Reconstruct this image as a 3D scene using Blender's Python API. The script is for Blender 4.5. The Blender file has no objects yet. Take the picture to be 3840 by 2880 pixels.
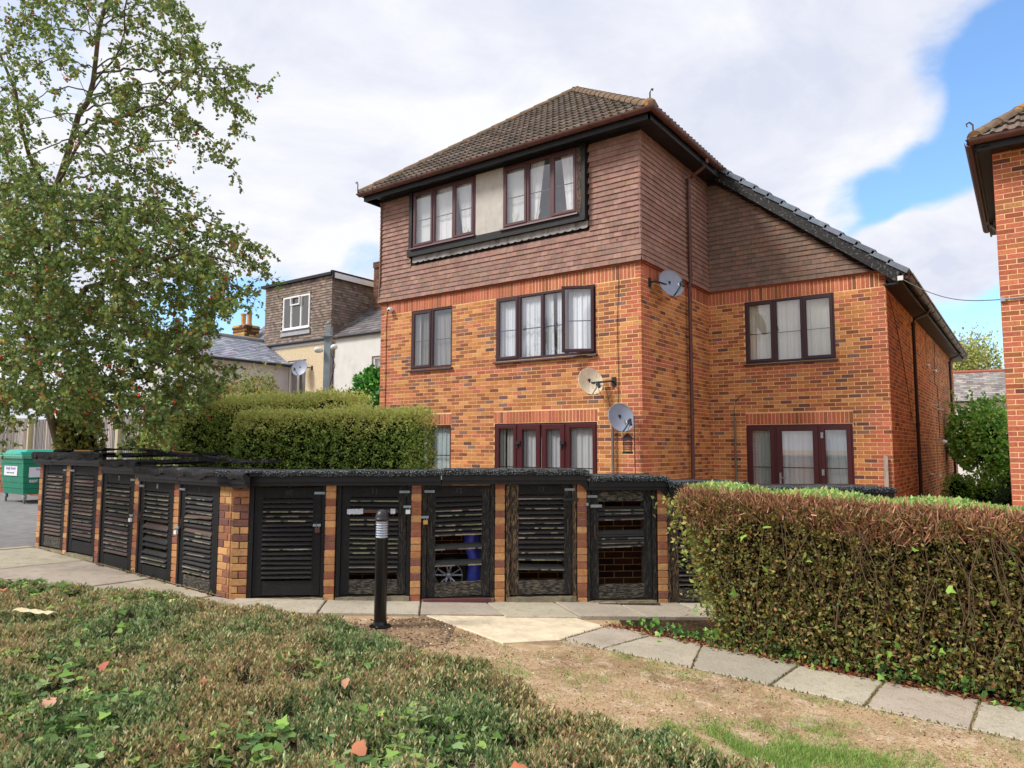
import bpy, math, random
import numpy as np
from mathutils import Matrix, Vector

R = random.Random(11)
NR = np.random.default_rng(11)
SC = bpy.context.scene
COL = SC.collection

# ------------------------------------------------------------------ camera
CAM = np.array([5.3418, -11.1302, 1.6565])
RX = Vector((0.80824, 0.58884, 0.00309)); UX = Vector((0.04915, -0.07268, 0.99614)); FX = Vector((-0.58679, 0.80497, 0.08769))
cd = bpy.data.cameras.new('camera'); cam = bpy.data.objects.new('camera', cd); COL.objects.link(cam)
cd.sensor_width = 36; cd.lens = 24.9; cd.clip_start = 0.05; cd.clip_end = 2000
mw = Matrix.Identity(4)
for i in range(3):
    mw[i][0] = RX[i]; mw[i][1] = UX[i]; mw[i][2] = -FX[i]; mw[i][3] = CAM[i]
cam.matrix_world = mw
SC.camera = cam
SC.view_settings.view_transform = 'Standard'; SC.view_settings.look = 'None'
SC.view_settings.exposure = 0.38; SC.view_settings.gamma = 1.0; SC.view_settings.use_curve_mapping = False
SC.cycles.max_bounces = 6; SC.cycles.transparent_max_bounces = 12; SC.cycles.diffuse_bounces = 3
SC.cycles.use_denoising = True

# ------------------------------------------------------------------ sky and sun
SUN_EL = math.radians(46); SUN_DIR = Vector((-0.62, -0.78, 0)).normalized()      # horizontal direction towards the sun
world = bpy.data.worlds.new('World'); SC.world = world; world.use_nodes = True
nt = world.node_tree; nt.nodes.clear()
def N(t, **k):
    n = nt.nodes.new(t)
    for a, b in k.items(): setattr(n, a, b)
    return n
def LK(a, b): nt.links.new(a, b)
sky = N('ShaderNodeTexSky', sky_type='NISHITA'); sky.sun_disc = False; sky.sun_elevation = SUN_EL
sky.sun_rotation = math.atan2(SUN_DIR.x, SUN_DIR.y); sky.air_density = 1.25; sky.dust_density = 0.6; sky.ozone_density = 1.8
tc = N('ShaderNodeTexCoord')
nrm = N('ShaderNodeVectorMath', operation='NORMALIZE'); LK(tc.outputs['Generated'], nrm.inputs[0])
sep = N('ShaderNodeSeparateXYZ'); LK(nrm.outputs[0], sep.inputs[0])
def math_(op, a, b=None, clamp=False):
    m = N('ShaderNodeMath', operation=op); m.use_clamp = clamp
    for i, v in enumerate((a, b)):
        if v is None: continue
        if isinstance(v, (int, float)): m.inputs[i].default_value = v
        else: LK(v, m.inputs[i])
    return m.outputs[0]
zz = math_('ADD', math_('MAXIMUM', sep.outputs[2], 0.0), 0.28)
px = math_('DIVIDE', sep.outputs[0], zz); py = math_('DIVIDE', sep.outputs[1], zz)
cmb = N('ShaderNodeCombineXYZ'); LK(px, cmb.inputs[0]); LK(py, cmb.inputs[1]); cmb.inputs[2].default_value = 3.7
n1 = N('ShaderNodeTexNoise'); n1.inputs['Scale'].default_value = 1.5; n1.inputs['Detail'].default_value = 12; n1.inputs['Roughness'].default_value = 0.6; n1.inputs['Distortion'].default_value = 0.25
LK(cmb.outputs[0], n1.inputs['Vector'])
n2 = N('ShaderNodeTexNoise'); n2.inputs['Scale'].default_value = 2.1; n2.inputs['Detail'].default_value = 12; n2.inputs['Roughness'].default_value = 0.6; n2.inputs['Distortion'].default_value = 0.4
LK(cmb.outputs[0], n2.inputs['Vector'])
bias = math_('ADD', n1.outputs[0], 0.15)
LOBES = [((-0.008, 0.888, 0.459), 6.5, 0.24), ((0.012, 0.905, 0.42), 4.5, 0.20), ((0.0, 0.93, 0.36), 4.5, 0.20), ((-0.03, 0.945, 0.315), 5.5, 0.22), ((-0.16, 0.94, 0.295), 3.6, 0.20), ((-0.10, 0.95, 0.30), 4.0, .18), ((-0.05, 0.985, 0.165), 6.5, 0.26), ((0.04, 0.985, 0.12), 6, 0.2),
         ((-0.80, 0.55, 0.225), 3.2, 0.15), ((-0.72, 0.64, 0.255), 2.6, 0.14), ((-0.851, 0.5, 0.15), 6.0, 0.26), ((-0.80, 0.58, 0.15), 4.0, 0.22),
         ((-0.06, 0.97, 0.243), 4.6, -0.36), ((-0.12, 0.965, 0.232), 3.6, -0.36), ((0.02, 0.965, 0.255), 4.5, -.30), ((-.5, .8, .35), 14, -.14), ((-.3, .85, .45), 16, -.10), ((-.78, .50, .38), 11, -.30), ((-.70, .60, .36), 6, -.20)]
for d, rad, st in LOBES:
    dv = Vector(d).normalized()
    dt = N('ShaderNodeVectorMath', operation='DOT_PRODUCT'); LK(nrm.outputs[0], dt.inputs[0]); dt.inputs[1].default_value = dv
    mr = N('ShaderNodeMapRange', interpolation_type='SMOOTHSTEP'); LK(dt.outputs['Value'], mr.inputs[0])
    mr.inputs[1].default_value = math.cos(math.radians(rad)); mr.inputs[2].default_value = math.cos(math.radians(rad * 0.15))
    mr.inputs[3].default_value = 0; mr.inputs[4].default_value = st
    bias = math_('SUBTRACT', bias, mr.outputs[0])
cov = N('ShaderNodeMapRange', interpolation_type='SMOOTHSTEP'); LK(bias, cov.inputs[0])
cov.inputs[1].default_value = 0.40; cov.inputs[2].default_value = 0.62; cov.inputs[3].default_value = 0.03; cov.inputs[4].default_value = 1.0
cr = N('ShaderNodeValToRGB'); LK(n2.outputs[0], cr.inputs[0])
cr.color_ramp.elements[0].position = 0.33; cr.color_ramp.elements[0].color = (0.56, 0.59, 0.70, 1)
cr.color_ramp.elements[1].position = 0.58; cr.color_ramp.elements[1].color = (0.76, 0.765, 0.80, 1)
tin = N('ShaderNodeVectorMath', operation='MULTIPLY'); LK(sky.outputs[0], tin.inputs[0]); tin.inputs[1].default_value = (0.95, 1.22, 1.5)
bs = N('ShaderNodeBackground'); LK(tin.outputs[0], bs.inputs[0]); bs.inputs[1].default_value = 0.13
bc = N('ShaderNodeBackground'); LK(cr.outputs[0], bc.inputs[0]); bc.inputs[1].default_value = 1.0
mx = N('ShaderNodeMixShader'); LK(cov.outputs[0], mx.inputs[0]); LK(bs.outputs[0], mx.inputs[1]); LK(bc.outputs[0], mx.inputs[2])
wo = N('ShaderNodeOutputWorld'); LK(mx.outputs[0], wo.inputs[0])

sl = bpy.data.lights.new('sun', 'SUN'); sl.energy = 3.0; sl.angle = math.radians(14); sl.color = (1.0, 0.955, 0.89)
so = bpy.data.objects.new('sun', sl); COL.objects.link(so)
sd = Vector((SUN_DIR.x * math.cos(SUN_EL), SUN_DIR.y * math.cos(SUN_EL), math.sin(SUN_EL)))
so.rotation_euler = sd.to_track_quat('Z', 'Y').to_euler(); so.location = (-20, -30, 40)

# ------------------------------------------------------------------ helpers: colour, materials
def lin(c):
    return tuple(((x / 255) / 12.92 if x / 255 <= 0.04045 else ((x / 255 + 0.055) / 1.055) ** 2.4) for x in c)
def vary(c, a=0.1):
    k = 1 + R.uniform(-a, a); return tuple(min(255, max(0, x * k * (1 + R.uniform(-a, a) * .3))) for x in c)

def M(name, col=None, rough=0.85, var=0.15, vs=6, det=5, bump=0.0, bs=60, spec=0.3, metal=0.0, patches=(), trans=0.0, stretch=None, coord='pos', coat=0.0):
    m = bpy.data.materials.new(name); m.use_nodes = True; t = m.node_tree; t.nodes.clear()
    def nn(ty, **k):
        n = t.nodes.new(ty)
        for a, b in k.items(): setattr(n, a, b)
        return n
    L = t.links.new
    out = nn('ShaderNodeOutputMaterial'); p = nn('ShaderNodeBsdfPrincipled')
    p.inputs['Roughness'].default_value = rough; p.inputs['Specular IOR Level'].default_value = spec; p.inputs['Metallic'].default_value = metal
    p.inputs['Coat Weight'].default_value = coat
    geo = nn('ShaderNodeNewGeometry'); pos = geo.outputs['Position']
    def mapped(st):
        if st is None: return pos
        v = nn('ShaderNodeVectorMath', operation='MULTIPLY'); L(pos, v.inputs[0]); v.inputs[1].default_value = st; return v.outputs[0]
    if col is None:
        at = nn('ShaderNodeAttribute', attribute_name='col'); c = at.outputs['Color']
    else:
        rgb = nn('ShaderNodeRGB'); rgb.outputs[0].default_value = (*lin(col), 1); c = rgb.outputs[0]
    if var > 0:
        n = nn('ShaderNodeTexNoise'); n.inputs['Scale'].default_value = vs; n.inputs['Detail'].default_value = det; L(mapped(stretch), n.inputs['Vector'])
        mr = nn('ShaderNodeMapRange'); L(n.outputs[0], mr.inputs[0]); mr.inputs[1].default_value = 0.3; mr.inputs[2].default_value = 0.7
        mr.inputs[3].default_value = 1 - var; mr.inputs[4].default_value = 1 + var
        v = nn('ShaderNodeVectorMath', operation='SCALE'); L(c, v.inputs[0]); L(mr.outputs[0], v.inputs['Scale']); c = v.outputs[0]
    for (pc, psc, th, soft, pst, amt) in patches:
        n = nn('ShaderNodeTexNoise'); n.inputs['Scale'].default_value = psc; n.inputs['Detail'].default_value = 7; n.inputs['Roughness'].default_value = 0.62; L(mapped(pst), n.inputs['Vector'])
        mr = nn('ShaderNodeMapRange'); L(n.outputs[0], mr.inputs[0]); mr.inputs[1].default_value = th; mr.inputs[2].default_value = th + soft; mr.inputs[3].default_value = 0; mr.inputs[4].default_value = amt
        mi = nn('ShaderNodeMix', data_type='RGBA'); L(mr.outputs[0], mi.inputs[0]); L(c, mi.inputs[6]); mi.inputs[7].default_value = (*lin(pc), 1); c = mi.outputs[2]
    L(c, p.inputs['Base Color'])
    if bump > 0:
        n = nn('ShaderNodeTexNoise'); n.inputs['Scale'].default_value = bs; n.inputs['Detail'].default_value = 4; L(mapped(stretch), n.inputs['Vector'])
        b = nn('ShaderNodeBump'); b.inputs['Strength'].default_value = bump; b.inputs['Distance'].default_value = 0.01; L(n.outputs[0], b.inputs['Height']); L(b.outputs[0], p.inputs['Normal'])
    if trans > 0:
        tr = nn('ShaderNodeBsdfTranslucent'); L(c, tr.inputs[0]); mxs = nn('ShaderNodeMixShader'); mxs.inputs[0].default_value = trans
        L(p.outputs[0], mxs.inputs[1]); L(tr.outputs[0], mxs.inputs[2]); L(mxs.outputs[0], out.inputs[0])
    else: L(p.outputs[0], out.inputs[0])
    return m

def glass_mat(name, tint=(0.98, 0.99, 1.0), refl=1.0):
    m = bpy.data.materials.new(name); m.use_nodes = True; t = m.node_tree; t.nodes.clear(); L = t.links.new
    o = t.nodes.new('ShaderNodeOutputMaterial'); tr = t.nodes.new('ShaderNodeBsdfTransparent'); tr.inputs[0].default_value = (*tint, 1)
    g = t.nodes.new('ShaderNodeBsdfGlossy'); g.inputs['Roughness'].default_value = 0.01; fr = t.nodes.new('ShaderNodeLayerWeight'); fr.inputs[0].default_value = .5
    pw = t.nodes.new('ShaderNodeMath'); pw.operation = 'POWER'; pw.inputs[1].default_value = 3.6; L(fr.outputs['Facing'], pw.inputs[0])
    ml = t.nodes.new('ShaderNodeMath'); ml.operation = 'MULTIPLY_ADD'; ml.use_clamp = True; ml.inputs[1].default_value = .85; ml.inputs[2].default_value = .19 * refl; L(pw.outputs[0], ml.inputs[0])
    mi = t.nodes.new('ShaderNodeMixShader'); L(ml.outputs[0], mi.inputs[0]); L(tr.outputs[0], mi.inputs[1]); L(g.outputs[0], mi.inputs[2]); L(mi.outputs[0], o.inputs[0])
    return m

m_brick = M('brick_clay', None, 0.9, 0.16, 26, 6, 0.35, 90, 0.2, patches=[((112, 76, 62), 17, 0.62, 0.10, None, 0.45), ((214, 180, 140), 30, 0.66, 0.08, None, 0.35), ((118, 80, 56), 0.7, 0.50, 0.22, (1.6, 1.6, .7), 0.35)])
m_mortar = M('mortar_buff', (238, 198, 146), 0.95, 0.14, 5, 5, 0.4, 160, 0.1)
m_mortar_d = M('mortar_grey_brown', (196, 156, 106), 0.95, 0.2, 5, 5, 0.4, 160, 0.1, patches=[((96, 84, 66), 3.5, 0.55, 0.15, None, 0.5)])
m_tile = M('clay_hanging_tile', None, 0.88, 0.13, 14, 6, 0.25, 70, 0.2, patches=[((104, 92, 82), 2.0, 0.55, 0.16, None, 0.4), ((196, 134, 66), 8, 0.68, 0.03, (1, 1, .7), 0.7)])
m_rooftile = M('concrete_roof_tile', None, 0.92, 0.22, 18, 6, 0.4, 80, 0.2, patches=[((66, 60, 52), 4, 0.56, 0.1, None, 0.6), ((184, 132, 56), 5, 0.68, 0.05, None, 0.7)])
m_ridge = M('lichened_ridge_tile', (116, 98, 80), 0.95, 0.25, 12, 6, 0.5, 60, 0.2, patches=[((186, 134, 62), 3.2, 0.58, 0.08, None, 0.6), ((88, 80, 66), 9, 0.55, 0.1, None, 0.6)])
m_slate = M('grey_slate', None, 0.75, 0.16, 10, 5, 0.2, 60, 0.35, patches=[((150, 140, 130), 6, 0.64, 0.08, None, 0.4)])
m_blackwood = M('black_painted_wood', (22, 22, 24), 0.55, 0.35, 20, 6, 0.5, 60, 0.4, patches=[((120, 108, 92), 9, 0.68, 0.03, (1, 1, 3), 0.7)])
PW = (98, 88, 74)
def wood(nm, th, amt, st, c=(20, 19, 21), pc=PW, ps=26):
    return M(nm, c, 0.62, 0.4, 14, 6, 0.7, 50, 0.35, patches=[(pc, ps, th, 0.035, st, amt), ((70, 84, 48), 6, 0.69, 0.08, None, 0.35)], stretch=st)
HST = (1, 1, 9); VST = (8, 8, 1)
m_slat = M('slat_paint', None, 0.6, 0.3, 30, 6, 0.6, 60, 0.4, patches=[((104, 96, 84), 34, 0.63, 0.04, (1, 1, 9), 0.6)], stretch=(1, 1, 6))
SLC = [((38, 36, 37), .25), ((40, 37, 37), .6), ((46, 42, 40), .8), ((86, 68, 62), .3)]
m_rail = [wood('rail_paint_sound', 0.61, 0.6, HST, (19, 19, 21)), wood('rail_paint_peeling', 0.51, 0.6, (1, 1, 6), (38, 35, 33), (132, 124, 106), 18)]
m_stile = [wood('stile_paint_sound', 0.62, 0.6, VST, (17, 17, 20)), wood('stile_paint_worn', 0.56, 0.6, (14, 14, 1), (22, 22, 24), (112, 102, 84), 14), wood('stile_bare_timber', 0.53, 0.75, (14, 14, 1), (30, 28, 28), (168, 134, 94), 16)]
m_felt = M('mineral_felt', (34, 36, 38), 0.95, 0.3, 30, 5, 0.9, 120, 0.2, patches=[((142, 150, 152), 75, 0.53, 0.05, None, 0.8), ((24, 24, 24), 5, 0.55, 0.1, None, 0.6)])
m_felt_old = M('old_torn_felt', (40, 40, 41), 0.9, 0.35, 16, 6, 1.0, 60, 0.3, patches=[((112, 106, 96), 9, 0.6, 0.08, None, 0.6)])
m_upvc = M('rosewood_upvc', (62, 36, 42), 0.42, 0.10, 30, 3, 0.1, 90, 0.45, stretch=(1, 1, .2))
m_updoor = M('mahogany_upvc', (74, 26, 32), 0.42, 0.12, 30, 3, 0.1, 90, 0.45, stretch=(1, 1, .2))
m_upold = M('faded_brown_upvc', (88, 54, 58), 0.45, 0.08, 30, 3, 0.1, 90, 0.45)
m_white = M('white_plastic', (228, 230, 230), 0.4, 0.03)
m_glass = glass_mat('window_glass')
m_curtain = M('net_curtain', None, 0.95, 0.03, 3, 2, spec=0.05, trans=0.12)
m_inter = M('room_plaster', (186, 182, 176), 0.95, 0.05)
m_gutter = M('brown_gutter_plastic', (92, 60, 54), 0.45, 0.2, 9, 5, 0.15, 60, 0.4, patches=[((130, 108, 92), 12, 0.62, 0.1, None, 0.4)])
m_gutter_d = M('black_gutter_plastic', (46, 34, 34), 0.45, 0.2, 9, 5, 0.1, 60, 0.4)
m_black = M('black_fascia_paint', (26, 26, 29), 0.5, 0.3, 9, 5, 0.2, 40, 0.4, patches=[((92, 84, 74), 12, 0.7, 0.03, (1, 1, 3), 0.5)])
m_barge = M('peeling_black_bargeboard', (36, 36, 38), 0.6, 0.3, 12, 5, 0.4, 60, 0.3, patches=[((124, 122, 118), 20, 0.56, 0.04, None, 0.6)])
m_panel = M('weathered_white_board', (192, 186, 178), 0.85, 0.08, 6, 5, 0.1, 40, patches=[((140, 124, 108), 8, 0.6, 0.1, (2, 2, .4), 0.4)])
m_lead = M('lead_sheet', (150, 152, 156), 0.6, 0.15, 10, 5, 0.1, 50, 0.4, patches=[((92, 90, 90), 5, 0.6, 0.1, None, 0.5)])
m_metal = M('galvanised_steel', (150, 160, 166), 0.45, 0.15, 14, 4, 0.05, 60, 0.5, metal=0.3)
m_dish = M('dish_grey_enamel', (142, 150, 168), 0.45, 0.06, 8, 3, 0, 60, 0.4)
m_dish_r = M('dish_cream_rusty', (226, 212, 184), 0.5, 0.08, 6, 3, 0, 60, 0.4, patches=[((190, 118, 66), 5, 0.56, 0.12, (5, 5, .8), 0.75)])
m_dark = M('dark_grey_plastic', (44, 46, 50), 0.5, 0.1, 20)
m_concrete = M('concrete_slab', None, 0.93, 0.10, 3.5, 9, 0.6, 70, 0.2, patches=[((118, 110, 96), 80, 0.57, 0.05, None, 0.5), ((140, 130, 112), 9, 0.55, 0.06, None, 0.45), ((120, 112, 100), 2.2, 0.56, 0.18, None, 0.45), ((232, 222, 204), 45, 0.64, 0.05, None, 0.5)])
m_step = M('rough_concrete', (140, 130, 108), 0.95, 0.25, 9, 7, 0.9, 70, 0.2, patches=[((84, 82, 62), 4, 0.55, 0.12, None, 0.6)])
m_tarmac = M('tarmac', (128, 126, 126), 0.95, 0.16, 5, 7, 0.5, 160, 0.2, patches=[((168, 164, 158), 70, 0.6, 0.05, None, 0.5)])
m_post = M('black_gloss_paint', (14, 14, 17), 0.28, 0.1, 20, 3, 0.03, 40, 0.5)
m_domem = M('black_satin_cast', (40, 40, 44), 0.42, 0.1, 20, 3, 0.1, 90, 0.5)
m_louvre = M('aluminium_louvre', (226, 230, 242), 0.45, 0.03, 10, 2, 0, 60, 0.5)
m_lens = glass_mat('clear_polycarbonate', (0.9, 0.92, 0.95), 0.8)
m_brass = M('brass_padlock', (202, 158, 84), 0.4, 0.1, metal=0.5)
m_rust = M('rusty_iron', (86, 62, 50), 0.8, 0.3, 30)
m_leaf = M('leaf', None, 0.5, 0.0, spec=0.35, trans=0.28)
m_dryleaf = M('dry_leaf', None, 0.75, 0.0, spec=0.2, trans=0.12)
m_bark = M('grey_bark', (104, 94, 80), 0.95, 0.3, 14, 6, 0.6, 50, 0.1)
m_twig = M('twig', None, 0.9, 0.0, spec=0.15)
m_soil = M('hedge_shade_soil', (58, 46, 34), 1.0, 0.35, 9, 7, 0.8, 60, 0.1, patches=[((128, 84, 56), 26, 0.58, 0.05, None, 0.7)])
m_render = M('white_render', (214, 214, 210), 0.95, 0.05, 3, 6, 0.2, 60, 0.1, patches=[((178, 176, 168), 1.6, 0.55, 0.15, (1, 1, .5), 0.5)])
m_pebble = M('cream_pebbledash', (214, 196, 164), 0.95, 0.12, 22, 6, 0.9, 40, 0.1)
m_fence = M('weathered_fence_board', None, 0.92, 0.14, 10, 6, 0.4, 40, 0.1, stretch=(6, 6, .6))

# ------------------------------------------------------------------ helpers: meshes and objects
def G(x, y):
    xc = (x - 5.3418) * .808 + (y + 11.1302) * .589
    return -0.016 - 0.03 * max(-11.5, min(6.0, xc))
def Gn(x, y): return -0.016 - 0.03 * np.clip((x - 5.3418) * .808 + (y + 11.1302) * .589, -11.5, 6.0)

class Fr:       # wall frame: s along the wall, d outwards, z up
    def __init__(s, o, a):
        s.o = Vector((o[0], o[1], 0)); s.a = Vector((a[0], a[1], 0)).normalized(); s.n = Vector((s.a.y, -s.a.x, 0))
        s.rot = Matrix((( s.a.x, -s.n.x, 0), (s.a.y, -s.n.y, 0), (0, 0, 1)))
    def p(s, u, d, z): return (s.o.x + s.a.x * u + s.n.x * d, s.o.y + s.a.y * u + s.n.y * d, z)
FW = Fr((0, 0), (1, 0))                 # world axes: d = -y
class MB:
    def __init__(s): s.v = []; s.f = []; s.c = []
    def add(s, vs, fs, c=None):
        b = len(s.v); s.v += [tuple(q) for q in vs]; s.f += [tuple(b + i for i in f) for f in fs]; s.c += [c or (1, 1, 1)] * len(fs); return s
    def box(s, fr, s0, s1, d0, d1, z0, z1, c=None):
        P = fr.p; vs = [P(s0, d1, z0), P(s1, d1, z0), P(s1, d1, z1), P(s0, d1, z1), P(s0, d0, z0), P(s1, d0, z0), P(s1, d0, z1), P(s0, d0, z1)]
        return s.add(vs, [(0, 1, 2, 3), (5, 4, 7, 6), (1, 5, 6, 2), (4, 0, 3, 7), (3, 2, 6, 7), (4, 5, 1, 0)], c)
    def quad(s, a, b, c_, d, c=None): return s.add([a, b, c_, d], [(0, 1, 2, 3)], c)
    def hexa(s, vs, c=None):       # front 0-3 ccw, back 4-7
        return s.add(vs, [(0, 1, 2, 3), (5, 4, 7, 6), (1, 5, 6, 2), (4, 0, 3, 7), (3, 2, 6, 7), (4, 5, 1, 0)], c)
    def ring(s, fr, s0, s1, z0, z1, w, d0, d1, bev=.01, c=None):
        o = [(s0, z0), (s1, z0), (s1, z1), (s0, z1)]; i = [(s0 + w, z0 + w), (s1 - w, z0 + w), (s1 - w, z1 - w), (s0 + w, z1 - w)]
        b = [(s0 + w - bev, z0 + w - bev), (s1 - w + bev, z0 + w - bev), (s1 - w + bev, z1 - w + bev), (s0 + w - bev, z1 - w + bev)]
        b0 = [(s0 + bev * .6, z0 + bev * .6), (s1 - bev * .6, z0 + bev * .6), (s1 - bev * .6, z1 - bev * .6), (s0 + bev * .6, z1 - bev * .6)]
        L = [(o, d0), (o, d1 - bev * .6), (b0, d1), (b, d1), (i, d1 - bev), (i, d0)]
        vs = [fr.p(u, d, z) for (pts, d) in L for (u, z) in pts]
        fs = [(4 * k + q, 4 * k + (q + 1) % 4, 4 * (k + 1) + (q + 1) % 4, 4 * (k + 1) + q) for k in range(5) for q in range(4)]
        return s.add(vs, fs, c)
    def tube(s, pts, r, n=8, c=None, cap=True):
        pts = [Vector(p) for p in pts]; rs = r if isinstance(r, (list, tuple)) else [r] * len(pts); vs = []
        for i, p in enumerate(pts):
            d = (pts[min(i + 1, len(pts) - 1)] - pts[max(i - 1, 0)]).normalized()
            u = d.cross(Vector((0, 0, 1)) if abs(d.z) < .9 else Vector((1, 0, 0))).normalized(); w = d.cross(u)
            vs += [p + (u * math.cos(2 * math.pi * k / n) + w * math.sin(2 * math.pi * k / n)) * rs[i] for k in range(n)]
        fs = [(i * n + k, i * n + (k + 1) % n, (i + 1) * n + (k + 1) % n, (i + 1) * n + k) for i in range(len(pts) - 1) for k in range(n)]
        if cap: fs += [tuple(range(n)), tuple((len(pts) - 1) * n + k for k in range(n))]
        return s.add(vs, fs, c)
    def lathe(s, o, prof, n=24, c=None, axis=None):    # prof: (radius, height)
        ax = Vector(axis).normalized() if axis else Vector((0, 0, 1)); u = ax.cross(Vector((0, 1, 0)) if abs(ax.y) < .9 else Vector((1, 0, 0))).normalized(); w = ax.cross(u); o = Vector(o)
        vs = [o + ax * h + (u * math.cos(2 * math.pi * k / n) + w * math.sin(2 * math.pi * k / n)) * r for r, h in prof for k in range(n)]
        return s.add(vs, [(i * n + k, i * n + (k + 1) % n, (i + 1) * n + (k + 1) % n, (i + 1) * n + k) for i in range(len(prof) - 1) for k in range(n)], c)
    def build(s, name, mat, parent=None, smooth=False, **props):
        me = bpy.data.meshes.new(name); off = rootloc(parent) if parent else Vector((0, 0, 0))
        me.from_pydata([(x - off.x, y - off.y, z - off.z) for x, y, z in s.v], [], s.f); me.materials.append(mat)
        a = me.attributes.new('col', 'FLOAT_COLOR', 'FACE'); a.data.foreach_set('color', np.array([(*c, 1) for c in s.c], dtype=np.float32).ravel())
        if smooth: me.polygons.foreach_set('use_smooth', [True] * len(me.polygons))
        me.update(); return link(name, me, parent, **props)
def rootloc(p):
    v = Vector((0, 0, 0))
    while p: v += p.location; p = p.parent
    return v
def link(name, data, parent=None, **props):
    o = bpy.data.objects.new(name, data); COL.objects.link(o)
    if parent: o.parent = parent
    for k, v in props.items(): o[k] = v
    return o
def thing(name, loc, label, cat, group=None):
    o = bpy.data.objects.new(name, None); COL.objects.link(o); o.location = loc; o.empty_display_size = .2
    o['label'] = label; o['category'] = cat
    if group: o['group'] = group
    return o
def smoothen(o, ang=40):
    me = o.data
    me.polygons.foreach_set('use_smooth', [True] * len(me.polygons))
    me.set_sharp_from_angle(angle=math.radians(ang)); return o
def arr_mesh(name, V, k, col, mat, parent=None, face=None, smooth=False, **props):
    """V (n,k,3): n separate pieces of k verts; face: list of index tuples (same length) or None for one polygon each; col (n,3)"""
    n = V.shape[0]; off = rootloc(parent) if parent else Vector((0, 0, 0)); V = (V.reshape(-1, 3) - np.array(off)).astype(np.float32)
    F = np.array(face if face else [list(range(k))]); m = F.shape[1]; nf = F.shape[0]
    idx = (np.arange(n)[:, None, None] * k + F[None]).reshape(-1).astype(np.int32)
    me = bpy.data.meshes.new(name); me.vertices.add(len(V)); me.vertices.foreach_set('co', V.ravel())
    me.loops.add(len(idx)); me.loops.foreach_set('vertex_index', idx); me.polygons.add(n * nf)
    me.polygons.foreach_set('loop_start', (np.arange(n * nf) * m).astype(np.int32)); me.update(calc_edges=True)
    a = me.attributes.new('col', 'FLOAT_COLOR', 'FACE'); C4 = np.ones((n, nf, 4), np.float32); C4[:, :, :3] = col[:, None, :]
    a.data.foreach_set('color', C4.ravel()); me.materials.append(mat)
    me.polygons.foreach_set('use_smooth', np.full(n * nf, bool(smooth)))
    me.validate(); return link(name, me, parent, **props)
BOXF = [(0, 1, 2, 3), (1, 5, 6, 2), (4, 0, 3, 7), (3, 2, 6, 7), (4, 5, 1, 0)]
LEAFK = 1.55
TPL = {
 'leaf': (np.array([(0, 0, 0), (.45, .30, .07), (1, 0, -.05), (.45, -.30, .07)]), [(0, 1, 2), (0, 2, 3)]),
 'narrow': (np.array([(0, 0, 0), (.5, .19, .05), (1, 0, .0), (.5, -.19, .05)]), [(0, 1, 2), (0, 2, 3)]),
 'blade': (np.array([(0, .05, 0), (0, -.05, 0), (1, 0, 0)]), [(0, 1, 2)]),
 'stick': (np.array([(0, .04, 0), (0, -.04, 0), (1, -.03, 0), (1, .03, 0)]), [(0, 1, 2, 3)]),
 'lobed': (np.array([(0, 0, 0), (.25, .18, .03), (.42, .46, .06), (.55, .24, .05), (.82, .34, .04), (1, 0, -.04), (.82, -.34, .04), (.55, -.24, .05), (.42, -.46, .06), (.25, -.18, .03)]), [(0, 1, 2, 3, 4, 5, 6, 7, 8, 9)]),
 'ivy': (np.array([(0, 0, 0), (.05, .38, .04), (.38, .52, .05), (.5, .25, .05), (1, 0, -.06), (.5, -.25, .05), (.38, -.52, .05), (.05, -.38, .04)]), [(0, 1, 2, 3, 4, 5, 6, 7)]),
}
def leaves(name, P, D, size, col, mat, parent=None, tpl='leaf', roll=None, **props):
    """P points, D main direction (tip) of each leaf, random roll round it"""
    if mat is m_leaf: col = np.clip(np.asarray(col) * LEAFK, 0, .75)
    n = len(P); D = D / (np.linalg.norm(D, axis=1, keepdims=True) + 1e-9)
    r = NR.normal(size=(n, 3)) if roll is None else roll + NR.normal(size=(n, 3)) * .45
    B = np.cross(D, r); B /= (np.linalg.norm(B, axis=1, keepdims=True) + 1e-9); Nn = np.cross(D, B)
    T, F = TPL[tpl]; V = P[:, None, :] + size[:, None, None] * (T[None, :, 0:1] * D[:, None] + T[None, :, 1:2] * B[:, None] + T[None, :, 2:3] * Nn[:, None])
    return arr_mesh(name, V, len(T), col, mat, parent, F, **props)
def pal(n, cols, w=None, a=.18):
    c = np.array([lin(c) for c in cols]); i = NR.choice(len(c), n, p=None if w is None else np.array(w) / sum(w))
    return np.clip(c[i] * (1 + NR.uniform(-a, a, (n, 1))) * (1 + NR.uniform(-.06, .06, (n, 3))), 0, 1)
def tubes_np(name, segs, sides, mat, col, parent=None, **props):
    """segs: list of (p0,p1,r0,r1)"""
    A = np.array([[*s[0], *s[1], s[2], s[3]] for s in segs], float); p0 = A[:, :3]; p1 = A[:, 3:6]; r0 = A[:, 6]; r1 = A[:, 7]
    d = p1 - p0; d /= np.linalg.norm(d, axis=1, keepdims=True) + 1e-9; ref = np.where(np.abs(d[:, 2:3]) < .9, [[0, 0, 1.]], [[1., 0, 0]])
    u = np.cross(d, ref); u /= np.linalg.norm(u, axis=1, keepdims=True); w = np.cross(d, u); an = np.arange(sides) * 2 * math.pi / sides
    ring = u[:, None] * np.cos(an)[None, :, None] + w[:, None] * np.sin(an)[None, :, None]
    V = np.concatenate([p0[:, None] + ring * r0[:, None, None], p1[:, None] + ring * r1[:, None, None]], axis=1)
    F = [(k, (k + 1) % sides, sides + (k + 1) % sides, sides + k) for k in range(sides)]
    return arr_mesh(name, V, 2 * sides, np.tile(np.array(lin(col)), (len(A), 1)), mat, parent, F, smooth=True, **props)

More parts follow.
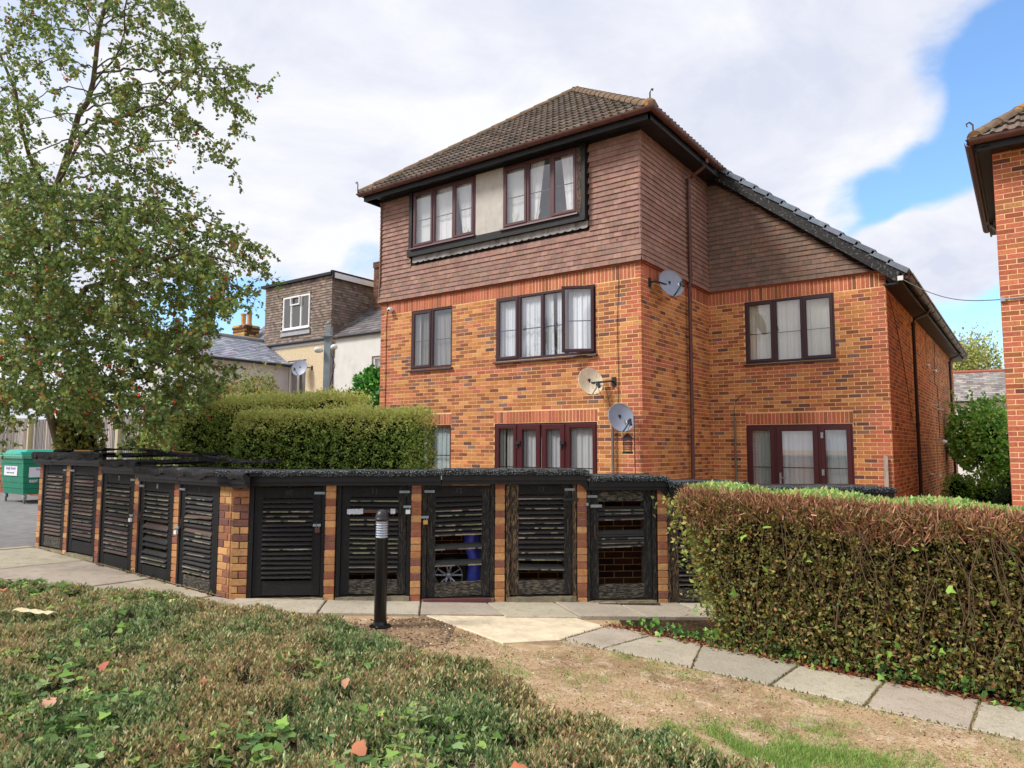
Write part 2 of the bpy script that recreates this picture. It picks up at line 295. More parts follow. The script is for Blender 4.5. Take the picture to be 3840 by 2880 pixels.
# ------------------------------------------------------------------ brickwork
TAN = [(200, 140, 88), (192, 131, 81), (205, 148, 97), (185, 123, 76), (196, 135, 89), (181, 117, 76)]
BRN = [(158, 100, 72), (146, 92, 68), (134, 86, 68), (166, 106, 74)]
PUR = [(118, 86, 82), (108, 80, 76), (136, 106, 98)]
RED = [(186, 108, 83), (176, 100, 77), (194, 119, 92), (180, 106, 86)]
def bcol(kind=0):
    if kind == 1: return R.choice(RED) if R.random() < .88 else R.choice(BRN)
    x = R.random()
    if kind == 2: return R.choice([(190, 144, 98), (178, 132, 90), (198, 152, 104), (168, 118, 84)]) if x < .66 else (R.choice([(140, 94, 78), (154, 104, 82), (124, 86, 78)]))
    if kind == 4: return R.choice(TAN[3:]) if x < .4 else R.choice(BRN) if x < .8 else R.choice(PUR) if x < .88 else R.choice(RED)  # darker mix for the wing's side wall, its shade put into the colours
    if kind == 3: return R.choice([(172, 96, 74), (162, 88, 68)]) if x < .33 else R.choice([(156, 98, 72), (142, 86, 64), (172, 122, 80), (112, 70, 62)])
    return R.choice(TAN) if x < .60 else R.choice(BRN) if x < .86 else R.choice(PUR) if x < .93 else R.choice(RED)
BR = []      # records (frame, s0,s1,z0,z1,d0,d1,colour)
def put(rec, fr, s0, s1, z0, z1, d0, d1, c):
    j = R.uniform(-.0014, .0014); rec.append((fr, s0, s1, z0, z1, d0, d1 + j, c))
def brick_wall(rec, fr, s0, s1, z0, z1, openings=(), quoins=(0, 0), kind=0, redrows=(), d1=0.0, off=0.0, h=.0635, bl=.2135, jt=.0115):
    row = 0; z = z0
    while z < z1 - .02:
        zt = min(z + h, z1); iv = [(s0, s1)]
        for (a, b, c, d) in openings:
            if d > z + .012 and c < zt - .012:
                iv = [q for (p, r) in iv for q in ((p, min(r, a)), (max(p, b), r)) if q[1] - q[0] > .02]
        start = s0 - (0 if row % 2 == 0 else (bl + jt) / 2) + off
        while start > s0: start -= bl + jt
        k = 0; x = start
        while x < s1:
            for (p, r) in iv:
                a = max(x, p); b = min(x + bl, r)
                if b - a > .022:
                    red = (quoins[0] and a < s0 + .24) or (quoins[1] and b > s1 - .24) or (row in redrows)
                    zz0, zz1 = z, zt
                    for (oa, ob, oc, od) in openings:
                        if ob > a and oa < b:
                            if od > z and od < zt: zz0 = max(zz0, od)
                            if oc > z and oc < zt: zz1 = min(zz1, oc)
                    if zz1 - zz0 > .015:
                        put(rec, fr, a, b, zz0, zz1, d1 - .006, d1, lin(vary(bcol(1 if red and R.random() < .85 else kind), .06)))
            x += bl + jt
        z += h + jt; row += 1
def soldiers(rec, fr, s0, s1, z0, z1, d1=0.0, kind=1):
    n = max(1, round((s1 - s0) / .075)); w = (s1 - s0) / n
    for i in range(n): put(rec, fr, s0 + i * w + .005, s0 + (i + 1) * w - .005, z0, z1, d1 - .012, d1, lin(vary(bcol(kind), .08)))
def corners(r):
    fr, s0, s1, z0, z1, d0, d1, c = r; P = fr.p
    return [P(s0, d1, z0), P(s1, d1, z0), P(s1, d1, z1), P(s0, d1, z1), P(s0, d0, z0), P(s1, d0, z0), P(s1, d0, z1), P(s0, d0, z1)]
BCACHE = {}
def emit(rec, root, name, stuff, mat, limit=295):
    """the pieces that show largest become parts of their own, the rest one joined part"""
    if not rec: return
    def score(r):
        fr, s0, s1, z0, z1, d0, d1, c = r; p = np.array(fr.p((s0 + s1) / 2, d1, (z0 + z1) / 2)); v = CAM - p; dist = np.linalg.norm(v)
        u = v / dist; fw = -float(u @ np.array(FX))
        if fw < .2: return 0
        x = -(u @ np.array(RX)) / fw; y = -(u @ np.array(UX)) / fw
        vis = 1 if abs(x) < .74 and abs(y) < .56 else .01
        return vis * (s1 - s0) * (z1 - z0) * max(0, float(u @ np.array(fr.n))) / dist ** 2
    rec = sorted(rec, key=score, reverse=True); ind, rest = rec[:limit], rec[limit:]
    off = rootloc(root)
    for r in ind:
        fr, s0, s1, z0, z1, d0, d1, c = r; w = round(s1 - s0, 3); h = round(z1 - z0, 3); t = round(d1 - d0, 3); q = tuple(round(x * 14) / 14 if x > .05 else round(x * 60) / 60 for x in c)
        key = (name, w, h, t, q)
        if key not in BCACHE:
            me = bpy.data.meshes.new(name); b = min(.004, t * .3)
            vs = [(-w / 2, -t / 2 + b, -h / 2), (w / 2, -t / 2 + b, -h / 2), (w / 2, -t / 2 + b, h / 2), (-w / 2, -t / 2 + b, h / 2),
                  (-w / 2 + b, -t / 2, -h / 2 + b), (w / 2 - b, -t / 2, -h / 2 + b), (w / 2 - b, -t / 2, h / 2 - b), (-w / 2 + b, -t / 2, h / 2 - b),
                  (-w / 2, t / 2, -h / 2), (w / 2, t / 2, -h / 2), (w / 2, t / 2, h / 2), (-w / 2, t / 2, h / 2)]
            fs = [(4, 5, 6, 7)] + [(k, (k + 1) % 4, 4 + (k + 1) % 4, 4 + k) for k in range(4)] + [(8 + k, 8 + (k + 1) % 4, (k + 1) % 4, k) for k in range(4)]
            me.from_pydata(vs, [], fs); me.materials.append(mat); a = me.attributes.new('col', 'FLOAT_COLOR', 'FACE')
            a.data.foreach_set('color', np.array([(*c, 1)] * len(fs), dtype=np.float32).ravel()); me.update(); BCACHE[key] = me
        o = link(name, BCACHE[key], root); p = Vector(fr.p((s0 + s1) / 2, (d0 + d1) / 2, (z0 + z1) / 2)) - off
        o.matrix_local = Matrix.Translation(p) @ fr.rot.to_4x4()
    if rest: arr_mesh(stuff, np.array([corners(r) for r in rest]), 8, np.array([r[7] for r in rest]), mat, root, BOXF, kind='stuff')
def wall_sheet(mb, fr, s0, s1, z0, z1, openings=(), d=-.003, reveal=.12):
    S = sorted({s0, s1, *[min(max(x, s0), s1) for o in openings for x in o[:2]]}); Z = sorted({z0, z1, *[min(max(x, z0), z1) for o in openings for x in o[2:]]})
    for a, b in zip(S, S[1:]):
        for c, e in zip(Z, Z[1:]):
            if any(o[0] <= a + 1e-6 and b <= o[1] + 1e-6 and o[2] <= c + 1e-6 and e <= o[3] + 1e-6 for o in openings): continue
            mb.quad(fr.p(a, d, c), fr.p(b, d, c), fr.p(b, d, e), fr.p(a, d, e))
    for (a, b, c, e) in openings:
        for (p, q) in (((a, c), (a, e)), ((b, e), (b, c)), ((a, e), (b, e)), ((b, c), (a, c))):
            mb.quad(fr.p(p[0], d, p[1]), fr.p(q[0], d, q[1]), fr.p(q[0], d - reveal, q[1]), fr.p(p[0], d - reveal, p[1]))

# ------------------------------------------------------------------ windows
def curtain(mb, fr, t0, t1, b0, b1, z0, z1, d, amp=.012, waves=None, col=(230, 230, 228)):
    w = max(t1 - t0, b1 - b0); n = max(10, int(w * 110)); ph = R.uniform(0, 6); k1 = (waves or 14) * 2 * math.pi; k2 = k1 * 2.37; vs = []
    rows = 5
    for j in range(rows + 1):
        f = j / rows; z = z1 + (z0 - z1) * f
        for i in range(n + 1):
            u = i / n; s = (t0 + (t1 - t0) * u) * (1 - f) + (b0 + (b1 - b0) * u) * f; q = u * w
            vs.append(fr.p(s, d + amp * math.sin(q * k1 + ph + .25 * math.sin(f * 3 + q * 5)) * (.6 + .4 * f) + amp * .45 * math.sin(q * k2 + ph * 2), z))
    mb.add(vs, [(j * (n + 1) + i, j * (n + 1) + i + 1, (j + 1) * (n + 1) + i + 1, (j + 1) * (n + 1) + i) for j in range(rows) for i in range(n)], lin(col))
def window(root, fr, s0, s1, z0, z1, lights, mat, d1=-.02, bar=.5, curts=(), name='window', sill=True, fw=.052, sw=.06, inter=1.0, low=0.0, opened=None, muls=None):
    """lights: list of (fraction0, fraction1, 'sash' or 'fixed' or 'door')"""
    mb = MB(); mb.ring(fr, s0, s1, z0, z1, fw, d1 - .07, d1, .008); W = s1 - s0
    for f in (muls or [l[0] for l in lights[1:]]): mb.box(fr, s0 + f * W - .026, s0 + f * W + .026, d1 - .06, d1 - .003, z0 + fw, z1 - fw)
    o = mb.build(name, mat, root)
    for i, (a, b, kd) in enumerate(lights):
        x0 = s0 + a * W + (.02 if i else .03); x1 = s0 + b * W - (.02 if i < len(lights) - 1 else .03); y0, y1 = z0 + .03, z1 - .03
        w = {'sash': sw, 'fixed': .024, 'door': .10}[kd]; dd = {'sash': d1 + .014, 'fixed': d1 - .008, 'door': d1 + .016}[kd]
        f2 = fr; rx0, rx1 = x0, x1
        if opened == i:        # casement hung on its right edge, standing open
            f2 = Fr((0, 0), (1, 0)); an = math.radians(27); hz = fr.p(x1, d1 + .015, 0); ca, sa = math.cos(an), math.sin(an)
            f2.a = Vector((fr.a.x * ca - fr.a.y * sa, fr.a.x * sa + fr.a.y * ca, 0)); f2.a = f2.a.normalized(); f2.n = Vector((f2.a.y, -f2.a.x, 0)); f2.o = Vector(hz) - f2.a * (x1); dd = .03
            mf = MB(); mf.box(fr, x0 + .02, x0 + .05, d1 - .05, d1 + .0, z0 + fw, z1 - fw)
        s = MB(); s.ring(f2, rx0, rx1, y0, y1, w, dd - .05, dd, .012); so_ = s.build('sash' if kd != 'door' else 'door_leaf', mat, o)
        if low and kd == 'door': pl = MB(); pl.box(f2, x0 + w, x1 - w, dd - .04, dd - .012, y0 + w, y0 + low); pl.build('lower_panel', mat, o)
        gz0 = y0 + w + (low if kd == 'door' else 0)
        g = MB(); g.quad(f2.p(rx0 + w - .004, dd - .022, gz0 - .004), f2.p(rx1 - w + .004, dd - .022, gz0 - .004), f2.p(rx1 - w + .004, dd - .022, y1 - w + .004), f2.p(rx0 + w - .004, dd - .022, y1 - w + .004)); g.build('pane', m_glass, o)
        if bar:
            zb = y0 + (y1 - y0) * bar; g = MB(); g.box(f2, rx0 + w - .002, rx1 - w + .002, dd - .034, dd - .026, zb - .009, zb + .009); g.build('glazing_bar', m_dark, o)
    if curts:
        c = MB()
        for q in curts:
            a0, a1, b0, b1, zt, zbm, col = q[:7]; curtain(c, fr, s0 + a0 * W, s0 + a1 * W, s0 + b0 * W, s0 + b1 * W, z0 + (z1 - z0) * zbm, z0 + (z1 - z0) * zt, d1 - .105 - (q[7] if len(q) > 7 else 0), waves=R.uniform(4.5, 8), col=col, amp=q[8] if len(q) > 8 else .012)
        c.build('curtain', m_curtain, o, smooth=True)
    r = MB(); e = .10; P = fr.p; A = [P(s0 - e, d1 - .075, z0 - .02), P(s1 + e, d1 - .075, z0 - .02), P(s1 + e, d1 - .075, z1 + .02), P(s0 - e, d1 - .075, z1 + .02)]; B = [P(s0 - e, -inter, z0 - .02), P(s1 + e, -inter, z0 - .02), P(s1 + e, -inter, z1 + .02), P(s0 - e, -inter, z1 + .02)]
    r.add(A + B, [(4, 5, 6, 7), (0, 1, 5, 4), (1, 2, 6, 5), (2, 3, 7, 6), (3, 0, 4, 7)]); r.build('room_lining', m_inter, o)
    if sill:
        s = MB(); P = fr.p; a, b = s0 - .035, s1 + .035
        s.hexa([P(a, d1 + .075, z0 - .045), P(b, d1 + .075, z0 - .045), P(b, d1 + .07, z0 - .018), P(a, d1 + .07, z0 - .018), P(a, d1 - .06, z0 - .045), P(b, d1 - .06, z0 - .045), P(b, d1 - .06, z0 + .006), P(a, d1 - .06, z0 + .006)]); s.build('sill', mat, o)
    return o

# ================================================================== THE GROUND
def ground_grid(name, xs, ys, dz, mat, **props):
    V = [(x, y, G(x, y) + dz) for y in ys for x in xs]; n = len(xs)
    mb = MB(); mb.add(V, [(j * n + i, j * n + i + 1, (j + 1) * n + i + 1, (j + 1) * n + i) for j in range(len(ys) - 1) for i in range(n - 1)]); return mb.build(name, mat, None, **props)
m_ground = M('dry_lawn_soil', (176, 150, 118), 1.0, 0.18, 2.2, 8, 0.6, 120, 0.1, patches=[((118, 94, 66), 1.4, 0.50, 0.14, None, 0.65), ((212, 192, 166), 7, 0.52, 0.14, None, 0.6), ((132, 138, 74), 1.1, 0.58, 0.1, None, 0.55), ((96, 76, 54), 60, 0.57, 0.06, None, 0.6)])
def rng(a, b, n): return [a + (b - a) * i / n for i in range(n + 1)]
xs = [-400, -120, -60, -35] + rng(-24, 14, 38) + [30, 60, 120, 400]; ys = [-300, -80, -40, -24] + rng(-18, 12, 30) + [25, 50, 120, 400]
ground_grid('ground', xs, ys, 0, m_ground, kind='structure')
ground_grid('tarmac', rng(-23.5, -6.3, 17), rng(-20, -2.0, 18), .006, m_tarmac, kind='structure')
# soil beneath the hedge and round the bin store
def poly_sheet(name, pts, dz, mat, parent=None, th=0.0, **props):
    mb = MB(); n = len(pts); top = [(x, y, G(x, y) + dz) for x, y in pts]; mb.add(top, [tuple(range(n))])
    if th: mb.add(top + [(x, y, z - th) for x, y, z in top], [(n + i, n + (i + 1) % n, (i + 1) % n, i) for i in range(n)])
    return mb.build(name, mat, parent, **props)
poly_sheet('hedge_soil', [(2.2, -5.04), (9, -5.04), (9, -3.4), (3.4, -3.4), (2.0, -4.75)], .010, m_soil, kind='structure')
# damp dark patch round the bollard
poly_sheet('bare_earth', [(-.2, -6.85), (.3, -6.55), (.56, -5.86), (1.0, -6.05), (1.3, -6.5), (1.1, -7.0), (.2, -7.1)], .005, M('bare_earth', (144, 120, 94), 1, .3, 5, 8, .8, 70, .1, patches=[((84, 68, 56), 2.6, .46, .14, None, .7), ((224, 204, 176), 50, .6, .05, None, .7)]), kind='structure')

# ---- paths
def root_struct(name):
    o = bpy.data.objects.new(name, None); COL.objects.link(o); o['kind'] = 'structure'; return o
cols_slab = [(178, 167, 150), (183, 172, 154), (173, 163, 147), (186, 174, 155)]
def slab(parent, quad, dz, th, mat=None, jag=.006, name='paving_slab'):
    pts = []; n = len(quad)
    for i in range(n):
        a, b = Vector(quad[i]), Vector(quad[(i + 1) % n]); k = max(2, int((b - a).length / .09))
        for j in range(k):
            p = a.lerp(b, j / k); nrm_ = Vector((b.y - a.y, a.x - b.x)).normalized(); p = p - nrm_ * R.uniform(0, jag) if j else p.lerp(sum((Vector(q) for q in quad), Vector((0, 0))) / n, .008)
            pts.append(p)
    t = (R.uniform(-.004, .004), R.uniform(-.004, .004)); c0 = pts[0]
    zt = [G(p.x, p.y) + dz + t[0] * (p.x - c0.x) + t[1] * (p.y - c0.y) for p in pts]; N_ = len(pts); cen = sum(pts, Vector((0, 0))) / N_
    inn = [p.lerp(cen, .018) for p in pts]; mb = MB(); c = lin(vary(R.choice(cols_slab), .04))
    vs = [(p.x, p.y, z) for p, z in zip(inn, zt)] + [(p.x, p.y, z - .006) for p, z in zip(pts, zt)] + [(p.x, p.y, z - th) for p, z in zip(pts, zt)]
    mb.add(vs, [tuple(range(N_))] + [(N_ + i, N_ + (i + 1) % N_, (i + 1) % N_, i) for i in range(N_)] + [(2 * N_ + i, 2 * N_ + (i + 1) % N_, N_ + (i + 1) % N_, N_ + i) for i in range(N_)], c)
    return mb.build(name, mat or m_slab, parent)
m_slab = M('paving_concrete', None, 0.93, 0.10, 3.5, 9, 0.6, 70, 0.2, patches=[((118, 110, 96), 90, 0.56, 0.05, None, 0.55), ((150, 140, 122), 14, 0.54, 0.06, None, 0.5), ((128, 120, 106), 1.9, 0.56, 0.18, None, 0.4), ((226, 216, 198), 55, 0.64, 0.05, None, 0.45), ((96, 100, 72), 1.3, 0.62, 0.1, None, 0.35)])
m_pale = M('pale_worn_concrete', (212, 196, 168), 0.95, 0.14, 6, 7, 0.4, 90, 0.15, patches=[((178, 150, 110), 8, 0.58, 0.1, (1, 3, 1), 0.6), ((236, 222, 192), 14, 0.55, 0.08, None, 0.5)])
A0 = Vector((-.6, -6.185)); AD = Vector((.749, .6626)).normalized(); AN = Vector((AD.y, -AD.x))
def ap(s, d): return tuple(A0 + AD * s + AN * d)
pa = root_struct('bin_store_path')
js = [-.95, -.02, .95, 1.62, 2.35, 3.02, 3.72, 4.4, 5.1, 5.8]
for i in range(len(js) - 1):
    a, b = js[i], js[i + 1]; sk = .0 if i < 3 else .16; sk2 = .0 if i + 1 < 3 else .16
    w0 = .62 if i > 2 else .56; dz = .03 + (.012 if i > 3 else 0)
    slab(pa, [ap(a + .006, -.02), ap(b - .006, -.02), ap(b - .006 + sk2, w0), ap(a + .006 + sk, w0)][::-1], dz, .09)
pr = root_struct('garden_path')
slab(pr, [(.52, -5.93), (1.649, -6.19), (1.955, -5.77), (2.02, -5.06), (1.62, -4.97)], .014, .06, m_pale, .012)
JX = [(1.97, 2.04), (2.37, 2.50), (3.14, 2.95), (3.735, 3.77), (4.356, 4.375), (4.955, 4.975), (5.57, 5.6), (6.18, 6.2), (6.8, 6.8), (7.4, 7.4), (8.0, 8.0)]
for (a0, a1), (b0, b1) in zip(JX, JX[1:]):
    yl = -5.735 + R.uniform(-.02, .02); yu = -5.03 + R.uniform(-.035, .02)
    slab(pr, [(a0 + .005, yl), (b0 - .005, yl + R.uniform(-.01, .01)), (b1 - .005, yu), (a1 + .005, yu + R.uniform(-.03, .02))], .014, .06, None, .008)
pl = root_struct('left_path')
for xa, xb in ((-6.15, -4.62), (-4.6, -2.9), (-2.88, -1.62)):
    slab(pl, [(xa + .006, -7.99), (xb - .006, -7.90 + (.0 if xa < -4 else .04)), (xb - .006, -6.86), (xa + .006, -6.86)], .022, .14, m_concrete, .004)
slab(pl, [(-1.60, -7.86), (-.62, -6.95), (-1.15, -6.80), (-1.58, -6.86)], .02, .09, m_concrete)
slab(pl, [(-6.15, -8.13), (-1.4, -8.0), (-1.4, -7.905), (-6.15, -8.005)], .026, .16, m_step, .006, 'edging_kerb')
slab(pl, [(-6.30, -9.5), (-6.165, -9.5), (-6.165, -6.86), (-6.30, -6.86)], .028, .14, m_concrete, .004, 'edging_kerb')

# ================================================================== THE FLATS
S_ = 3.235; XR = 3.348; LW = 13.9; XL = -6.47; ZT = 4.88
flats = thing('apartment_building', (0, 0, 0), 'three-storey orange brick flats with brown hung tiles, brown windows and hipped tiled roof', 'building')
FM = Fr((0, 0), (1, 0)); FS = Fr((0, 0), (0, 1)); FG = Fr((0, S_), (1, 0)); FE = Fr((XR, S_), (0, 1)); FL = Fr((XL, 8), (0, -1))
W1 = (-3.171, -.90, 3.331, 4.607); W2 = (-5.512, -4.331, 3.312, 4.607); D1 = (-3.197, -.888, .02, 2.10); W0 = (-5.512, -4.331, .9, 2.10)
W3 = (.755, 2.458, 3.331, 4.607); D2 = (.726, 2.701, .02, 2.10)
SO = [(-3.21, -.875, 2.105, 2.33), (-5.525, -4.32, 2.105, 2.33)]; SG = (.715, 2.715, 2.105, 2.33)
SLIT = [(5.87, 6.13, 3.745, 4.56), (7.47, 7.75, 3.745, 4.56), (5.55, 5.75, 1.05, 2.05), (7.35, 7.56, .95, 2.03)]
core = MB()
wall_sheet(core, FM, XL, 0, -.5, ZT, [W1, W2, D1, W0]); wall_sheet(core, FS, 0, S_ + .03, -.5, ZT); wall_sheet(core, FG, -.03, XR - .004, -.5, 4.73, [W3, D2]); wall_sheet(core, FG, -.03, 3.24, 4.73, 4.88)
wall_sheet(core, FE, 0, LW, -.6, 4.75, SLIT); wall_sheet(core, FL, 0, 8, -.5, ZT)
core.build('wall', m_mortar, flats)
rb = []
rr = (47, 48); zb0 = -.42
topz = 4.60; solz = (4.612, 4.865)
brick_wall(rb, FM, XL, 0, zb0, topz, [W1, W2, D1, W0] + SO, (1, 1), 0, rr); brick_wall(rb, FS, 0, S_, zb0, topz, [], (1, 0), 0, rr, off=-.1)
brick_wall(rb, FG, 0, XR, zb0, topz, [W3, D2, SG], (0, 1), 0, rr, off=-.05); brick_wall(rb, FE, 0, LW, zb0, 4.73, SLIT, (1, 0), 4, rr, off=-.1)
brick_wall(rb, FL, 0, 8, zb0, ZT, [], (0, 1), 0, rr)
for fr, a, b in ((FM, XL + .1, -.115), (FS, .115, S_), (FG, 0, XR - .115)): soldiers(rb, fr, a, b, *solz)
for fr, a, b in ((FM, XL, XL + .1), (FM, -.11, 0), (FS, 0, .11), (FG, XR - .11, XR)):
    for z in (4.61, 4.675, 4.74, 4.805): put(rb, fr, a + .003, b - .001, z, z + .056, -.012, 0, lin(vary(bcol(1))))
for s in SO: soldiers(rb, FM, s[0], s[1], s[2] + .005, s[3] - .005)
soldiers(rb, FG, SG[0], SG[1], SG[2] + .005, SG[3] - .005)
emit(rb, flats, 'brick', 'brickwork', m_brick)
# moulded course under the tile hanging
mc = MB()
for fr, a, b in ((FM, XL - .03, .03), (FS, .0, S_), (FG, 0.03, XR)): mc.box(fr, a, b, -.01, .035, 4.868, 4.915, lin((150, 82, 62)))
mc.build('corbel_course', m_brick, flats)

# ---- tile hanging
TC = [(157, 124, 113), (152, 119, 109), (161, 128, 116), (149, 117, 107), (155, 124, 114), (153, 118, 106), (146, 114, 105)]
TCD = [(144, 118, 106), (147, 119, 106), (140, 115, 104), (149, 119, 105), (150, 118, 103)]
rt = []
def hang(fr, s0, s1, z0, z1, holes=(), cap=None, dark=0.0, wrap=(0, 0)):
    row = 0; z = z0; g = .1; tw = .165
    while z < z1 - .015:
        x = s0 - (tw / 2 if row % 2 else 0); flare = .035 * max(0, 1 - row / 4)
        while x < s1 - .004:
            a, b = max(x, s0), min(x + tw - .003, s1); zt = min(z + g + .02, z1); x += tw
            if b - a < .02: continue
            if any(a > h[0] - .08 and b < h[1] + .08 and z + .02 > h[2] - .06 and z < h[3] - .02 for h in holes): continue
            for h in holes:
                if z + .05 > h[2] and z < h[3]:
                    if a < h[0] < b: b = h[0]
                    if a < h[1] < b: a = h[1]
            ta = tb = zt
            if cap: ta, tb = min(zt, cap(a)), min(zt, cap(b))
            if ta < z + .01 and tb < z + .01: continue
            ta, tb = max(ta, z + .003), max(tb, z + .003)
            c = lin(vary(R.choice([(128, 107, 95), (122, 103, 92), (132, 109, 97), (134, 107, 94), (118, 101, 90)]) if dark > .5 else R.choice(TCD) if R.random() < dark + (.25 if row < 4 else 0) else R.choice(TC), .045)); j = R.uniform(-.002, .003); zz = z + R.uniform(-.002, .002)
            rt.append((fr, a, b, zz, ta, tb, .034 + flare + j, .010 + flare * .8, c))
        z += g; row += 1
HO = (-5.54, -1.03, 5.60, 7.42)
hang(FM, XL - .06, .035, 4.90, 7.30, [HO], None, .1); hang(FS, -.035, S_, 4.90, 7.30, [], None, .12)
capf = lambda x: 7.375 - (x - .363) * .8 - .27
hang(FG, .03, XR + .02, 4.90, 7.2, [], capf, .55); hang(FL, 0, 8.06, 4.90, 7.30, [])
def tile_corners(t):
    fr, a, b, z, ta, tb, do, di, c = t; P = fr.p; th = .017
    return [P(a, do, z), P(b, do, z), P(b, di, tb), P(a, di, ta), P(a, do - th, z), P(b, do - th, z), P(b, di - th, tb), P(a, di - th, ta)]
def tscore(t):
    p = np.array(t[0].p((t[1] + t[2]) / 2, 0, t[3])); v = CAM - p; dd = np.linalg.norm(v); return (t[2] - t[1]) * (t[5] + t[4] - 2 * t[3]) * max(0, float((v / dd) @ np.array(t[0].n))) / dd ** 2
rt.sort(key=tscore, reverse=True)
for t in rt[:295]:
    mb = MB(); mb.add(tile_corners(t), BOXF, t[8]); mb.build('hanging_tile', m_tile, flats)
arr_mesh('hanging_tiles', np.array([tile_corners(t) for t in rt[295:]]), 8, np.array([t[8] for t in rt[295:]]), m_tile, flats, BOXF, kind='stuff')
bk = MB()      # battened wall behind the tiles
wall_sheet(bk, FM, XL, 0, 4.9, 7.3, [(-5.40, -3.69, 6.0, 7.23), (-2.92, -1.235, 5.99, 7.22)], 0, .02); bk.quad(FS.p(0, 0, 4.9), FS.p(S_, 0, 4.9), FS.p(S_, 0, 7.3), FS.p(0, 0, 7.3))
bk.add([FG.p(0, 0, 4.9), FG.p(3.24, 0, 4.9), FG.p(0, 0, capf(0) + .1)], [(0, 1, 2)]); bk.quad(FL.p(0, 0, 4.9), FL.p(8, 0, 4.9), FL.p(8, 0, 7.3), FL.p(0, 0, 7.3))
bk.build('tile_backing', M('felt_backing', (44, 36, 34), .9, .1), flats)

# ---- black bay frame with the two top windows
by = .085
fb = MB()
fb.box(FM, -5.53, -5.44, .0, by + .03, 5.80, 7.27); fb.box(FM, -1.20, -1.05, .0, by + .03, 5.80, 7.27); fb.box(FM, -5.56, -1.02, .0, by + .045, 5.80, 5.945); fb.box(FM, -5.53, -1.05, .0, by + .02, 7.255, 7.40)
fb.box(FM, -1.052, -1.03, 0, by + .06, 5.82, 7.40)
fb.build('bay_frame', m_blackwood, flats)
pn = MB(); pn.box(FM, -3.66, -2.95, 0, by - .01, 5.947, 7.25); pn.build('infill_panel', m_panel, flats)
st = MB(); st.box(FM, -1.205, -1.125, 0, by + .034, 5.96, 7.2); st.build('bare_timber_strip', m_stile[2], flats)
ap_ = MB()      # lead apron with a scalloped edge below the bay
n = 27; a0 = -5.46; w = (4.44) / n
for i in range(n):
    pts = [FM.p(a0 + i * w, .05, 5.80)] + [FM.p(a0 + i * w + w / 2 - w / 2 * math.cos(t), .058, 5.69 - .03 * math.sin(t)) for t in [math.pi * k / 8 for k in range(9)]] + [FM.p(a0 + (i + 1) * w, .05, 5.80)]
    ap_.add(pts, [tuple(range(11))])
ap_.build('lead_apron', M('dirty_lead', (150, 146, 144), .8, .25, 8, 6, .1, 50, .2, patches=[((84, 76, 72), 7, .54, .12, (1, 1, .4), .6)]), flats)
WC = (248, 248, 248); WB = (238, 243, 250)
window(flats, FM, -5.42, -3.67, 5.985, 7.24, [(0, .345, 'sash'), (.345, .665, 'fixed'), (.665, 1, 'sash')], m_upold, by + .01, .47, [(.0, .35, .0, .35, 1, 0, (236, 240, 240), 0, .002), (.33, .66, .33, .64, 1, 0, WC, 0, .006), (.66, 1, .78, 1, 1, 0, WC, 0, .008)], sill=True)
window(flats, FM, -2.94, -1.215, 5.97, 7.235, [(0, .345, 'sash'), (.345, .665, 'fixed'), (.665, 1, 'sash')], m_upold, by + .01, .47, [(0, .35, 0, .33, 1, 0, (232, 236, 234), 0, .002), (.34, .54, .33, .44, 1, 0, WC, 0, .008), (.76, .98, .84, .98, 1, 0, WC, 0, .008)], sill=True)
# plants and trinkets on the sill
pl_ = MB()
for (s, z, k) in [(-2.72, 6.12, 9), (-2.2, 6.1, 6), (-3.98, 6.1, 8), (-1.35, 6.1, 6)]:
    for i in range(k):
        a = R.uniform(0, 6.28); r = R.uniform(.03, .1); pl_.add([FM.p(s, .0, z - .1), FM.p(s + r * math.cos(a) - .012, .005, z + .1 + r * math.sin(a)), FM.p(s + r * math.cos(a) + .02, .005, z + .13 + r * math.sin(a))], [(0, 1, 2)], lin((236, 238, 226)))
pl_.build('sill_flowers', m_curtain, flats)
window(flats, FM, *W1, [(0, .245, 'sash'), (.245, .485, 'fixed'), (.485, .72, 'fixed'), (.72, 1, 'sash')], m_upvc, -.005, .47, [(-.02, .25, -.02, .25, 1, 0, WB), (.24, .5, .24, .5, 1, 0, WB), (.47, .57, .48, .58, 1, 0, WB), (.61, 1, .61, 1, 1, 0, WB)], opened=3)
window(flats, FM, *W2, [(0, .5, 'sash'), (.5, 1, 'fixed')], m_upvc, -.015, .47, [(0, .16, 0, .16, 1, 0, (206, 204, 196)), (.22, .46, .22, .46, 1, 0, (126, 122, 118)), (.5, .9, .52, 1.0, .9, 0, (150, 148, 146))])
window(flats, FM, *W0, [(0, .5, 'sash'), (.5, 1, 'fixed')], m_updoor, -.015, .47, [(0, 1, 0, 1, 1, 0, (196, 212, 214))])
window(flats, FM, *D1, [(0, .235, 'sash'), (.235, .475, 'door'), (.475, .71, 'door'), (.71, 1, 'sash')], m_updoor, -.015, .60, [(0, .08, 0, .08, 1, 0, (200, 206, 200)), (.10, .24, .1, .24, 1, 0, (178, 178, 176)), (.27, .5, .27, .5, 1, 0, (206, 208, 212)), (.5, .72, .5, .72, 1, 0, (206, 208, 212)), (.74, 1, .74, 1, 1, 0, (214, 216, 218))], name='french_doors', sill=False, low=.5, sw=.075, muls=[.235, .71])
window(flats, FG, *W3, [(0, .345, 'sash'), (.345, .655, 'fixed'), (.655, 1, 'sash')], m_upvc, -.005, .47, [(0, .33, 0, .33, 1, .03, (222, 222, 204)), (.33, .52, .34, .50, 1, 0, (226, 226, 214)), (.50, .70, .48, .70, .98, .02, (230, 230, 220)), (.68, 1, .68, 1, 1, .03, (222, 222, 206))])
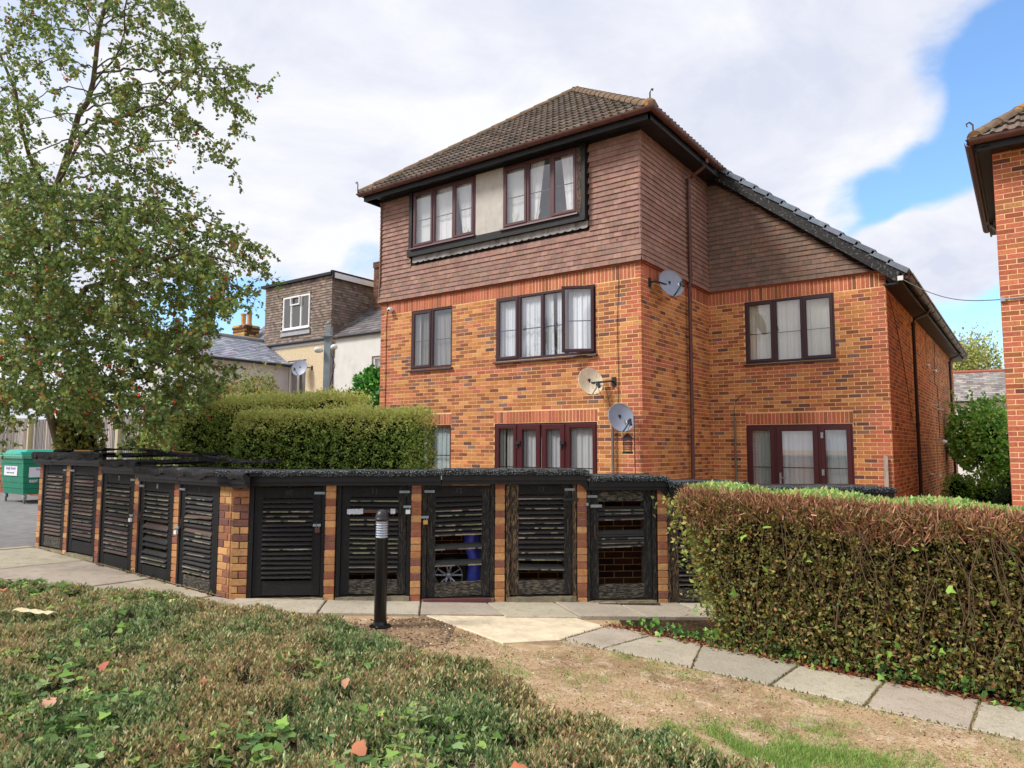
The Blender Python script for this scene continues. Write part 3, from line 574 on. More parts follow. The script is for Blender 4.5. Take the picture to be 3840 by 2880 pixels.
window(flats, FG, *D2, [(0, .29, 'sash'), (.29, .70, 'door'), (.70, 1, 'sash')], m_updoor, -.005, .60, [(0, .3, 0, .3, 1, 0, (176, 186, 186)), (.3, .68, .3, .68, 1, 0, (222, 226, 228)), (.72, .92, .72, .98, 1, 0, (184, 196, 200))], name='garden_door', sill=False, low=.0, sw=.085)
hd = MB()
hd.box(FG, 1.36, 1.395, .01, .03, .86, 1.16); hd.tube([FG.p(1.378, .03, 1.06), FG.p(1.378, .06, 1.06), FG.p(1.50, .06, 1.06)], .009); hd.build('door_handle', m_metal, flats)
for z in (1.83, 1.13): hd = MB(); hd.box(FG, 2.14, 2.185, .01, .03, z, z + .11); hd.build('hinge', m_metal, flats)
for s in (-2.60, -1.60):
    hd = MB(); hd.box(FM, s - .05, s + .04, .0, .045, 1.70, 1.76); hd.box(FM, s - .05, s - .02, .0, .025, 1.62, 1.71); hd.build('door_catch', m_dark, flats)
for (a, b, c, d) in SLIT:
    o = window(flats, FE, a, b, c, d, [(0, 1, 'fixed')], m_upvc, -.03, 0, [(0, 1, 0, 1, 1, 0, (206, 206, 200))], sill=False, inter=.5, fw=.03)
    sl_ = MB(); sl_.box(FE, a - .03, b + .03, -.02, .06, c - .05, c - .01); sl_.build('sill', m_white, o)

# ---- roof
PITCH = math.atan(.8); EZ = 7.38; OV = .45; XA, XB = -6.82, .45; XM = (XA + XB) / 2; RUN = (XB - XA) / 2
class Slope:    # s along the eave, v up the slope, n normal
    def __init__(q, o, a, up): q.o = Vector(o); q.a = Vector(a); h = Vector(up); q.u = (h * math.cos(PITCH) + Vector((0, 0, math.sin(PITCH)))); q.n = q.a.cross(q.u)
    def p(q, s, v, n): return tuple(q.o + q.a * s + q.u * v + q.n * n)
prof = [(0, .0), (.06, .0), (.075, .016), (.098, .026), (.122, .016), (.138, 0), (.15, 0)]
def roman(sl, width, v, g, lo, hi, s):
    """one double-roman tile: two rolls, 0.30 wide; lo/hi functions clamp s to the hips"""
    top = []; bot = []; und = []
    P2 = [(x + k * .15, h) for k in (0, 1) for x, h in prof[(1 if k else 0):]]
    for x, h in P2:
        a = min(max(s + x * width / .3, lo(v)), hi(v)); b = min(max(s + x * width / .3, lo(v + g)), hi(v + g))
        bot.append(sl.p(a, v - .045, h * 1.15 + .055)); top.append(sl.p(b, v + g + .01, h + .012)); und.append(sl.p(a, v - .03, h + .012))
    n_ = len(P2); return bot + top + und, [(i, i + 1, n_ + i + 1, n_ + i) for i in range(n_ - 1)] + [(2 * n_ + i, 2 * n_ + i + 1, i + 1, i) for i in range(n_ - 1)]
RC = [(112, 101, 92), (104, 94, 86), (120, 108, 98), (96, 88, 81), (112, 99, 88)]
sF = Slope((XA, -OV, EZ), (1, 0, 0), (0, 1, 0)); Lf = XB - XA; cp = math.cos(PITCH); g = .30; rowsF = int(RUN / cp / g) + 1
for i in range(rowsF):
    v = i * g; lo = lambda q: min(q * cp, Lf / 2); hi = lambda q: max(Lf - q * cp, Lf / 2)
    for j in range(int(Lf / .3) + 1):
        s = j * .3
        if s + .3 <= lo(v) + .01 or s >= hi(v) - .01: continue
        vs, fs = roman(sF, .3, v, g, lo, hi, s); mb = MB(); mb.add(vs, fs, lin(vary(R.choice(RC), .08))); o = mb.build('roof_tile', m_rooftile, flats)
YE = S_ + LW + .3
def strip(sl, s0, s1, v0, v1, name, lo=None, hi=None, cols=RC):
    mb = MB(); v = v0; lo = lo or (lambda q: s0); hi = hi or (lambda q: s1)
    while v < v1:
        s = s0
        while s < s1:
            if not (s + .3 <= lo(v) + .01 or s >= hi(v) - .01): mb.add(*roman(sl, .3, v, min(g, v1 - v), lo, hi, s), lin(vary(R.choice(cols), .08)))
            s += .3
        v += g
    return mb.build(name, m_rooftile, flats, kind='stuff')
XW = 3.70; EW = EZ - (XW - XB) * .8
sR = Slope((XB, -OV, EZ), (0, 1, 0), (-1, 0, 0)); strip(sR, 0, 3.45, 0, RUN / cp, 'side_roof_tiles', lo=lambda q: q * cp, hi=lambda q: 3.45)
sW = Slope((XW, 3.0, EW), (0, 1, 0), (-1, 0, 0)); vt = (XW - XM) / cp
GR = [(112, 122, 136), (104, 114, 128), (118, 128, 142)]
strip(sW, .30, YE - 3.0, 0, vt, 'wing_roof_tiles')
sLf = Slope((XA, YE, EZ), (0, -1, 0), (1, 0, 0)); strip(sLf, 0, YE + OV, 0, RUN / cp, 'left_roof_tiles', lo=lambda q: 0, hi=lambda q: YE + OV - q * cp)
# cloaked verge tiles stepping down the wing
v = 0; nvt = 0
while v < (XW - XB) / cp + .25:
    mb = MB(); P = sW.p; a, b, w_ = v - .03, v + .345, .34; c = lin(vary(R.choice(GR), .05))
    mb.hexa([P(-.035, a, .075), P(-.035, a, .075 - .09), P(-.035, b, .045 - .09), P(-.035, b, .045), P(w_, a, .075), P(w_, a, .0), P(w_, b, .0), P(w_, b, .045)][:4] + [P(w_, a, .075), P(w_, a, .02), P(w_, b, -.01), P(w_, b, .045)], c)
    mb.box(Fr((0, 0), (1, 0)), 0, 0, 0, 0, 0, 0) if False else None
    mb.build('verge_tile', m_slate, flats); v += .335; nvt += 1
# hips and ridge
def hip(p0, p1, n):
    p0, p1 = Vector(p0), Vector(p1); d = (p1 - p0).normalized(); u = d.cross(Vector((0, 0, 1))).normalized(); w = u.cross(d)
    for i in range(n):
        a = p0.lerp(p1, i / n); b = p0.lerp(p1, (i + 1.12) / n); vs = []; sag = .0
        for q, r in ((a, .135), (b, .118)): vs += [q + u * math.cos(t) * r + w * (math.sin(t) * r * .8 - .03) for t in [math.pi * k / 8 for k in range(9)]]
        mb = MB(); mb.add(vs, [(k, k + 1, 10 + k, 9 + k) for k in range(8)] + [tuple(range(9))]); o = mb.build('ridge_tile', m_ridge, flats); smoothen(o, 50)
AP = (XM, -OV + RUN, EZ + RUN * .8)
hip((XB - .02, -OV + .02, EZ + .05), (AP[0], AP[1], AP[2] + .05), 15); hip((XA + .02, -OV + .02, EZ + .05), (AP[0], AP[1], AP[2] + .05), 15); hip((AP[0], AP[1], AP[2] + .04), (AP[0], YE, AP[2] + .04), 30)
mb = MB(); mb.lathe((XB - .06, -OV + .06, EZ + .02), [(.0, .16), (.06, .155), (.105, .12), (.125, .05), (.125, -.02)], 14); smoothen(mb.build('hip_end_tile', m_ridge, flats))
for (x, y, dx) in ((XB - .02, -OV + .0, 1), (XA + .0, -OV - .02, -1)):
    mb = MB(); mb.tube([(x, y, EZ + .05), (x, y, EZ + .26), (x + .03 * dx, y, EZ + .31), (x + .06 * dx, y - .01, EZ + .30), (x + .05 * dx, y - .01, EZ + .27)], .013, 6); mb.build('hip_iron', m_rust, flats)
# fascias, soffits, gutters
sf = MB()
sf.box(FW, XA + .12, XB - .06, OV - .09, OV - .06, 7.22, 7.40); sf.box(FS, -OV + .06, 3.0, OV - .09, OV - .06, 7.22, 7.40)
sf.box(FW, XA + .12, XB - .06, -.02, OV - .09, 7.29, 7.315); sf.box(FS, -.02, 3.2, .0, OV - .09, 7.285, 7.31)
sf.box(FM, XL - .08, .05, 0.036, .06, 7.24, 7.30)
sf.box(FE, -.235, LW + .25, .26, .29, EW - .19, EW - .01); sf.box(FE, -.2, LW + .2, -.01, .27, EW - .20, EW - .17)
sf.box(FL, -12, 8 + OV - .1, .2, .23, 7.22, 7.4); sf.box(FL, -9, 8 + OV - .1, 0, .2, 7.29, 7.31)
sf.build('fascia_and_soffit', m_black, flats)
bb = MB(); P = sW.p      # bargeboard
up0, up1 = -.02, (XW - XB) / cp + .06
bb.hexa([(lambda s, v, n: sW.p(s, v, n))(*q) for q in ((.0, up1, -.02), (.0, up0, -.02), (.0, up0, -.22), (.0, up1, -.22))] + [sW.p(*q) for q in ((.03, up1, -.02), (.03, up0, -.02), (.03, up0, -.22), (.03, up1, -.22))])
bb.build('bargeboard', m_barge, flats)
bs_ = MB(); bs_.hexa([sW.p(*q) for q in ((.03, up1, -.2), (.03, up0, -.2), (.24, up0, -.2), (.24, up1, -.2), (.03, up1, -.17), (.03, up0, -.17), (.24, up0, -.17), (.24, up1, -.17))]); bs_.build('verge_soffit', m_black, flats)
GP = [(.072 * math.cos(t), .072 * math.sin(t)) for t in [math.pi + math.pi * k / 10 for k in range(11)]]; GP2 = [(x * .9, y * .9 + .002) for x, y in GP][::-1]
def gutter(fr, s0, s1, d, z, m0, m1, mat, name='gutter', joints=()):
    pr_ = GP + GP2; n_ = len(pr_); vs = [fr.p(s0 + m0 * (d + x), d + x, z + y) for x, y in pr_] + [fr.p(s1 + m1 * (d + x), d + x, z + y) for x, y in pr_]
    mb = MB(); mb.add(vs, [(k, (k + 1) % n_, n_ + (k + 1) % n_, n_ + k) for k in range(n_)] + [tuple(range(n_)), tuple(range(n_, 2 * n_))]); o = smoothen(mb.build(name, mat, flats), 40)
    for s in joints:
        b = MB(); q = [(x * 1.12, y * 1.12) for x, y in GP]; vs = [fr.p(s, d + x, z + y) for x, y in q] + [fr.p(s + .035, d + x, z + y) for x, y in q]; b.add(vs, [(k, k + 1, 12 + k, 11 + k) for k in range(10)] + [tuple(range(11)), tuple(range(11, 22))])
        b.build('gutter_bracket', mat, o)
gutter(FM, XA + .05, 0, OV + .015, 7.385, 0, 1, m_gutter, joints=[-6.3, -5.6, -4.95, -4.25, -3.55, -2.85, -2.15, -1.45, -.75, -.1])
gutter(FS, 0, 2.72, OV + .015, 7.385, -1, 0, m_gutter, joints=[.15, .95, 1.75, 2.5])
gutter(FE, -.20, LW + .2, .36, EW - .06, 0, 0, m_gutter_d, joints=[.5, 1.6, 2.7, 3.8, 5, 6.2, 7.4, 8.6, 9.8, 11, 12.2, 13.2])
gc = MB(); gc.add([FE.p(-.2, .36 + x, EW - .06 + y) for x, y in GP], [tuple(range(11))], None); gc.build('gutter_stop_end', m_gutter, flats)
# downpipes
dp = MB(); X0 = .085; dp.tube([(.46, 2.05, 7.33), (.46, 2.05, 7.24), (.40, 2.05, 7.16), (.16, 2.05, 7.03), (X0, 2.05, 6.96), (X0, 2.05, 4.98), (X0 + .0, 2.05, 4.90), (X0, 2.0, 4.80), (X0, 2.0, -.3)], .036, 10)
for z in (6.93, 6.6, 5.02, 4.78, 3.0, 4.6): dp.tube([(X0, 2.05 if z > 4.9 else 2.0, z), (X0, 2.05 if z > 4.9 else 2.0, z + .07)], .045, 10)
smoothen(dp.build('downpipe', m_gutter, flats))
for yy, top in ((S_ + 2.95, 4.44), (S_ + 11.6, 4.44)):
    dp = MB(); xx = XR + .085; dp.tube([(XR + .36, yy + .25, EW - .1), (XR + .36, yy + .25, EW - .17), (XR + .30, yy + .2, EW - .24), (xx + .02, yy, EW - .36), (xx, yy, EW - .45), (xx, yy, -.4)], .036, 8)
    for z in (EW - .5, 2.1): dp.tube([(xx, yy, z), (xx, yy, z + .08)], .046, 8)
    smoothen(dp.build('downpipe', m_gutter_d, flats))
bl_ = MB(); bl_.lathe(FE.p(8.55, 0, 1.82), [(0, .16), (.03, .155), (.055, .10), (.06, .06), (.04, .04), (.035, 0)], 12, None, tuple(FE.n)); smoothen(bl_.build('bulkhead_light', m_white, flats))
for s, z in ((4.9, 2.74), (6.4, 2.70)):
    v_ = MB(); v_.tube([FE.p(s + 1.6, 0, z), FE.p(s + 1.6, .16, z - .02)], .02, 8); v_.build('overflow_pipe', m_white, flats)

# ================================================================== things fixed to the flats
def dish(fr, s, z, out, name_lab, mat, r=.27, yaw=0.0, br_s=-.3, lnb_side=1, wire=True, grp='satellite dishes on the flats'):
    """offset satellite dish; axis turned by yaw from the wall normal, tilted up"""
    c = Vector(fr.p(s, out, z)); ax = (fr.n * math.cos(yaw) + fr.a * math.sin(yaw)); ax = (ax * .93 + Vector((0, 0, .30))).normalized()
    t = thing('satellite_dish', fr.p(s + br_s, 0, z), name_lab, 'satellite dish', grp)
    u = ax.cross(Vector((0, 0, 1))).normalized(); w = u.cross(ax); vs = []; nr, na = 7, 32
    for i in range(nr + 1):
        q = i / nr
        for k in range(na): th = 2 * math.pi * k / na; vs.append(c + (u * math.cos(th) * .92 + w * math.sin(th)) * r * q + ax * (.055 * (q * q - 1)))
    m = MB(); m.add(vs, [(i * na + k, i * na + (k + 1) % na, (i + 1) * na + (k + 1) % na, (i + 1) * na + k) for i in range(nr) for k in range(na)])
    rim = [c + (u * math.cos(2 * math.pi * k / na) * .92 + w * math.sin(2 * math.pi * k / na)) * r for k in range(na)] ; m.tube(rim + [rim[0]], .006, 6, cap=False)
    smoothen(m.build('reflector', mat, t), 60)
    low = c - w * r * .95 - ax * .0; lnb = c + ax * r * 1.05 - w * r * .62
    a = MB(); a.tube([low - ax * .05, low + ax * .02, lnb - w * .03], .011, 6); a.tube([low - ax * .05 + u * .03, c - ax * .07], .012, 6); a.build('feed_arm', m_dark if mat is not m_dish_r else m_metal, t)
    a = MB(); a.tube([lnb - ax * .03, lnb + ax * .06], .024, 8); a.tube([lnb + ax * .03, lnb + ax * .05 - w * .09], .026, 8); a.build('receiver_head', m_dark, t)
    a = MB(); a.tube([lnb - ax * .055, lnb - ax * .03], .029, 10); a.build('receiver_cap', m_white, t)
    b = MB(); bp = Vector(fr.p(s + br_s, .02, z)); b.box(fr, s + br_s - .04, s + br_s + .04, 0, .02, z - .08, z + .08); b.tube([bp, bp + fr.n * .12, c - ax * .09], .018, 8); b.tube([c - ax * .1 - w * .06, c - ax * .06 + w * .07], .03, 6); b.build('wall_bracket', m_dark, t)
    if wire:
        e = lnb - w * .08; e2 = bp + Vector((0, 0, -.1)); pts = [e.lerp(e2, q) - Vector((0, 0, .22 * math.sin(q * math.pi))) for q in [k / 10 for k in range(11)]]
        b = MB(); b.tube(pts, .004, 5); b.build('cable', m_dark, t)
    return t
dish(FS, .62, 4.575, .30, 'grey satellite dish on the side wall just below the hung tiles', m_dish, .265, -.62, -.28)
dish(FM, -.84, 2.80, .30, 'cream satellite dish streaked with rust, middle dish on the brickwork', m_dish_r, .25, .92, .30)
dish(FM, -.24, 2.15, .32, 'grey satellite dish on the pole above the hanging bird feeder', m_dish, .255, .90, -.25)
def pole(fr, s, d, z0, z1, lab, mat, r=.022, name='metal_pole', cat='pole', base=None):
    b = MB(); b.tube([fr.p(s, d, z0), fr.p(s, d, z1)], r, 12); o = smoothen(b.build(name, mat)); o['label'] = lab; o['category'] = cat; return o
m_pole = M('brown_grey_pole', (124, 112, 106), .5, .15, 8, metal=.2)
pole(FM, -.545, .06, -.2, 2.24, 'brown grey metal pole standing against the front wall beside the grey dish', m_pole, .026)
pole(FG, .52, .06, -.2, 2.26, 'dull grey metal pole on the wing wall left of the garden door', M('grey_green_pole', (112, 114, 104), .5, .15, 8, metal=.2), .02)
b = MB(); b.box(FG, 3.20, 3.27, .04, .08, -.3, 1.50); b.box(FG, 3.21, 3.26, .08, .084, 1.25, 1.36, None); o = b.build('wooden_post', M('bleached_timber', (168, 158, 148), .9, .2, 12, 6, .4, 40, .1, stretch=(4, 4, .5))); o['label'] = 'pale bleached timber post by the right corner of the wing wall'; o['category'] = 'post'
def cable(pts, lab, mat=None, r=.004, name='cable'):
    b = MB(); b.tube(pts, r, 5); o = b.build(name, mat or m_dark); o['label'] = lab; o['category'] = 'cable'; return o
m_cb = M('brown_cable', (70, 44, 40), .6, .05)
cz = [k / 24 for k in range(25)]
cable([FM.p(-.44 + .02 * math.sin(q * 9) - .1 * max(0, q - .6), .012 + .02 * (q < .02), 5.35 - q * 3.1) for q in cz] + [FM.p(-.53, .03, 2.22)], 'thin brown cable running down the front wall past the rusty dish', m_cb, .005)
cable([FM.p(-.70 + .13 * q, .012, 2.68 - .46 * q) for q in cz], 'short brown cable from the rusty dish down to the pole', m_cb, .004)
cable([FM.p(-6.27, .012, 4.86), FM.p(-6.26, .015, 4.75), FM.p(-6.28, .012, 4.3), FM.p(-6.27, .012, 3.2), FM.p(-6.28, .012, .2)], 'dark cable clipped down the far left end of the front wall', m_cb, .007)
cable([FG.p(.50, .03, 2.25), FG.p(.50, .015, 2.45), FG.p(.54, .012, 2.6), FG.p(.62, .012, 2.68), FG.p(.73, .012, 2.72)], 'thin wire curving up from the pole on the wing wall', m_dark, .005)
cable([FE.p(.22 + q * 2.4, .02, 4.45 - q * 2.2 + .25 * math.sin(q * 3.1)) for q in cz], 'slack dark wire drooping across the shaded side wall of the wing', m_dark, .006)
cable([FE.p(7.9, .03, 4.48), FE.p(7.3, .03, 3.4), FE.p(8.0, .03, 3.3), FE.p(8.05, .03, 1.9)], 'black cable falling between the slit windows of the wing side wall', m_dark, .009)
WS = Vector((3.63, 2.98, 4.66)); WE = Vector((5.12, 1.17, 3.79))
cable([WS.lerp(WE, q) - Vector((0, 0, .16 * math.sin(q * math.pi))) for q in cz], 'overhead line slung from the wing eave to the neighbouring brick building', M('grey_line', (96, 96, 94), .6, .05), .007, 'overhead_line')
b = MB(); b.box(FW, 3.58, 3.67, -2.97, -2.93, 4.62, 4.70); o = b.build('line_bracket', m_white, flats)
# little white camera on the left
t = thing('security_camera', FM.p(-6.12, 0, 4.70), 'small white security camera on the wall under the hung tiles', 'camera')
b = MB(); b.lathe(FM.p(-6.12, .0, 4.71), [(0.05, 0), (.05, .03), (.06, .05), (.062, .10), (.04, .13), (0, .14)], 14, None, (0.1, -1, -.2)); smoothen(b.build('housing', m_white, t)); b = MB(); b.lathe(FM.p(-6.10, .125, 4.68), [(0.022, 0), (.022, .02), (0, .022)], 10, None, (0.1, -1, -.2)); b.build('camera_lens', m_dark, t)
# bird feeder
fx, fd, fz = -.16, .26, 1.56
t = thing('bird_feeder', FM.p(fx, fd, fz), 'dark mesh peanut feeder with domed lid hanging beneath the lower grey dish', 'bird feeder')
b = MB(); b.lathe(FM.p(fx, fd, fz + .22), [(.0, .10), (.03, .09), (.075, .04), (.11, 0), (.0, 0)], 16); smoothen(b.build('lid', M('purple_brown_lid', (48, 30, 42), .4, .1), t), 50)
b = MB()
for k in range(10): a = 2 * math.pi * k / 10; b.tube([FM.p(fx + .07 * math.cos(a), fd + .07 * math.sin(a), fz), FM.p(fx + .07 * math.cos(a), fd + .07 * math.sin(a), fz + .22)], .004, 4)
for k in range(6): rr_ = [FM.p(fx + .07 * math.cos(2 * math.pi * i / 14), fd + .07 * math.sin(2 * math.pi * i / 14), fz + .04 * k + .01) for i in range(15)]; b.tube(rr_, .004, 4, cap=False)
b.build('wire_cage', m_dark, t); b = MB(); b.lathe(FM.p(fx, fd, fz - .02), [(0, 0), (.09, 0), (.095, .03), (.07, .03)], 16); b.build('tray', m_dark, t)
b = MB(); b.tube([FM.p(fx, fd, fz + .3), FM.p(fx - .05, fd, fz + .55)], .004, 4); b.tube([FM.p(fx + .12, fd - .05, fz - .9), FM.p(fx + .10, fd - .05, fz + .62)], .008, 5); b.build('hanger', m_dark, t)

# ================================================================== THE BIN STORE
store = thing('bin_store', (-1.4, -6.8, .07), 'long low brick and black timber bin store with slatted numbered doors and felt roof', 'bin store')
FA = Fr((A0.x, A0.y), (AD.x, AD.y)); FB = Fr((0, -6.84), (1, 0))
rp = []; cor = MB(); PITCHS = .889
def gz(fr, s): p = fr.p(s, 0, 0); return G(p[0], p[1])
KD = 2
def pier(fr, s, w, zt, depth=.7, brick_kind=KD):
    z0 = gz(fr, s) - .06; n_ = int(round((zt - z0) / .075)); d1 = .0; prev = None
    for i in range(n_):
        k = 0 if R.random() < .62 else 1; col = R.choice([(194, 142, 98), (186, 130, 88), (200, 150, 104)]) if k == 0 else R.choice([(150, 96, 76), (164, 104, 80), (134, 90, 80)])
        put(rp, fr, s - w / 2, s + w / 2, z0 + i * .075, z0 + i * .075 + .066, -.22, .0 + R.uniform(0, .004), lin(vary(col, .06)))
    cor.box(fr, s - w / 2 + .006, s + w / 2 - .006, -depth, -.008, z0, z0 + n_ * .075)
PA = [0, .889, 1.778, 2.667, 3.556, 4.445, 5.334]; topA = {0: 1.295, 1: 1.295, 2: 1.295, 3: 1.295, 4: 1.24, 5: 1.16, 6: 1.12}
for i, s in enumerate(PA): pier(FA, s - .005, .105, topA[i])
PB = [-6.12, -5.245, -4.325, -3.365, -2.455]; topB = [1.43, 1.43, 1.40, 1.30, 1.28]
for s, z in zip(PB, topB): pier(FB, s, .105, z)
# corner pier, brick by brick
cw = [(-.965, -.835)]
for i in range(17):
    z = .0 + i * .075; e = i % 2
    for (fr, a, b) in ((FA, -1.0 - .0, -.835), (FB, -1.60, -1.385)):
        if fr is FA: parts = [(a, b)] if e else [(a, a + .075), (a + .085, b)]
        else: parts = [(a, b - .045), (b - .035, b)] if e else [(a, a + .095), (a + .105, b)]
        for (p, q) in parts: put(rp, fr, p, q, z, z + .066, -.10, .0, lin(vary(bcol(2), .07)))
cor.add([(x, y, z) for z in (0, 1.28) for x, y in ((-1.60, -6.83), (-1.385, -6.83), (-1.24, -6.70), (-1.5, -6.3), (-1.62, -6.3))], [(0, 1, 6, 5), (1, 2, 7, 6), (2, 3, 8, 7), (3, 4, 9, 8), (4, 0, 5, 9)])
# back walls of brick
DEP = .72
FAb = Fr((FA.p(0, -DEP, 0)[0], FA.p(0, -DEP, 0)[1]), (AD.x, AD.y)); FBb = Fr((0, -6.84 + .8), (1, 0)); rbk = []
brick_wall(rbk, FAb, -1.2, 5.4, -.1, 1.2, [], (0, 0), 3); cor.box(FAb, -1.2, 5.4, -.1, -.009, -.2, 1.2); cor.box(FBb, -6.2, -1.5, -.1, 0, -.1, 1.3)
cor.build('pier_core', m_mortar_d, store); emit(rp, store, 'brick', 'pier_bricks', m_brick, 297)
arr_mesh('back_wall_bricks', np.array([corners(r) for r in rbk]), 8, np.array([r[7] for r in rbk]) * np.array([.24, .24, .25]), m_brick, store, BOXF, kind='stuff')  # scaled dark: shade inside the cupboards is put into the brick colour
fl = MB()
fl.add([(*FA.p(s, d, 0)[:2], gz(FA, s) + .03) for s, d in ((-1, 0), (5.4, 0), (5.4, -DEP), (-1, -DEP))], [(0, 1, 2, 3)]); fl.add([(s, y, G(s, y) + .03) for s, y in ((-6.2, -6.86), (-1.5, -6.86), (-1.5, -6.0), (-6.2, -6.0))], [(0, 1, 2, 3)])
fl.build('cupboard_floor', m_step, store)

def roof_piece(fr, s0, s1, zt, dback, lip=.065, dfront=.13, mat=m_felt, rag=.006, endcurl=0):
    n = max(4, int((s1 - s0) / .05)); vs = []; prof_ = [(-dback, -.03), (-dback * .5, -.016), (dfront - .05, -.002), (dfront - .012, -.008), (dfront, -.03), (dfront - .002, -lip * .6), (dfront - .01, -lip), (dfront - .03, -lip + .004), (dfront - .04, -.012)]
    ph = [R.uniform(0, 6) for _ in range(4)]
    for i in range(n + 1):
        s = s0 + (s1 - s0) * i / n; e = rag * (math.sin(s * 9 + ph[0]) + .6 * math.sin(s * 23 + ph[1]) + R.uniform(-.5, .5)); e2 = rag * .9 * (math.sin(s * 13 + ph[2]) + R.uniform(-.8, .8))
        drop = (-.022 * (max(0, 1 - (s1 - s) / .09) ** 2) if endcurl else 0)
        for j, (d, z) in enumerate(prof_): vs.append(fr.p(s, d + (e2 if 2 < j < 7 else 0), zt + z + drop + (e if j < 4 else e * .5 + e2 * (1.4 if j in (5, 6, 7) else .5))))
    m = len(prof_); mb = MB(); mb.add(vs, [(i * m + j, (i + 1) * m + j, (i + 1) * m + j + 1, i * m + j + 1) for i in range(n) for j in range(m - 1)] + [tuple(range(m)), tuple(n * m + j for j in range(m))])
    smoothen(mb.build('roof_felt', mat, store), 50)
    f = MB(); f.box(fr, s0 + .01, s1 - .01, .055, .085, zt - .125, zt - .035); f.box(fr, s0 + .01, s1 - .01, .03, .056, zt - .165, zt - .05); f.box(fr, s0 + .02, s1 - .02, -dback + .02, .03, zt - .05, zt - .02); f.build('fascia_board', m_black, store)
for (a, b, z, c) in ((-1.15, -.28, 1.405, 0), (-.30, 1.15, 1.408, 0), (1.14, 2.72, 1.42, 1), (2.715, 3.60, 1.352, 1), (3.595, 4.49, 1.288, 1), (4.49, 6.2, 1.225, 1)): roof_piece(FA, a, b, z, DEP + .12, endcurl=c, rag=.003)
for (a, b, z) in ((-6.22, -5.62, 1.545), (-5.63, -4.10, 1.55), (-4.12, -3.22, 1.47), (-3.24, -2.30, 1.40), (-2.31, -1.02, 1.395)): roof_piece(FB, a, b, z, .95, .075, .12, m_felt_old, .011)
# torn felt and board ends on the left roof
for (x, y, z, l, w, an, th, tl) in ((-5.9, -6.55, 1.565, .5, .25, .1, .02, .05), (-5.2, -6.45, 1.575, .7, .2, -.05, .015, .04), (-4.5, -6.3, 1.58, .6, .22, .15, .03, -.04), (-3.8, -6.6, 1.515, .7, .22, .05, .035, .06), (-3.5, -6.3, 1.53, .8, .25, -.1, .03, -.05), (-2.9, -6.5, 1.45, .8, .3, .08, .03, .05), (-2.4, -6.25, 1.465, .9, .2, -.06, .035, -.05), (-1.9, -6.2, 1.45, .6, .2, .1, .03, .04), (-3.0, -6.1, 1.53, .5, .15, .0, .02, .05)):
    sc_ = MB(); f2 = Fr((x, y), (math.cos(an), math.sin(an))); nn_ = 9
    for i in range(nn_):
        a, b = -l / 2 + l * i / nn_, -l / 2 + l * (i + 1) / nn_; h0, h1 = R.uniform(-.012, .02), R.uniform(-.012, .02)
        sc_.hexa([f2.p(a, w / 2, z + tl * a), f2.p(b, w / 2 + R.uniform(-.03, .03), z + tl * b), f2.p(b, w / 2, z + th + h1 + tl * b), f2.p(a, w / 2, z + th + h0 + tl * a), f2.p(a, -w / 2, z + tl * a), f2.p(b, -w / 2, z + tl * b), f2.p(b, -w / 2, z + th + tl * b), f2.p(a, -w / 2, z + th + tl * a)])
    sc_.build('torn_felt', m_felt_old, store)
tb_ = MB()
for (x, y, z, l) in ((-4.55, -6.93, 1.575, .45), (-3.55, -6.2, 1.56, .5)): tb_.box(Fr((x, y), (1, 0)), -l / 2, l / 2, 0, .05, z, z + .018)
tb_.build('roof_batten', M('raw_batten', (170, 130, 84), .9, .2, 10), store)

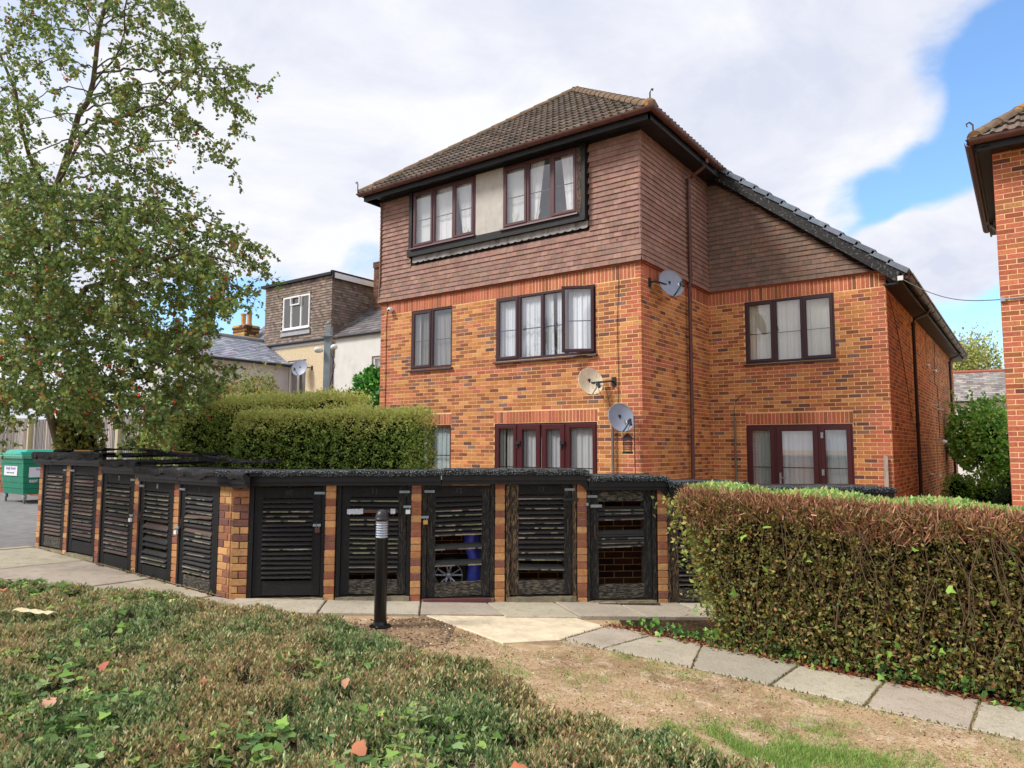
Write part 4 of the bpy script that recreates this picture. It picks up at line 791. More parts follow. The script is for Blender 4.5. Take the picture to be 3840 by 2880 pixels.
def txt(s_, fr, s, d, z, size, mat, parent, name='number', bold=0.0):
    cu = bpy.data.curves.new(name, 'FONT'); cu.body = s_; cu.size = size; cu.align_x = 'CENTER'; cu.align_y = 'CENTER'; cu.extrude = .0012; cu.offset = bold; cu.materials.append(mat)
    tmp = bpy.data.objects.new(name, cu); COL.objects.link(tmp); bpy.context.view_layer.update(); me = bpy.data.meshes.new_from_object(tmp); bpy.data.objects.remove(tmp)
    o = link(name, me, parent); off = rootloc(parent); p = Vector(fr.p(s, d, z)) - off
    m = Matrix.Identity(4)
    for i, v in enumerate((fr.a, Vector((0, 0, 1)), fr.n)):
        for j in range(3): m[j][i] = v[j]
    o.matrix_local = Matrix.Translation(p) @ m; return o
m_num = M('worn_number_paint', (176, 172, 160), .8, .1); m_numd = M('dark_number', (58, 56, 54), .6, .1)
def door(fr, s0, s1, z0, z1, slats, wear, num=None, numc=None, skew=0.0, rot=0.0, latch='R', rail=0, st=(0, 0), lab=None, gone=(), single=(), bolt=True):
    """slatted cupboard door; skew tips slats, gone lists missing slat numbers, single holds loose wide slats"""
    jw = .042; fz0 = gz(fr, (s0 + s1) / 2) + .0
    fm = MB(); a, b = s0 - .048, s1 + .048
    fm.box(fr, a, a + jw, -.06, -.002, fz0 + .01, z1 + .05); fm.box(fr, b - jw, b, -.06, -.002, fz0 + .01, z1 + .05); fm.box(fr, a, b, -.062, .004, z1 + .008, z1 + .06)
    fm.build('door_frame', m_stile[st[0]], store)
    sw_ = .088; D0, D1 = -.045, -.012; tr = .115; br = .15; sk = lambda s: skew * (s - s0)
    d = MB(); d.box(fr, s0, s0 + sw_, D0, D1, z0, z1); o = d.build('door', m_stile[st[0]], store)
    if lab: o['label'] = lab
    d = MB(); d.box(fr, s1 - sw_, s1, D0, D1, z0, z1 - abs(rot)); d.build('stile', m_stile[st[1]], o)
    P = fr.p; x0, x1 = s0 + sw_ - .002, s1 - sw_ + .002; W_ = x1 - x0
    def bar(za, zb, da, db, mat, nm, k0=0., k1=0.):
        q = MB(); q.hexa([P(x0, db, za + k0), P(x1, db, za + k1), P(x1, db, zb + k1), P(x0, db, zb + k0), P(x0, da, za + k0), P(x1, da, za + k1), P(x1, da, zb + k1), P(x0, da, zb + k0)]); return q.build(nm, mat, o)
    bar(z1 - tr, z1 - .004, D0, D1 - .003, m_rail[0 if rail < 2 else 1], 'top_rail', -skew * W_ / 2 * .6, skew * W_ / 2 * .6)
    bar(z0 + .004, z0 + br, D0, D1 - .002, m_rail[1 if rail else 0], 'bottom_rail', -skew * W_ / 2, skew * W_ / 2)
    bk = MB(); bk.box(fr, x0, x1, D1 - .01, D1 - .002, z0 + br - .002, z0 + br + .004); 
    zA, zB = z0 + br + .02, z1 - tr - .004; n_ = slats; g_ = (zB - zA) / n_
    def slat(zc, k=skew, h=None, mt=0, out=.0, tw=.0):
        h = h or g_ * .86; zb_, zt_ = zc - h / 2, zc + h / 2; t_ = .009; e = .010 + R.uniform(-.002, .003); k0, k1 = -k * W_ / 2 - tw, k * W_ / 2 + tw
        q = MB(); nx = 14; vs = []
        for i in range(nx + 1):
            f = i / nx; s = x0 + W_ * f; kk = k0 + (k1 - k0) * f; jz = R.uniform(-.0018, .0018)
            vs += [P(s, D1 + e + out, zb_ + kk + jz), P(s, D1 + e + out, zb_ + t_ + .004 + kk + jz * .5), P(s, D0 + .004, zt_ + kk), P(s, D0 + .004, zt_ - t_ - .003 + kk)]
        bc, pr_w = SLC[mt]; base = lin(vary(bc, .12)); worn = R.random() < pr_w + .1; run = 0
        for i in range(nx):
            if worn and run <= 0 and R.random() < .35 + pr_w * .4: run = R.randint(1, 5); wc = lin(vary(R.choice([(120, 112, 98), (142, 134, 118), (104, 96, 84), (116, 118, 88)]), .15))
            lipc = wc if run > 0 else base; run -= 1
            for j in range(4): q.add([vs[4 * i + j], vs[4 * i + 4 + j], vs[4 * i + 4 + (j + 1) % 4], vs[4 * i + (j + 1) % 4]], [(0, 1, 2, 3)], lipc if j == 0 else base)
        q.add(vs[:4] + vs[-4:], [(0, 1, 2, 3), (4, 5, 6, 7)], base)
        q.build('slat', m_slat, o)
    for i in range(n_):
        if i in gone: continue
        w_ = wear if not isinstance(wear, (list, tuple)) else R.choice(wear); kk = skew + R.uniform(-.006, .006) + (R.uniform(-.035, .035) if R.random() < .10 else 0)
        slat(zA + (i + .5) * g_, kk, None, w_)
    for (zf, k, hh, mt) in single: slat(zA + zf * (zB - zA), k, hh, mt, .0)
    # saw-tooth housings in the stile where slats are lost
    if gone and len(gone) > 4:
        q = MB()
        for i in gone: zc = zA + (i + .5) * g_; q.hexa([P(x1 - .012, D1 - .004, zc - .03), P(x1, D1 - .004, zc - .03), P(x1, D0, zc + .02), P(x1 - .012, D0, zc + .02), P(x1 - .012, D1 - .004, zc - .024), P(x1, D1 - .004, zc - .024), P(x1, D0, zc + .026), P(x1 - .012, D0, zc + .026)])
        q.build('slat_housing', m_stile[1], o)
    if num: txt(num, fr, (s0 + s1) / 2, D1 - .001, z1 - tr / 2, .075, numc or m_numd, o, 'number', .001)
    sg = 1 if latch == 'R' else -1; se = s1 if latch == 'R' else s0
    if bolt:
        q = MB(); q.box(fr, min(se - sg * .075, se + sg * .03), max(se - sg * .075, se + sg * .03), D1, D1 + .012, z1 - .075, z1 - .05); q.tube([P(se - sg * .06, D1 + .016, z1 - .062), P(se + sg * .035, D1 + .016, z1 - .062)], .006, 6); q.build('barrel_bolt', m_metal, o)
    q = MB(); zc = z0 + (z1 - z0) * .62; sh = se - sg * .045
    q.tube([P(sh, D1, zc + .06), P(sh, D1 + .02, zc + .05), P(sh, D1 + .028, zc), P(sh, D1 + .02, zc - .05), P(sh, D1, zc - .06)], .006, 6); q.build('pull_handle', m_rust, o)
    th = MB(); pts = []
    zs = gz(fr, (s0 + s1) / 2); m_ = 12
    for i in range(m_ + 1):
        s = s0 - .045 + (s1 - s0 + .09) * i / m_; pts.append((s, .02 + R.uniform(-.012, .02)))
    vs = [P(s, d_, zs - .02) for s, d_ in pts] + [P(s, d_ - .008, z0 - .022 + R.uniform(-.008, .004)) for s, d_ in pts] + [P(s, -.08, z0 - .02) for s, d_ in pts]
    th.add(vs, [(i, i + 1, m_ + 2 + i, m_ + 1 + i) for i in range(m_)] + [(m_ + 1 + i, m_ + 2 + i, 2 * m_ + 3 + i, 2 * m_ + 2 + i) for i in range(m_)]); th.build('threshold', m_step, store)
    return o, (zA, zB)
# row facing the garden: doors 10 to 14 and a half-hidden one
d10 = door(FA, -.78, -.10, .115, 1.225, 17, [0, 0, 0, 1], '10', None, 0, latch='R', rail=0)
d11 = door(FA, .11, .78, .115, 1.235, 17, [1, 1, 0, 2], '11', None, -.01, latch='R', rail=1, st=(0, 1), gone=(0, 13))
d12 = door(FA, 1.0, 1.665, .080, 1.238, 17, [0, 1, 1], '12', None, .035, latch='L', rail=1, st=(1, 1), gone=(0, 1, 2, 3, 4, 5, 6, 7, 8), single=((.40, .035, .062, 0), (.205, .035, .062, 0)))
d13 = door(FA, 1.885, 2.55, .085, 1.255, 17, [1, 1, 2, 1, 0], '13', None, 0, latch='R', rail=1, st=(2, 1), gone=(0, 1, 2, 3, 4), single=((.245, -.025, .06, 0), (.13, -.03, .06, 1)))
d14 = door(FA, 2.755, 3.43, .03, 1.18, 17, [0, 1], None, None, .012, latch='L', rail=2, st=(1, 1), gone=(0, 1, 2, 3, 4, 5, 6, 7, 11, 12, 13, 16), single=((.875, .02, .055, 0), (.80, .03, .055, 1), (.60, .012, .06, 0), (.525, .02, .05, 1), (.46, .035, .05, 1)))
d15 = door(FA, 3.64, 4.33, -.02, 1.12, 17, [0, 1], None, None, 0, latch='R', rail=2, st=(2, 1))
d16 = door(FA, 4.53, 5.22, -.05, 1.07, 17, [0, 1], None, None, 0, latch='R', rail=1, st=(1, 1))
# row facing the path: five doors
door(FB, -6.03, -5.335, .245, 1.375, 17, [1, 1, 3, 2], None, None, 0, latch='R', rail=1, st=(0, 1))
door(FB, -5.155, -4.415, .245, 1.375, 18, [3, 3, 0], None, None, 0, latch='L', rail=0, st=(0, 0), lab='browner slatted door, least weathered of the left row')
door(FB, -4.235, -3.455, .150, 1.300, 17, [1, 0, 3, 1], '7', m_num, -.012, latch='R', rail=0, st=(0, 0))
door(FB, -3.275, -2.545, .110, 1.235, 17, [0, 1, 1], '8', m_num, -.01, latch='L', rail=0, st=(0, 0), gone=(2, 3, 5, 6, 8, 9), single=((.16, -.02, .05, 0), (.34, -.03, .06, 0), (.52, -.02, .06, 3)))
door(FB, -2.365, -1.66, .09, 1.23, 17, [0, 1, 1], '9', None, -.01, latch='L', rail=1, st=(0, 0), gone=(12, 9), single=((.74, .03, .055, 3), (.55, -.05, .06, 3)))
def padlock(fr, s, z, lab_mat, parent):
    q = MB(); q.box(fr, s - .05, s + .03, .0, .012, z + .02, z + .045); q.tube([fr.p(s - .015, .02, z + .0), fr.p(s - .015, .022, z + .03), fr.p(s + .012, .022, z + .03), fr.p(s + .012, .02, z)], .0045, 6); q.build('hasp', m_metal, parent)
    q = MB(); q.box(fr, s - .025, s + .022, .008, .034, z - .04, z + .002); q.build('padlock', lab_mat, parent)
padlock(FA, .80, .985, m_white, store); padlock(FA, .985, .875, m_brass, store); padlock(FA, -.13, .80, m_rust, store); padlock(FB, -3.44, .78, m_white, store); padlock(FB, -2.40, .71, m_white, store)
q = MB(); q.box(FA, 2.45, 2.62, .0, .016, 1.075, 1.10); q.tube([FA.p(2.50, .03, 1.07), FA.p(2.50, .035, 1.03), FA.p(2.515, .03, 1.02)], .005, 6); q.build('hasp', m_dark, store)
q = MB(); q.box(FA, 2.70, 2.73, .0, .02, 1.02, 1.05); q.box(FA, 2.755, 2.88, -.012, .004, 1.00, 1.03); q.build('hasp', m_metal, store)
tp = MB()      # silver tape and a brown strip repairing door 11
m_tape = M('silver_tape', (196, 202, 214), .35, .1, 30, 4, .5, 60, .5)
for a, b in ((.165, .33), (.615, .665)):
    n_ = 8
    for i in range(n_):
        x, x2 = a + (b - a) * i / n_, a + (b - a) * (i + 1) / n_; tp.hexa([FA.p(x, .006, .945 + R.uniform(-.01, .006)), FA.p(x2, .006, .945), FA.p(x2, .006, .995 + R.uniform(-.006, .01)), FA.p(x, .006, .995), FA.p(x, -.01, .945), FA.p(x2, -.01, .945), FA.p(x2, -.01, .995), FA.p(x, -.01, .995)])
tp.build('silver_tape', m_tape, store); tp = MB(); tp.box(FA, .2, .69, -.012, .002, .955, .985); tp.c = [lin((84, 60, 54))] * len(tp.c); tp.build('repair_strip', m_slat, store)
tp = MB(); tp.box(FA, 3.0, 3.0, 0, 0, 0, 0); 
# small blocks at the roof steps
for s, z in ((2.72, 1.27), (3.60, 1.20), (4.49, 1.13)):
    q = MB(); P = FA.p; q.hexa([P(s - .10, .04, z + .02), P(s - .02, .04, z - .08), P(s + .02, .04, z - .08), P(s + .02, .04, z + .02), P(s - .10, -.02, z + .02), P(s - .02, -.02, z - .08), P(s + .02, -.02, z - .08), P(s + .02, -.02, z + .02)]); q.build('step_bracket', m_black, store)

# ---- what lies inside and before the cupboards
w0 = Vector(FA.p(1.235, -.34, .245))
t = thing('spare_wheel', (w0.x, w0.y, .04), 'loose car wheel with silver spoked rim lying inside the broken cupboard', 'wheel')
q = MB(); q.lathe(w0 - Vector(FA.n) * .09, [(.155, .0), (.20, .0), (.215, .03), (.215, .14), (.20, .175), (.155, .18), (.15, .1), (.155, 0)], 36, None, tuple(FA.n)); smoothen(q.build('tyre', M('tyre_rubber', (20, 20, 21), .8, .1), t), 40)
q = MB(); q.lathe(w0 + Vector(FA.n) * .05, [(.155, .0), (.158, .03), (.148, .035), (.140, .012), (.14, -.08)], 36, None, tuple(FA.n)); q.lathe(w0 + Vector(FA.n) * .045, [(0, .012), (.026, .010), (.034, 0)], 20, None, tuple(FA.n))
for k in range(5):
    for e in (-.16, .16):
        a = 2 * math.pi * k / 5 + .3; U = Vector(FA.a); Z = Vector((0, 0, 1)); p0 = w0 + Vector(FA.n) * .055 + (U * math.cos(a + e * .8) + Z * math.sin(a + e * .8)) * .03; p1 = w0 + Vector(FA.n) * .075 + (U * math.cos(a + e * 1.5) + Z * math.sin(a + e * 1.5)) * .148
        q.tube([p0, p0.lerp(p1, .5) + (U * math.cos(a) + Z * math.sin(a)) * 0 , p1], [.011, .009, .011], 6)
smoothen(q.build('rim', M('alloy_rim', (206, 208, 214), .3, .05, metal=.6), t), 40)
q = MB(); vs = []; 
for j in range(13):
    zz_ = .10 + .72 * j / 12; cx_ = 1.60 - .10 * (j / 12) - .02 * math.sin(j)
    for k in range(14): a = 2 * math.pi * k / 14; r_ = (.085 + .03 * (1 - j / 12)) * (1 + .18 * math.sin(3 * a + j * .3) + .1 * math.sin(5 * a)); vs.append(FA.p(cx_ - .03 + r_ * math.cos(a), -.33 + r_ * math.sin(a), zz_))
q.add(vs, [(j * 14 + k, j * 14 + (k + 1) % 14, (j + 1) * 14 + (k + 1) % 14, (j + 1) * 14 + k) for j in range(12) for k in range(14)] + [tuple(range(12 * 14, 13 * 14))])
o = smoothen(q.build('rolled_tarpaulin', M('blue_tarpaulin', (74, 84, 196), .45, .1, 8, 4, .3, 20, .5)), 80); o['label'] = 'upright roll of bright blue plastic sheet inside the cupboard beside the wheel'; o['category'] = 'tarpaulin'
q = MB(); q.box(FA, .97, 1.68, .0, .05, gz(FA, 1.3) + .03, gz(FA, 1.3) + .062); o = q.build('threshold_board', M('red_brown_board', (108, 66, 66), .8, .15)); o['label'] = 'thin dark red board lying on the paving under door twelve'; o['category'] = 'board'
q = MB(); f2 = Fr(FA.p(2.72, .07, 0)[:2], (AD.x, AD.y)); zb = gz(FA, 3) + .038; q.hexa([f2.p(.1, .03, zb), f2.p(.75, .07, zb), f2.p(.75, .07, zb + .012), f2.p(.1, .03, zb + .012), f2.p(.1, 0, zb), f2.p(.75, .04, zb), f2.p(.75, .04, zb + .012), f2.p(.1, 0, zb + .012)]); o = q.build('loose_board', m_stile[2]); o['label'] = 'loose pale timber strip lying on the paving below the open-slatted door'; o['category'] = 'board'

# ================================================================== BOLLARD LIGHT
bx, by_ = .499, -6.506; bz = G(bx, by_) + .005
t = thing('bollard_light', (bx, by_, bz), 'black cylindrical bollard light with domed cap and silver louvres on bare earth', 'bollard')
q = MB(); q.lathe((bx, by_, bz), [(0, 0), (.098, 0), (.098, .012), (.085, .018), (.066, .022), (.058, .05)], 32); smoothen(q.build('base_flange', m_post, t), 40)
q = MB(); q.lathe((bx, by_, bz), [(.0565, .02), (.0565, .775), (.060, .778), (.060, .792), (.0, .792)], 40); smoothen(q.build('post', m_post, t), 40)
q = MB(); q.lathe((bx, by_, bz), [(.060, .79), (.060, .955)], 36); o = smoothen(q.build('clear_lens', m_lens, t), 40)
for k in range(7):
    q = MB(); z = .800 + k * .0225; q.lathe((bx, by_, bz), [(.030, z + .016), (.034, z + .014), (.054, z), (.054, z + .003), (.036, z + .018), (.03, z + .018)], 32); smoothen(q.build('louvre_ring', m_louvre, t), 40)
q = MB(); q.lathe((bx, by_, bz), [(.028, .79), (.028, .96)], 20); smoothen(q.build('lamp_tube', m_louvre, t))
q = MB(); q.lathe((bx, by_, bz), [(.0, .948), (.06, .948), (.066, .958), (.0665, .966), (.062, .970), (.061, .99), (.056, 1.012), (.044, 1.032), (.026, 1.046), (.0, 1.051)], 40); smoothen(q.build('dome_cap', m_domem, t), 50)

# ================================================================== GREEN WASTE BIN
gx, gy = -13.1, -4.62; gz0 = G(gx, gy) + .01
t = thing('waste_container', (gx - .65, gy + .5, gz0), 'green four-wheeled waste container with white labels by the fence', 'wheeled bin')
m_green = M('green_plastic', (14, 124, 96), .45, .12, 6, 5, .05, 30, .45, patches=[((120, 178, 156), 5, .63, .06, (1, 1, 2), .5)]); m_green_l = M('green_lid_plastic', (20, 150, 124), .42, .1, 6, 4, .05, 30, .45, patches=[((120, 196, 176), 9, .62, .06, None, .4)])
FBn = Fr((gx, gy), (1, 0)); P = FBn.p; W_, Dp = 1.33, 1.0
q = MB()
def frust(z0_, z1_, i0, i1):
    a = [(-W_ + i0, -i0), (-i0, -i0), (-i0, -Dp + i0), (-W_ + i0, -Dp + i0)]; b_ = [(-W_ + i1, -i1), (-i1, -i1), (-i1, -Dp + i1), (-W_ + i1, -Dp + i1)]
    q.add([P(x, d, gz0 + z0_) for x, d in a] + [P(x, d, gz0 + z1_) for x, d in b_], [(0, 1, 5, 4), (1, 2, 6, 5), (2, 3, 7, 6), (3, 0, 4, 7), (4, 5, 6, 7), (3, 2, 1, 0)])
for z0_, z1_, i0, i1 in ((.20, .33, .08, .07), (.335, .46, .062, .056), (.465, .60, .05, .045), (.605, .90, .038, .03), (.905, 1.02, .02, .015)): frust(z0_, z1_, i0, i1)
q.build('body', m_green, t)
q = MB(); frust(1.02, 1.06, -.02, -.03); frust(1.065, 1.10, -.035, -.03); q.build('rim', M('pale_green_rim', (104, 168, 142), .5, .15, 20), t)
q = MB(); frust(1.10, 1.135, -.035, -.02); frust(1.135, 1.22, .03, .14); smoothen(q.build('lid', m_green_l, t), 30)
q = MB(); q.box(FBn, -.34, -.03, -.5, .035, 1.0 + gz0 + .12, gz0 + 1.17); q.build('lid_flap', M('turquoise_plastic', (60, 190, 180), .4, .05), t)
def caster(s, d):
    q = MB(); c = Vector(P(s, d, gz0 + .095)); q.lathe(c - Vector((.0, .022, 0)), [(0, 0), (.08, 0), (.095, .01), (.095, .034), (.08, .044), (0, .044)], 20, None, (.3, 1, 0)); o = smoothen(q.build('wheel', M('grey_tyre', (120, 118, 116), .7, .1), t), 40)
    q = MB(); q.hexa([P(s - .05, d + .03, gz0 + .22), P(s + .05, d + .03, gz0 + .22), P(s + .03, d + .04, gz0 + .10), P(s - .01, d + .04, gz0 + .10), P(s - .05, d - .03, gz0 + .22), P(s + .05, d - .03, gz0 + .22), P(s + .03, d - .04, gz0 + .10), P(s - .01, d - .04, gz0 + .10)]); q.build('caster_fork', m_metal, o)
for s, d in ((-.12, -.12), (-1.2, -.12), (-.12, -.85), (-1.2, -.85)): caster(s, d)
FBs = Fr((gx - .03, gy + .03), (0, 1)); m_lab = M('white_label', (226, 222, 232), .5, .03); m_ink = M('purple_ink', (110, 100, 170), .6, .02); m_inkg = M('green_ink', (90, 140, 100), .6, .02)
q = MB(); q.box(FBn, -1.12, -.36, -.035, -.026, gz0 + .62, gz0 + .84); lb = q.build('label', m_lab, t)
q = MB(); q.box(FBs, .12, .55, -.01, .002, gz0 + .59, gz0 + .82); lb2 = q.build('label', m_lab, t)
txt('Simply Served', FBn, -.74, -.0245, gz0 + .79, .10, m_ink, lb, 'lettering'); txt('mixed waste only', FBn, -.74, -.0245, gz0 + .69, .06, m_inkg, lb, 'lettering'); txt('Recy', FBs, .34, .004, gz0 + .77, .08, m_ink, lb2, 'lettering')
txt('0207 32320', FBs, .34, -.006, gz0 + .50, .085, m_white, t, 'lettering', .002)

# ================================================================== FENCE
fn = thing('board_fence', (-17, -2, .3), 'tall weathered grey featheredge board fence behind the bin store', 'fence')
FF = Fr((0, -2), (1, 0)); x = -31.0; fcol = [(164, 158, 152), (150, 146, 142), (176, 166, 156), (140, 134, 128), (184, 174, 164)]
while x < -8.3:
    z0 = G(x, -2) + .05; w = .102; zt = 2.50 + .012 * math.sin(x * 2) + R.uniform(-.006, .006) - (.05 if int(x * .5) % 3 == 0 else 0); mb = MB(); e = R.uniform(-.003, .003)
    mb.hexa([FF.p(x, .006 + e, z0), FF.p(x + w, .022 + e, z0), FF.p(x + w, .022 + e, zt), FF.p(x, .006 + e, zt), FF.p(x, -.002, z0), FF.p(x + w, -.002, z0), FF.p(x + w, -.002, zt), FF.p(x, -.002, zt)], lin(vary(R.choice(fcol), .08)))
    mb.build('board', m_fence, fn); x += .10
for xp in (-28.6, -25.8, -22.9, -20.0, -17.1, -14.2, -11.3):
    mb = MB(); mb.box(FF, xp, xp + .11, -.0, .12, G(xp, -2), 2.60, lin((196, 184, 150))); mb.build('fence_post', m_fence, fn)
mb = MB(); mb.box(FF, -31, -8.3, -.05, -.004, 1.9, 1.98, lin((120, 112, 100))); mb.build('rail', m_fence, fn)
# low brick wall at the far left beside the waste container
wl = thing('low_brick_wall', (-16.6, -4.4, .3), 'low red brick wall partly hidden behind the green waste container', 'wall')
FWl = Fr((0, -3.4), (1, 0)); rw = []; mb = MB(); mb.box(FWl, -20, -14.4, -.2, -.01, .1, 1.05); mb.build('wall_core', m_mortar_d, wl); brick_wall(rw, FWl, -20, -14.4, .15, 1.05, [], (0, 0), 3); emit(rw, wl, 'brick', 'brickwork', m_brick, 250)

# ================================================================== HEDGES
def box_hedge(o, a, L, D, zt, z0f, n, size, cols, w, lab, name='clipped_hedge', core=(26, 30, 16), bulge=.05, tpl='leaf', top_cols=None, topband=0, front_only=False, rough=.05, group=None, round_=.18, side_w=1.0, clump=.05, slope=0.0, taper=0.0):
    """hedge running L along a from o, D deep behind its front face, top zt; leaves sit in a ragged shell round a twiggy core"""
    fr = Fr(o, a); root = thing(name, fr.p(L / 2, 0, z0f), lab, 'hedge', group)
    ph = NR.uniform(0, 6, 8)
    def lump(s, q): return bulge * (np.sin(s * 3.1 + ph[0]) * .5 + np.sin(s * 7.3 + ph[1] + q * 3) * .3 + np.sin(q * 6.1 + ph[2]) * .35)
    mb = MB(); ins = .09; nn_ = 14
    vs = []
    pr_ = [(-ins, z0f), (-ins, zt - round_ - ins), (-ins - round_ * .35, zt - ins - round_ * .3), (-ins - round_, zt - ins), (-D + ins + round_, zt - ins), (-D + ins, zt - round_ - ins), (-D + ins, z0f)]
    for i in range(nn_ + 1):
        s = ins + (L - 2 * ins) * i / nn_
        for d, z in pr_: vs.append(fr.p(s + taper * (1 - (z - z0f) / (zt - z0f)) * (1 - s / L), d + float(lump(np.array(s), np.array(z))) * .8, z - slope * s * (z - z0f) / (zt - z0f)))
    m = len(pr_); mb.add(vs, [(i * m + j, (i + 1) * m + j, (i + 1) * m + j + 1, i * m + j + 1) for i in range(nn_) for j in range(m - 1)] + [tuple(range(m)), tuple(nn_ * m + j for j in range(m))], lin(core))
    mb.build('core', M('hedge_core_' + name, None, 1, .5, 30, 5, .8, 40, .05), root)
    # shell points: front, top, both ends
    H = zt - z0f; areas = np.array([L * H, L * D * .9, D * H * side_w, D * H * side_w * .7]); areas = areas / areas.sum()
    fc = NR.choice(4, n, p=areas); s = NR.uniform(0, L, n); z = z0f + H * NR.uniform(0, 1, n); d = -D * NR.uniform(0, 1, n); dep = np.abs(NR.normal(0, rough, n))
    u = np.zeros((n, 3)); f0, f1, f2, f3 = fc == 0, fc == 1, fc == 2, fc == 3
    cl = clump * (np.sin(s * 19 + z * 13) * np.sin(z * 23 - s * 11 + 1.3) + np.sin(s * 41 + 2) * np.sin(z * 37) * .6)
    d = np.where(f0, -dep + lump(s, z) + cl, d); z = np.where(f1, zt - dep * 1.0 + cl * .8 + .015 * np.sin(s * 5), z); s = np.where(f2, L - dep + cl, s); s = np.where(f3, dep - cl, s)
    # round the top edges
    over = np.clip((z - (zt - round_)) / round_, 0, 1); fd = np.clip(1 + d / round_, 0, 1); rr_ = np.sqrt(over ** 2 + fd ** 2)
    k = np.where(rr_ > 1, 1 / np.maximum(rr_, 1e-6), 1); z = np.where(rr_ > 1, (zt - round_) + over * k * round_, z); d = np.where(rr_ > 1, -round_ + fd * k * round_, d)
    s = s + taper * (1 - (z - z0f) / H) * (1 - s / L)
    aa = np.array(fr.a); nv = np.array(fr.n); P = np.array([fr.o.x, fr.o.y, 0.]) + s[:, None] * aa + d[:, None] * nv; P[:, 2] = z - slope * s * (z - z0f) / H
    out = np.where(f0[:, None], nv, np.where(f1[:, None], [0, 0, 1.], np.where(f2[:, None], aa, -aa))) + over[:, None] * np.array([0, 0, .8])
    Dr = out * .7 + NR.normal(0, .75, (n, 3)) + np.array([0, 0, .35])
    C = pal(n, cols, w, .28)
    if top_cols is not None:
        t = (z > zt - topband * (1 + .25 * np.sin(s * 4) + NR.normal(0, .2, n))); C = np.where(t[:, None], pal(n, *top_cols, .22), C)
    C = C * (1 - .35 * np.clip(dep / .15, 0, 1) * 0)[:, None]
    leaves('foliage', P, Dr, size * NR.uniform(.7, 1.3, n), C, m_leaf, root, tpl, kind='stuff')
    return root, fr, lump
PRIV = [(126, 146, 66), (104, 126, 56), (146, 164, 82), (78, 100, 46), (164, 176, 94)]
PRT = ([(168, 172, 96), (186, 186, 112), (150, 158, 84), (176, 160, 96)], [3, 2, 3, 1])  # paler hedge tops: light on the upper leaves painted into their colour
d1v = Vector((-.57 + 3.46, -4.55 + 5.52)).normalized()
box_hedge((-3.47, -5.52), (d1v.x, d1v.y), 2.66, .75, 2.13, .2, 50000, .034, PRIV, [3, 3, 2, 3, 1], 'square-clipped yellow-green privet hedge standing behind the right-hand bin cupboards', bulge=.05, rough=.06, top_cols=PRT, topband=.26, round_=.22, clump=.075)
box_hedge((-5.55, -5.30), (1, .12), 3.0, 1.3, 2.40, .2, 42000, .038, PRIV, [3, 3, 2, 3, 1], 'taller rounded privet hedge behind the angled corner of the bin store', bulge=.09, rough=.06, top_cols=PRT, topband=.35, round_=.4, clump=.085)
OLV = [(118, 108, 58), (94, 86, 46), (136, 122, 66), (76, 68, 42), (104, 114, 56), (126, 92, 60)]
rt_, frh, lp = box_hedge((2.72, -5.0), (1, 0), 6.6, .85, 1.21, -.05, 90000, .034, OLV, [4, 4, 2, 3, 3, 2], 'long brown-green hedge freshly sheared along its top edge beside the paved path', core=(34, 28, 20), bulge=.05, rough=.075, round_=.07, side_w=.8, clump=.05, tpl='leaf', slope=.036, taper=.42)
# cut brown stems along the sheared upper edge, green shoots on top, bare twigs below
n = 24000; s = NR.uniform(.02, 6.6, n); band = NR.beta(1.5, 1.3, n); z = 1.24 - .30 * NR.beta(1.1, 2.2, n) * (1 + .25 * np.sin(s * 5)); d = -.02 - NR.uniform(0, .10, n) - .06 * (z > 1.18); z = z - .036 * s
P = np.stack([2.72 + s, -5.0 - d * 1.0, z], 1); Dr = np.stack([NR.normal(0, .5, n), NR.normal(-.35, .35, n), NR.normal(.7, .35, n)], 1)
leaves('cut_stems', P, Dr, NR.uniform(.04, .12, n), pal(n, [(186, 136, 108), (166, 116, 90), (204, 160, 128), (140, 100, 78), (166, 140, 96)], None, .2), m_twig, rt_, 'stick', kind='stuff')
n = 26000; s = NR.uniform(.0, 6.6, n); P = np.stack([2.72 + s, -5.0 + NR.uniform(.16, .88, n), 1.22 - .036 * s + NR.uniform(-.05, .06, n) + .02 * np.sin(s * 7)], 1); Dr = np.stack([NR.normal(0, .5, n), NR.normal(0, .5, n), np.abs(NR.normal(.9, .4, n))], 1)
leaves('new_shoots', P, Dr, NR.uniform(.03, .06, n), pal(n, [(128, 160, 86), (150, 176, 104), (104, 138, 72), (158, 156, 96)], None, .2), m_leaf, rt_, 'leaf', kind='stuff')
segs = []
for i in range(420):
    s0 = R.uniform(.4, 6.5); p = np.array([2.72 + s0, -5.0 + R.uniform(-.0, .25), -.06]); r0 = R.uniform(.003, .007); dv = np.array([R.uniform(-.5, .5), R.uniform(-.25, .05), 1.0])
    for k in range(4):
        q = p + dv * .27; q[1] = max(q[1], -5.06 + R.uniform(-.02, .03)); q[0] = max(q[0], 2.76); segs.append((p, q, r0, r0 * .8)); dv = dv + np.array([R.uniform(-.35, .35), R.uniform(-.12, .2), 0]); p = q; r0 *= .8
tubes_np('bare_stems', segs, 4, m_twig, (112, 92, 72), rt_, kind='stuff')
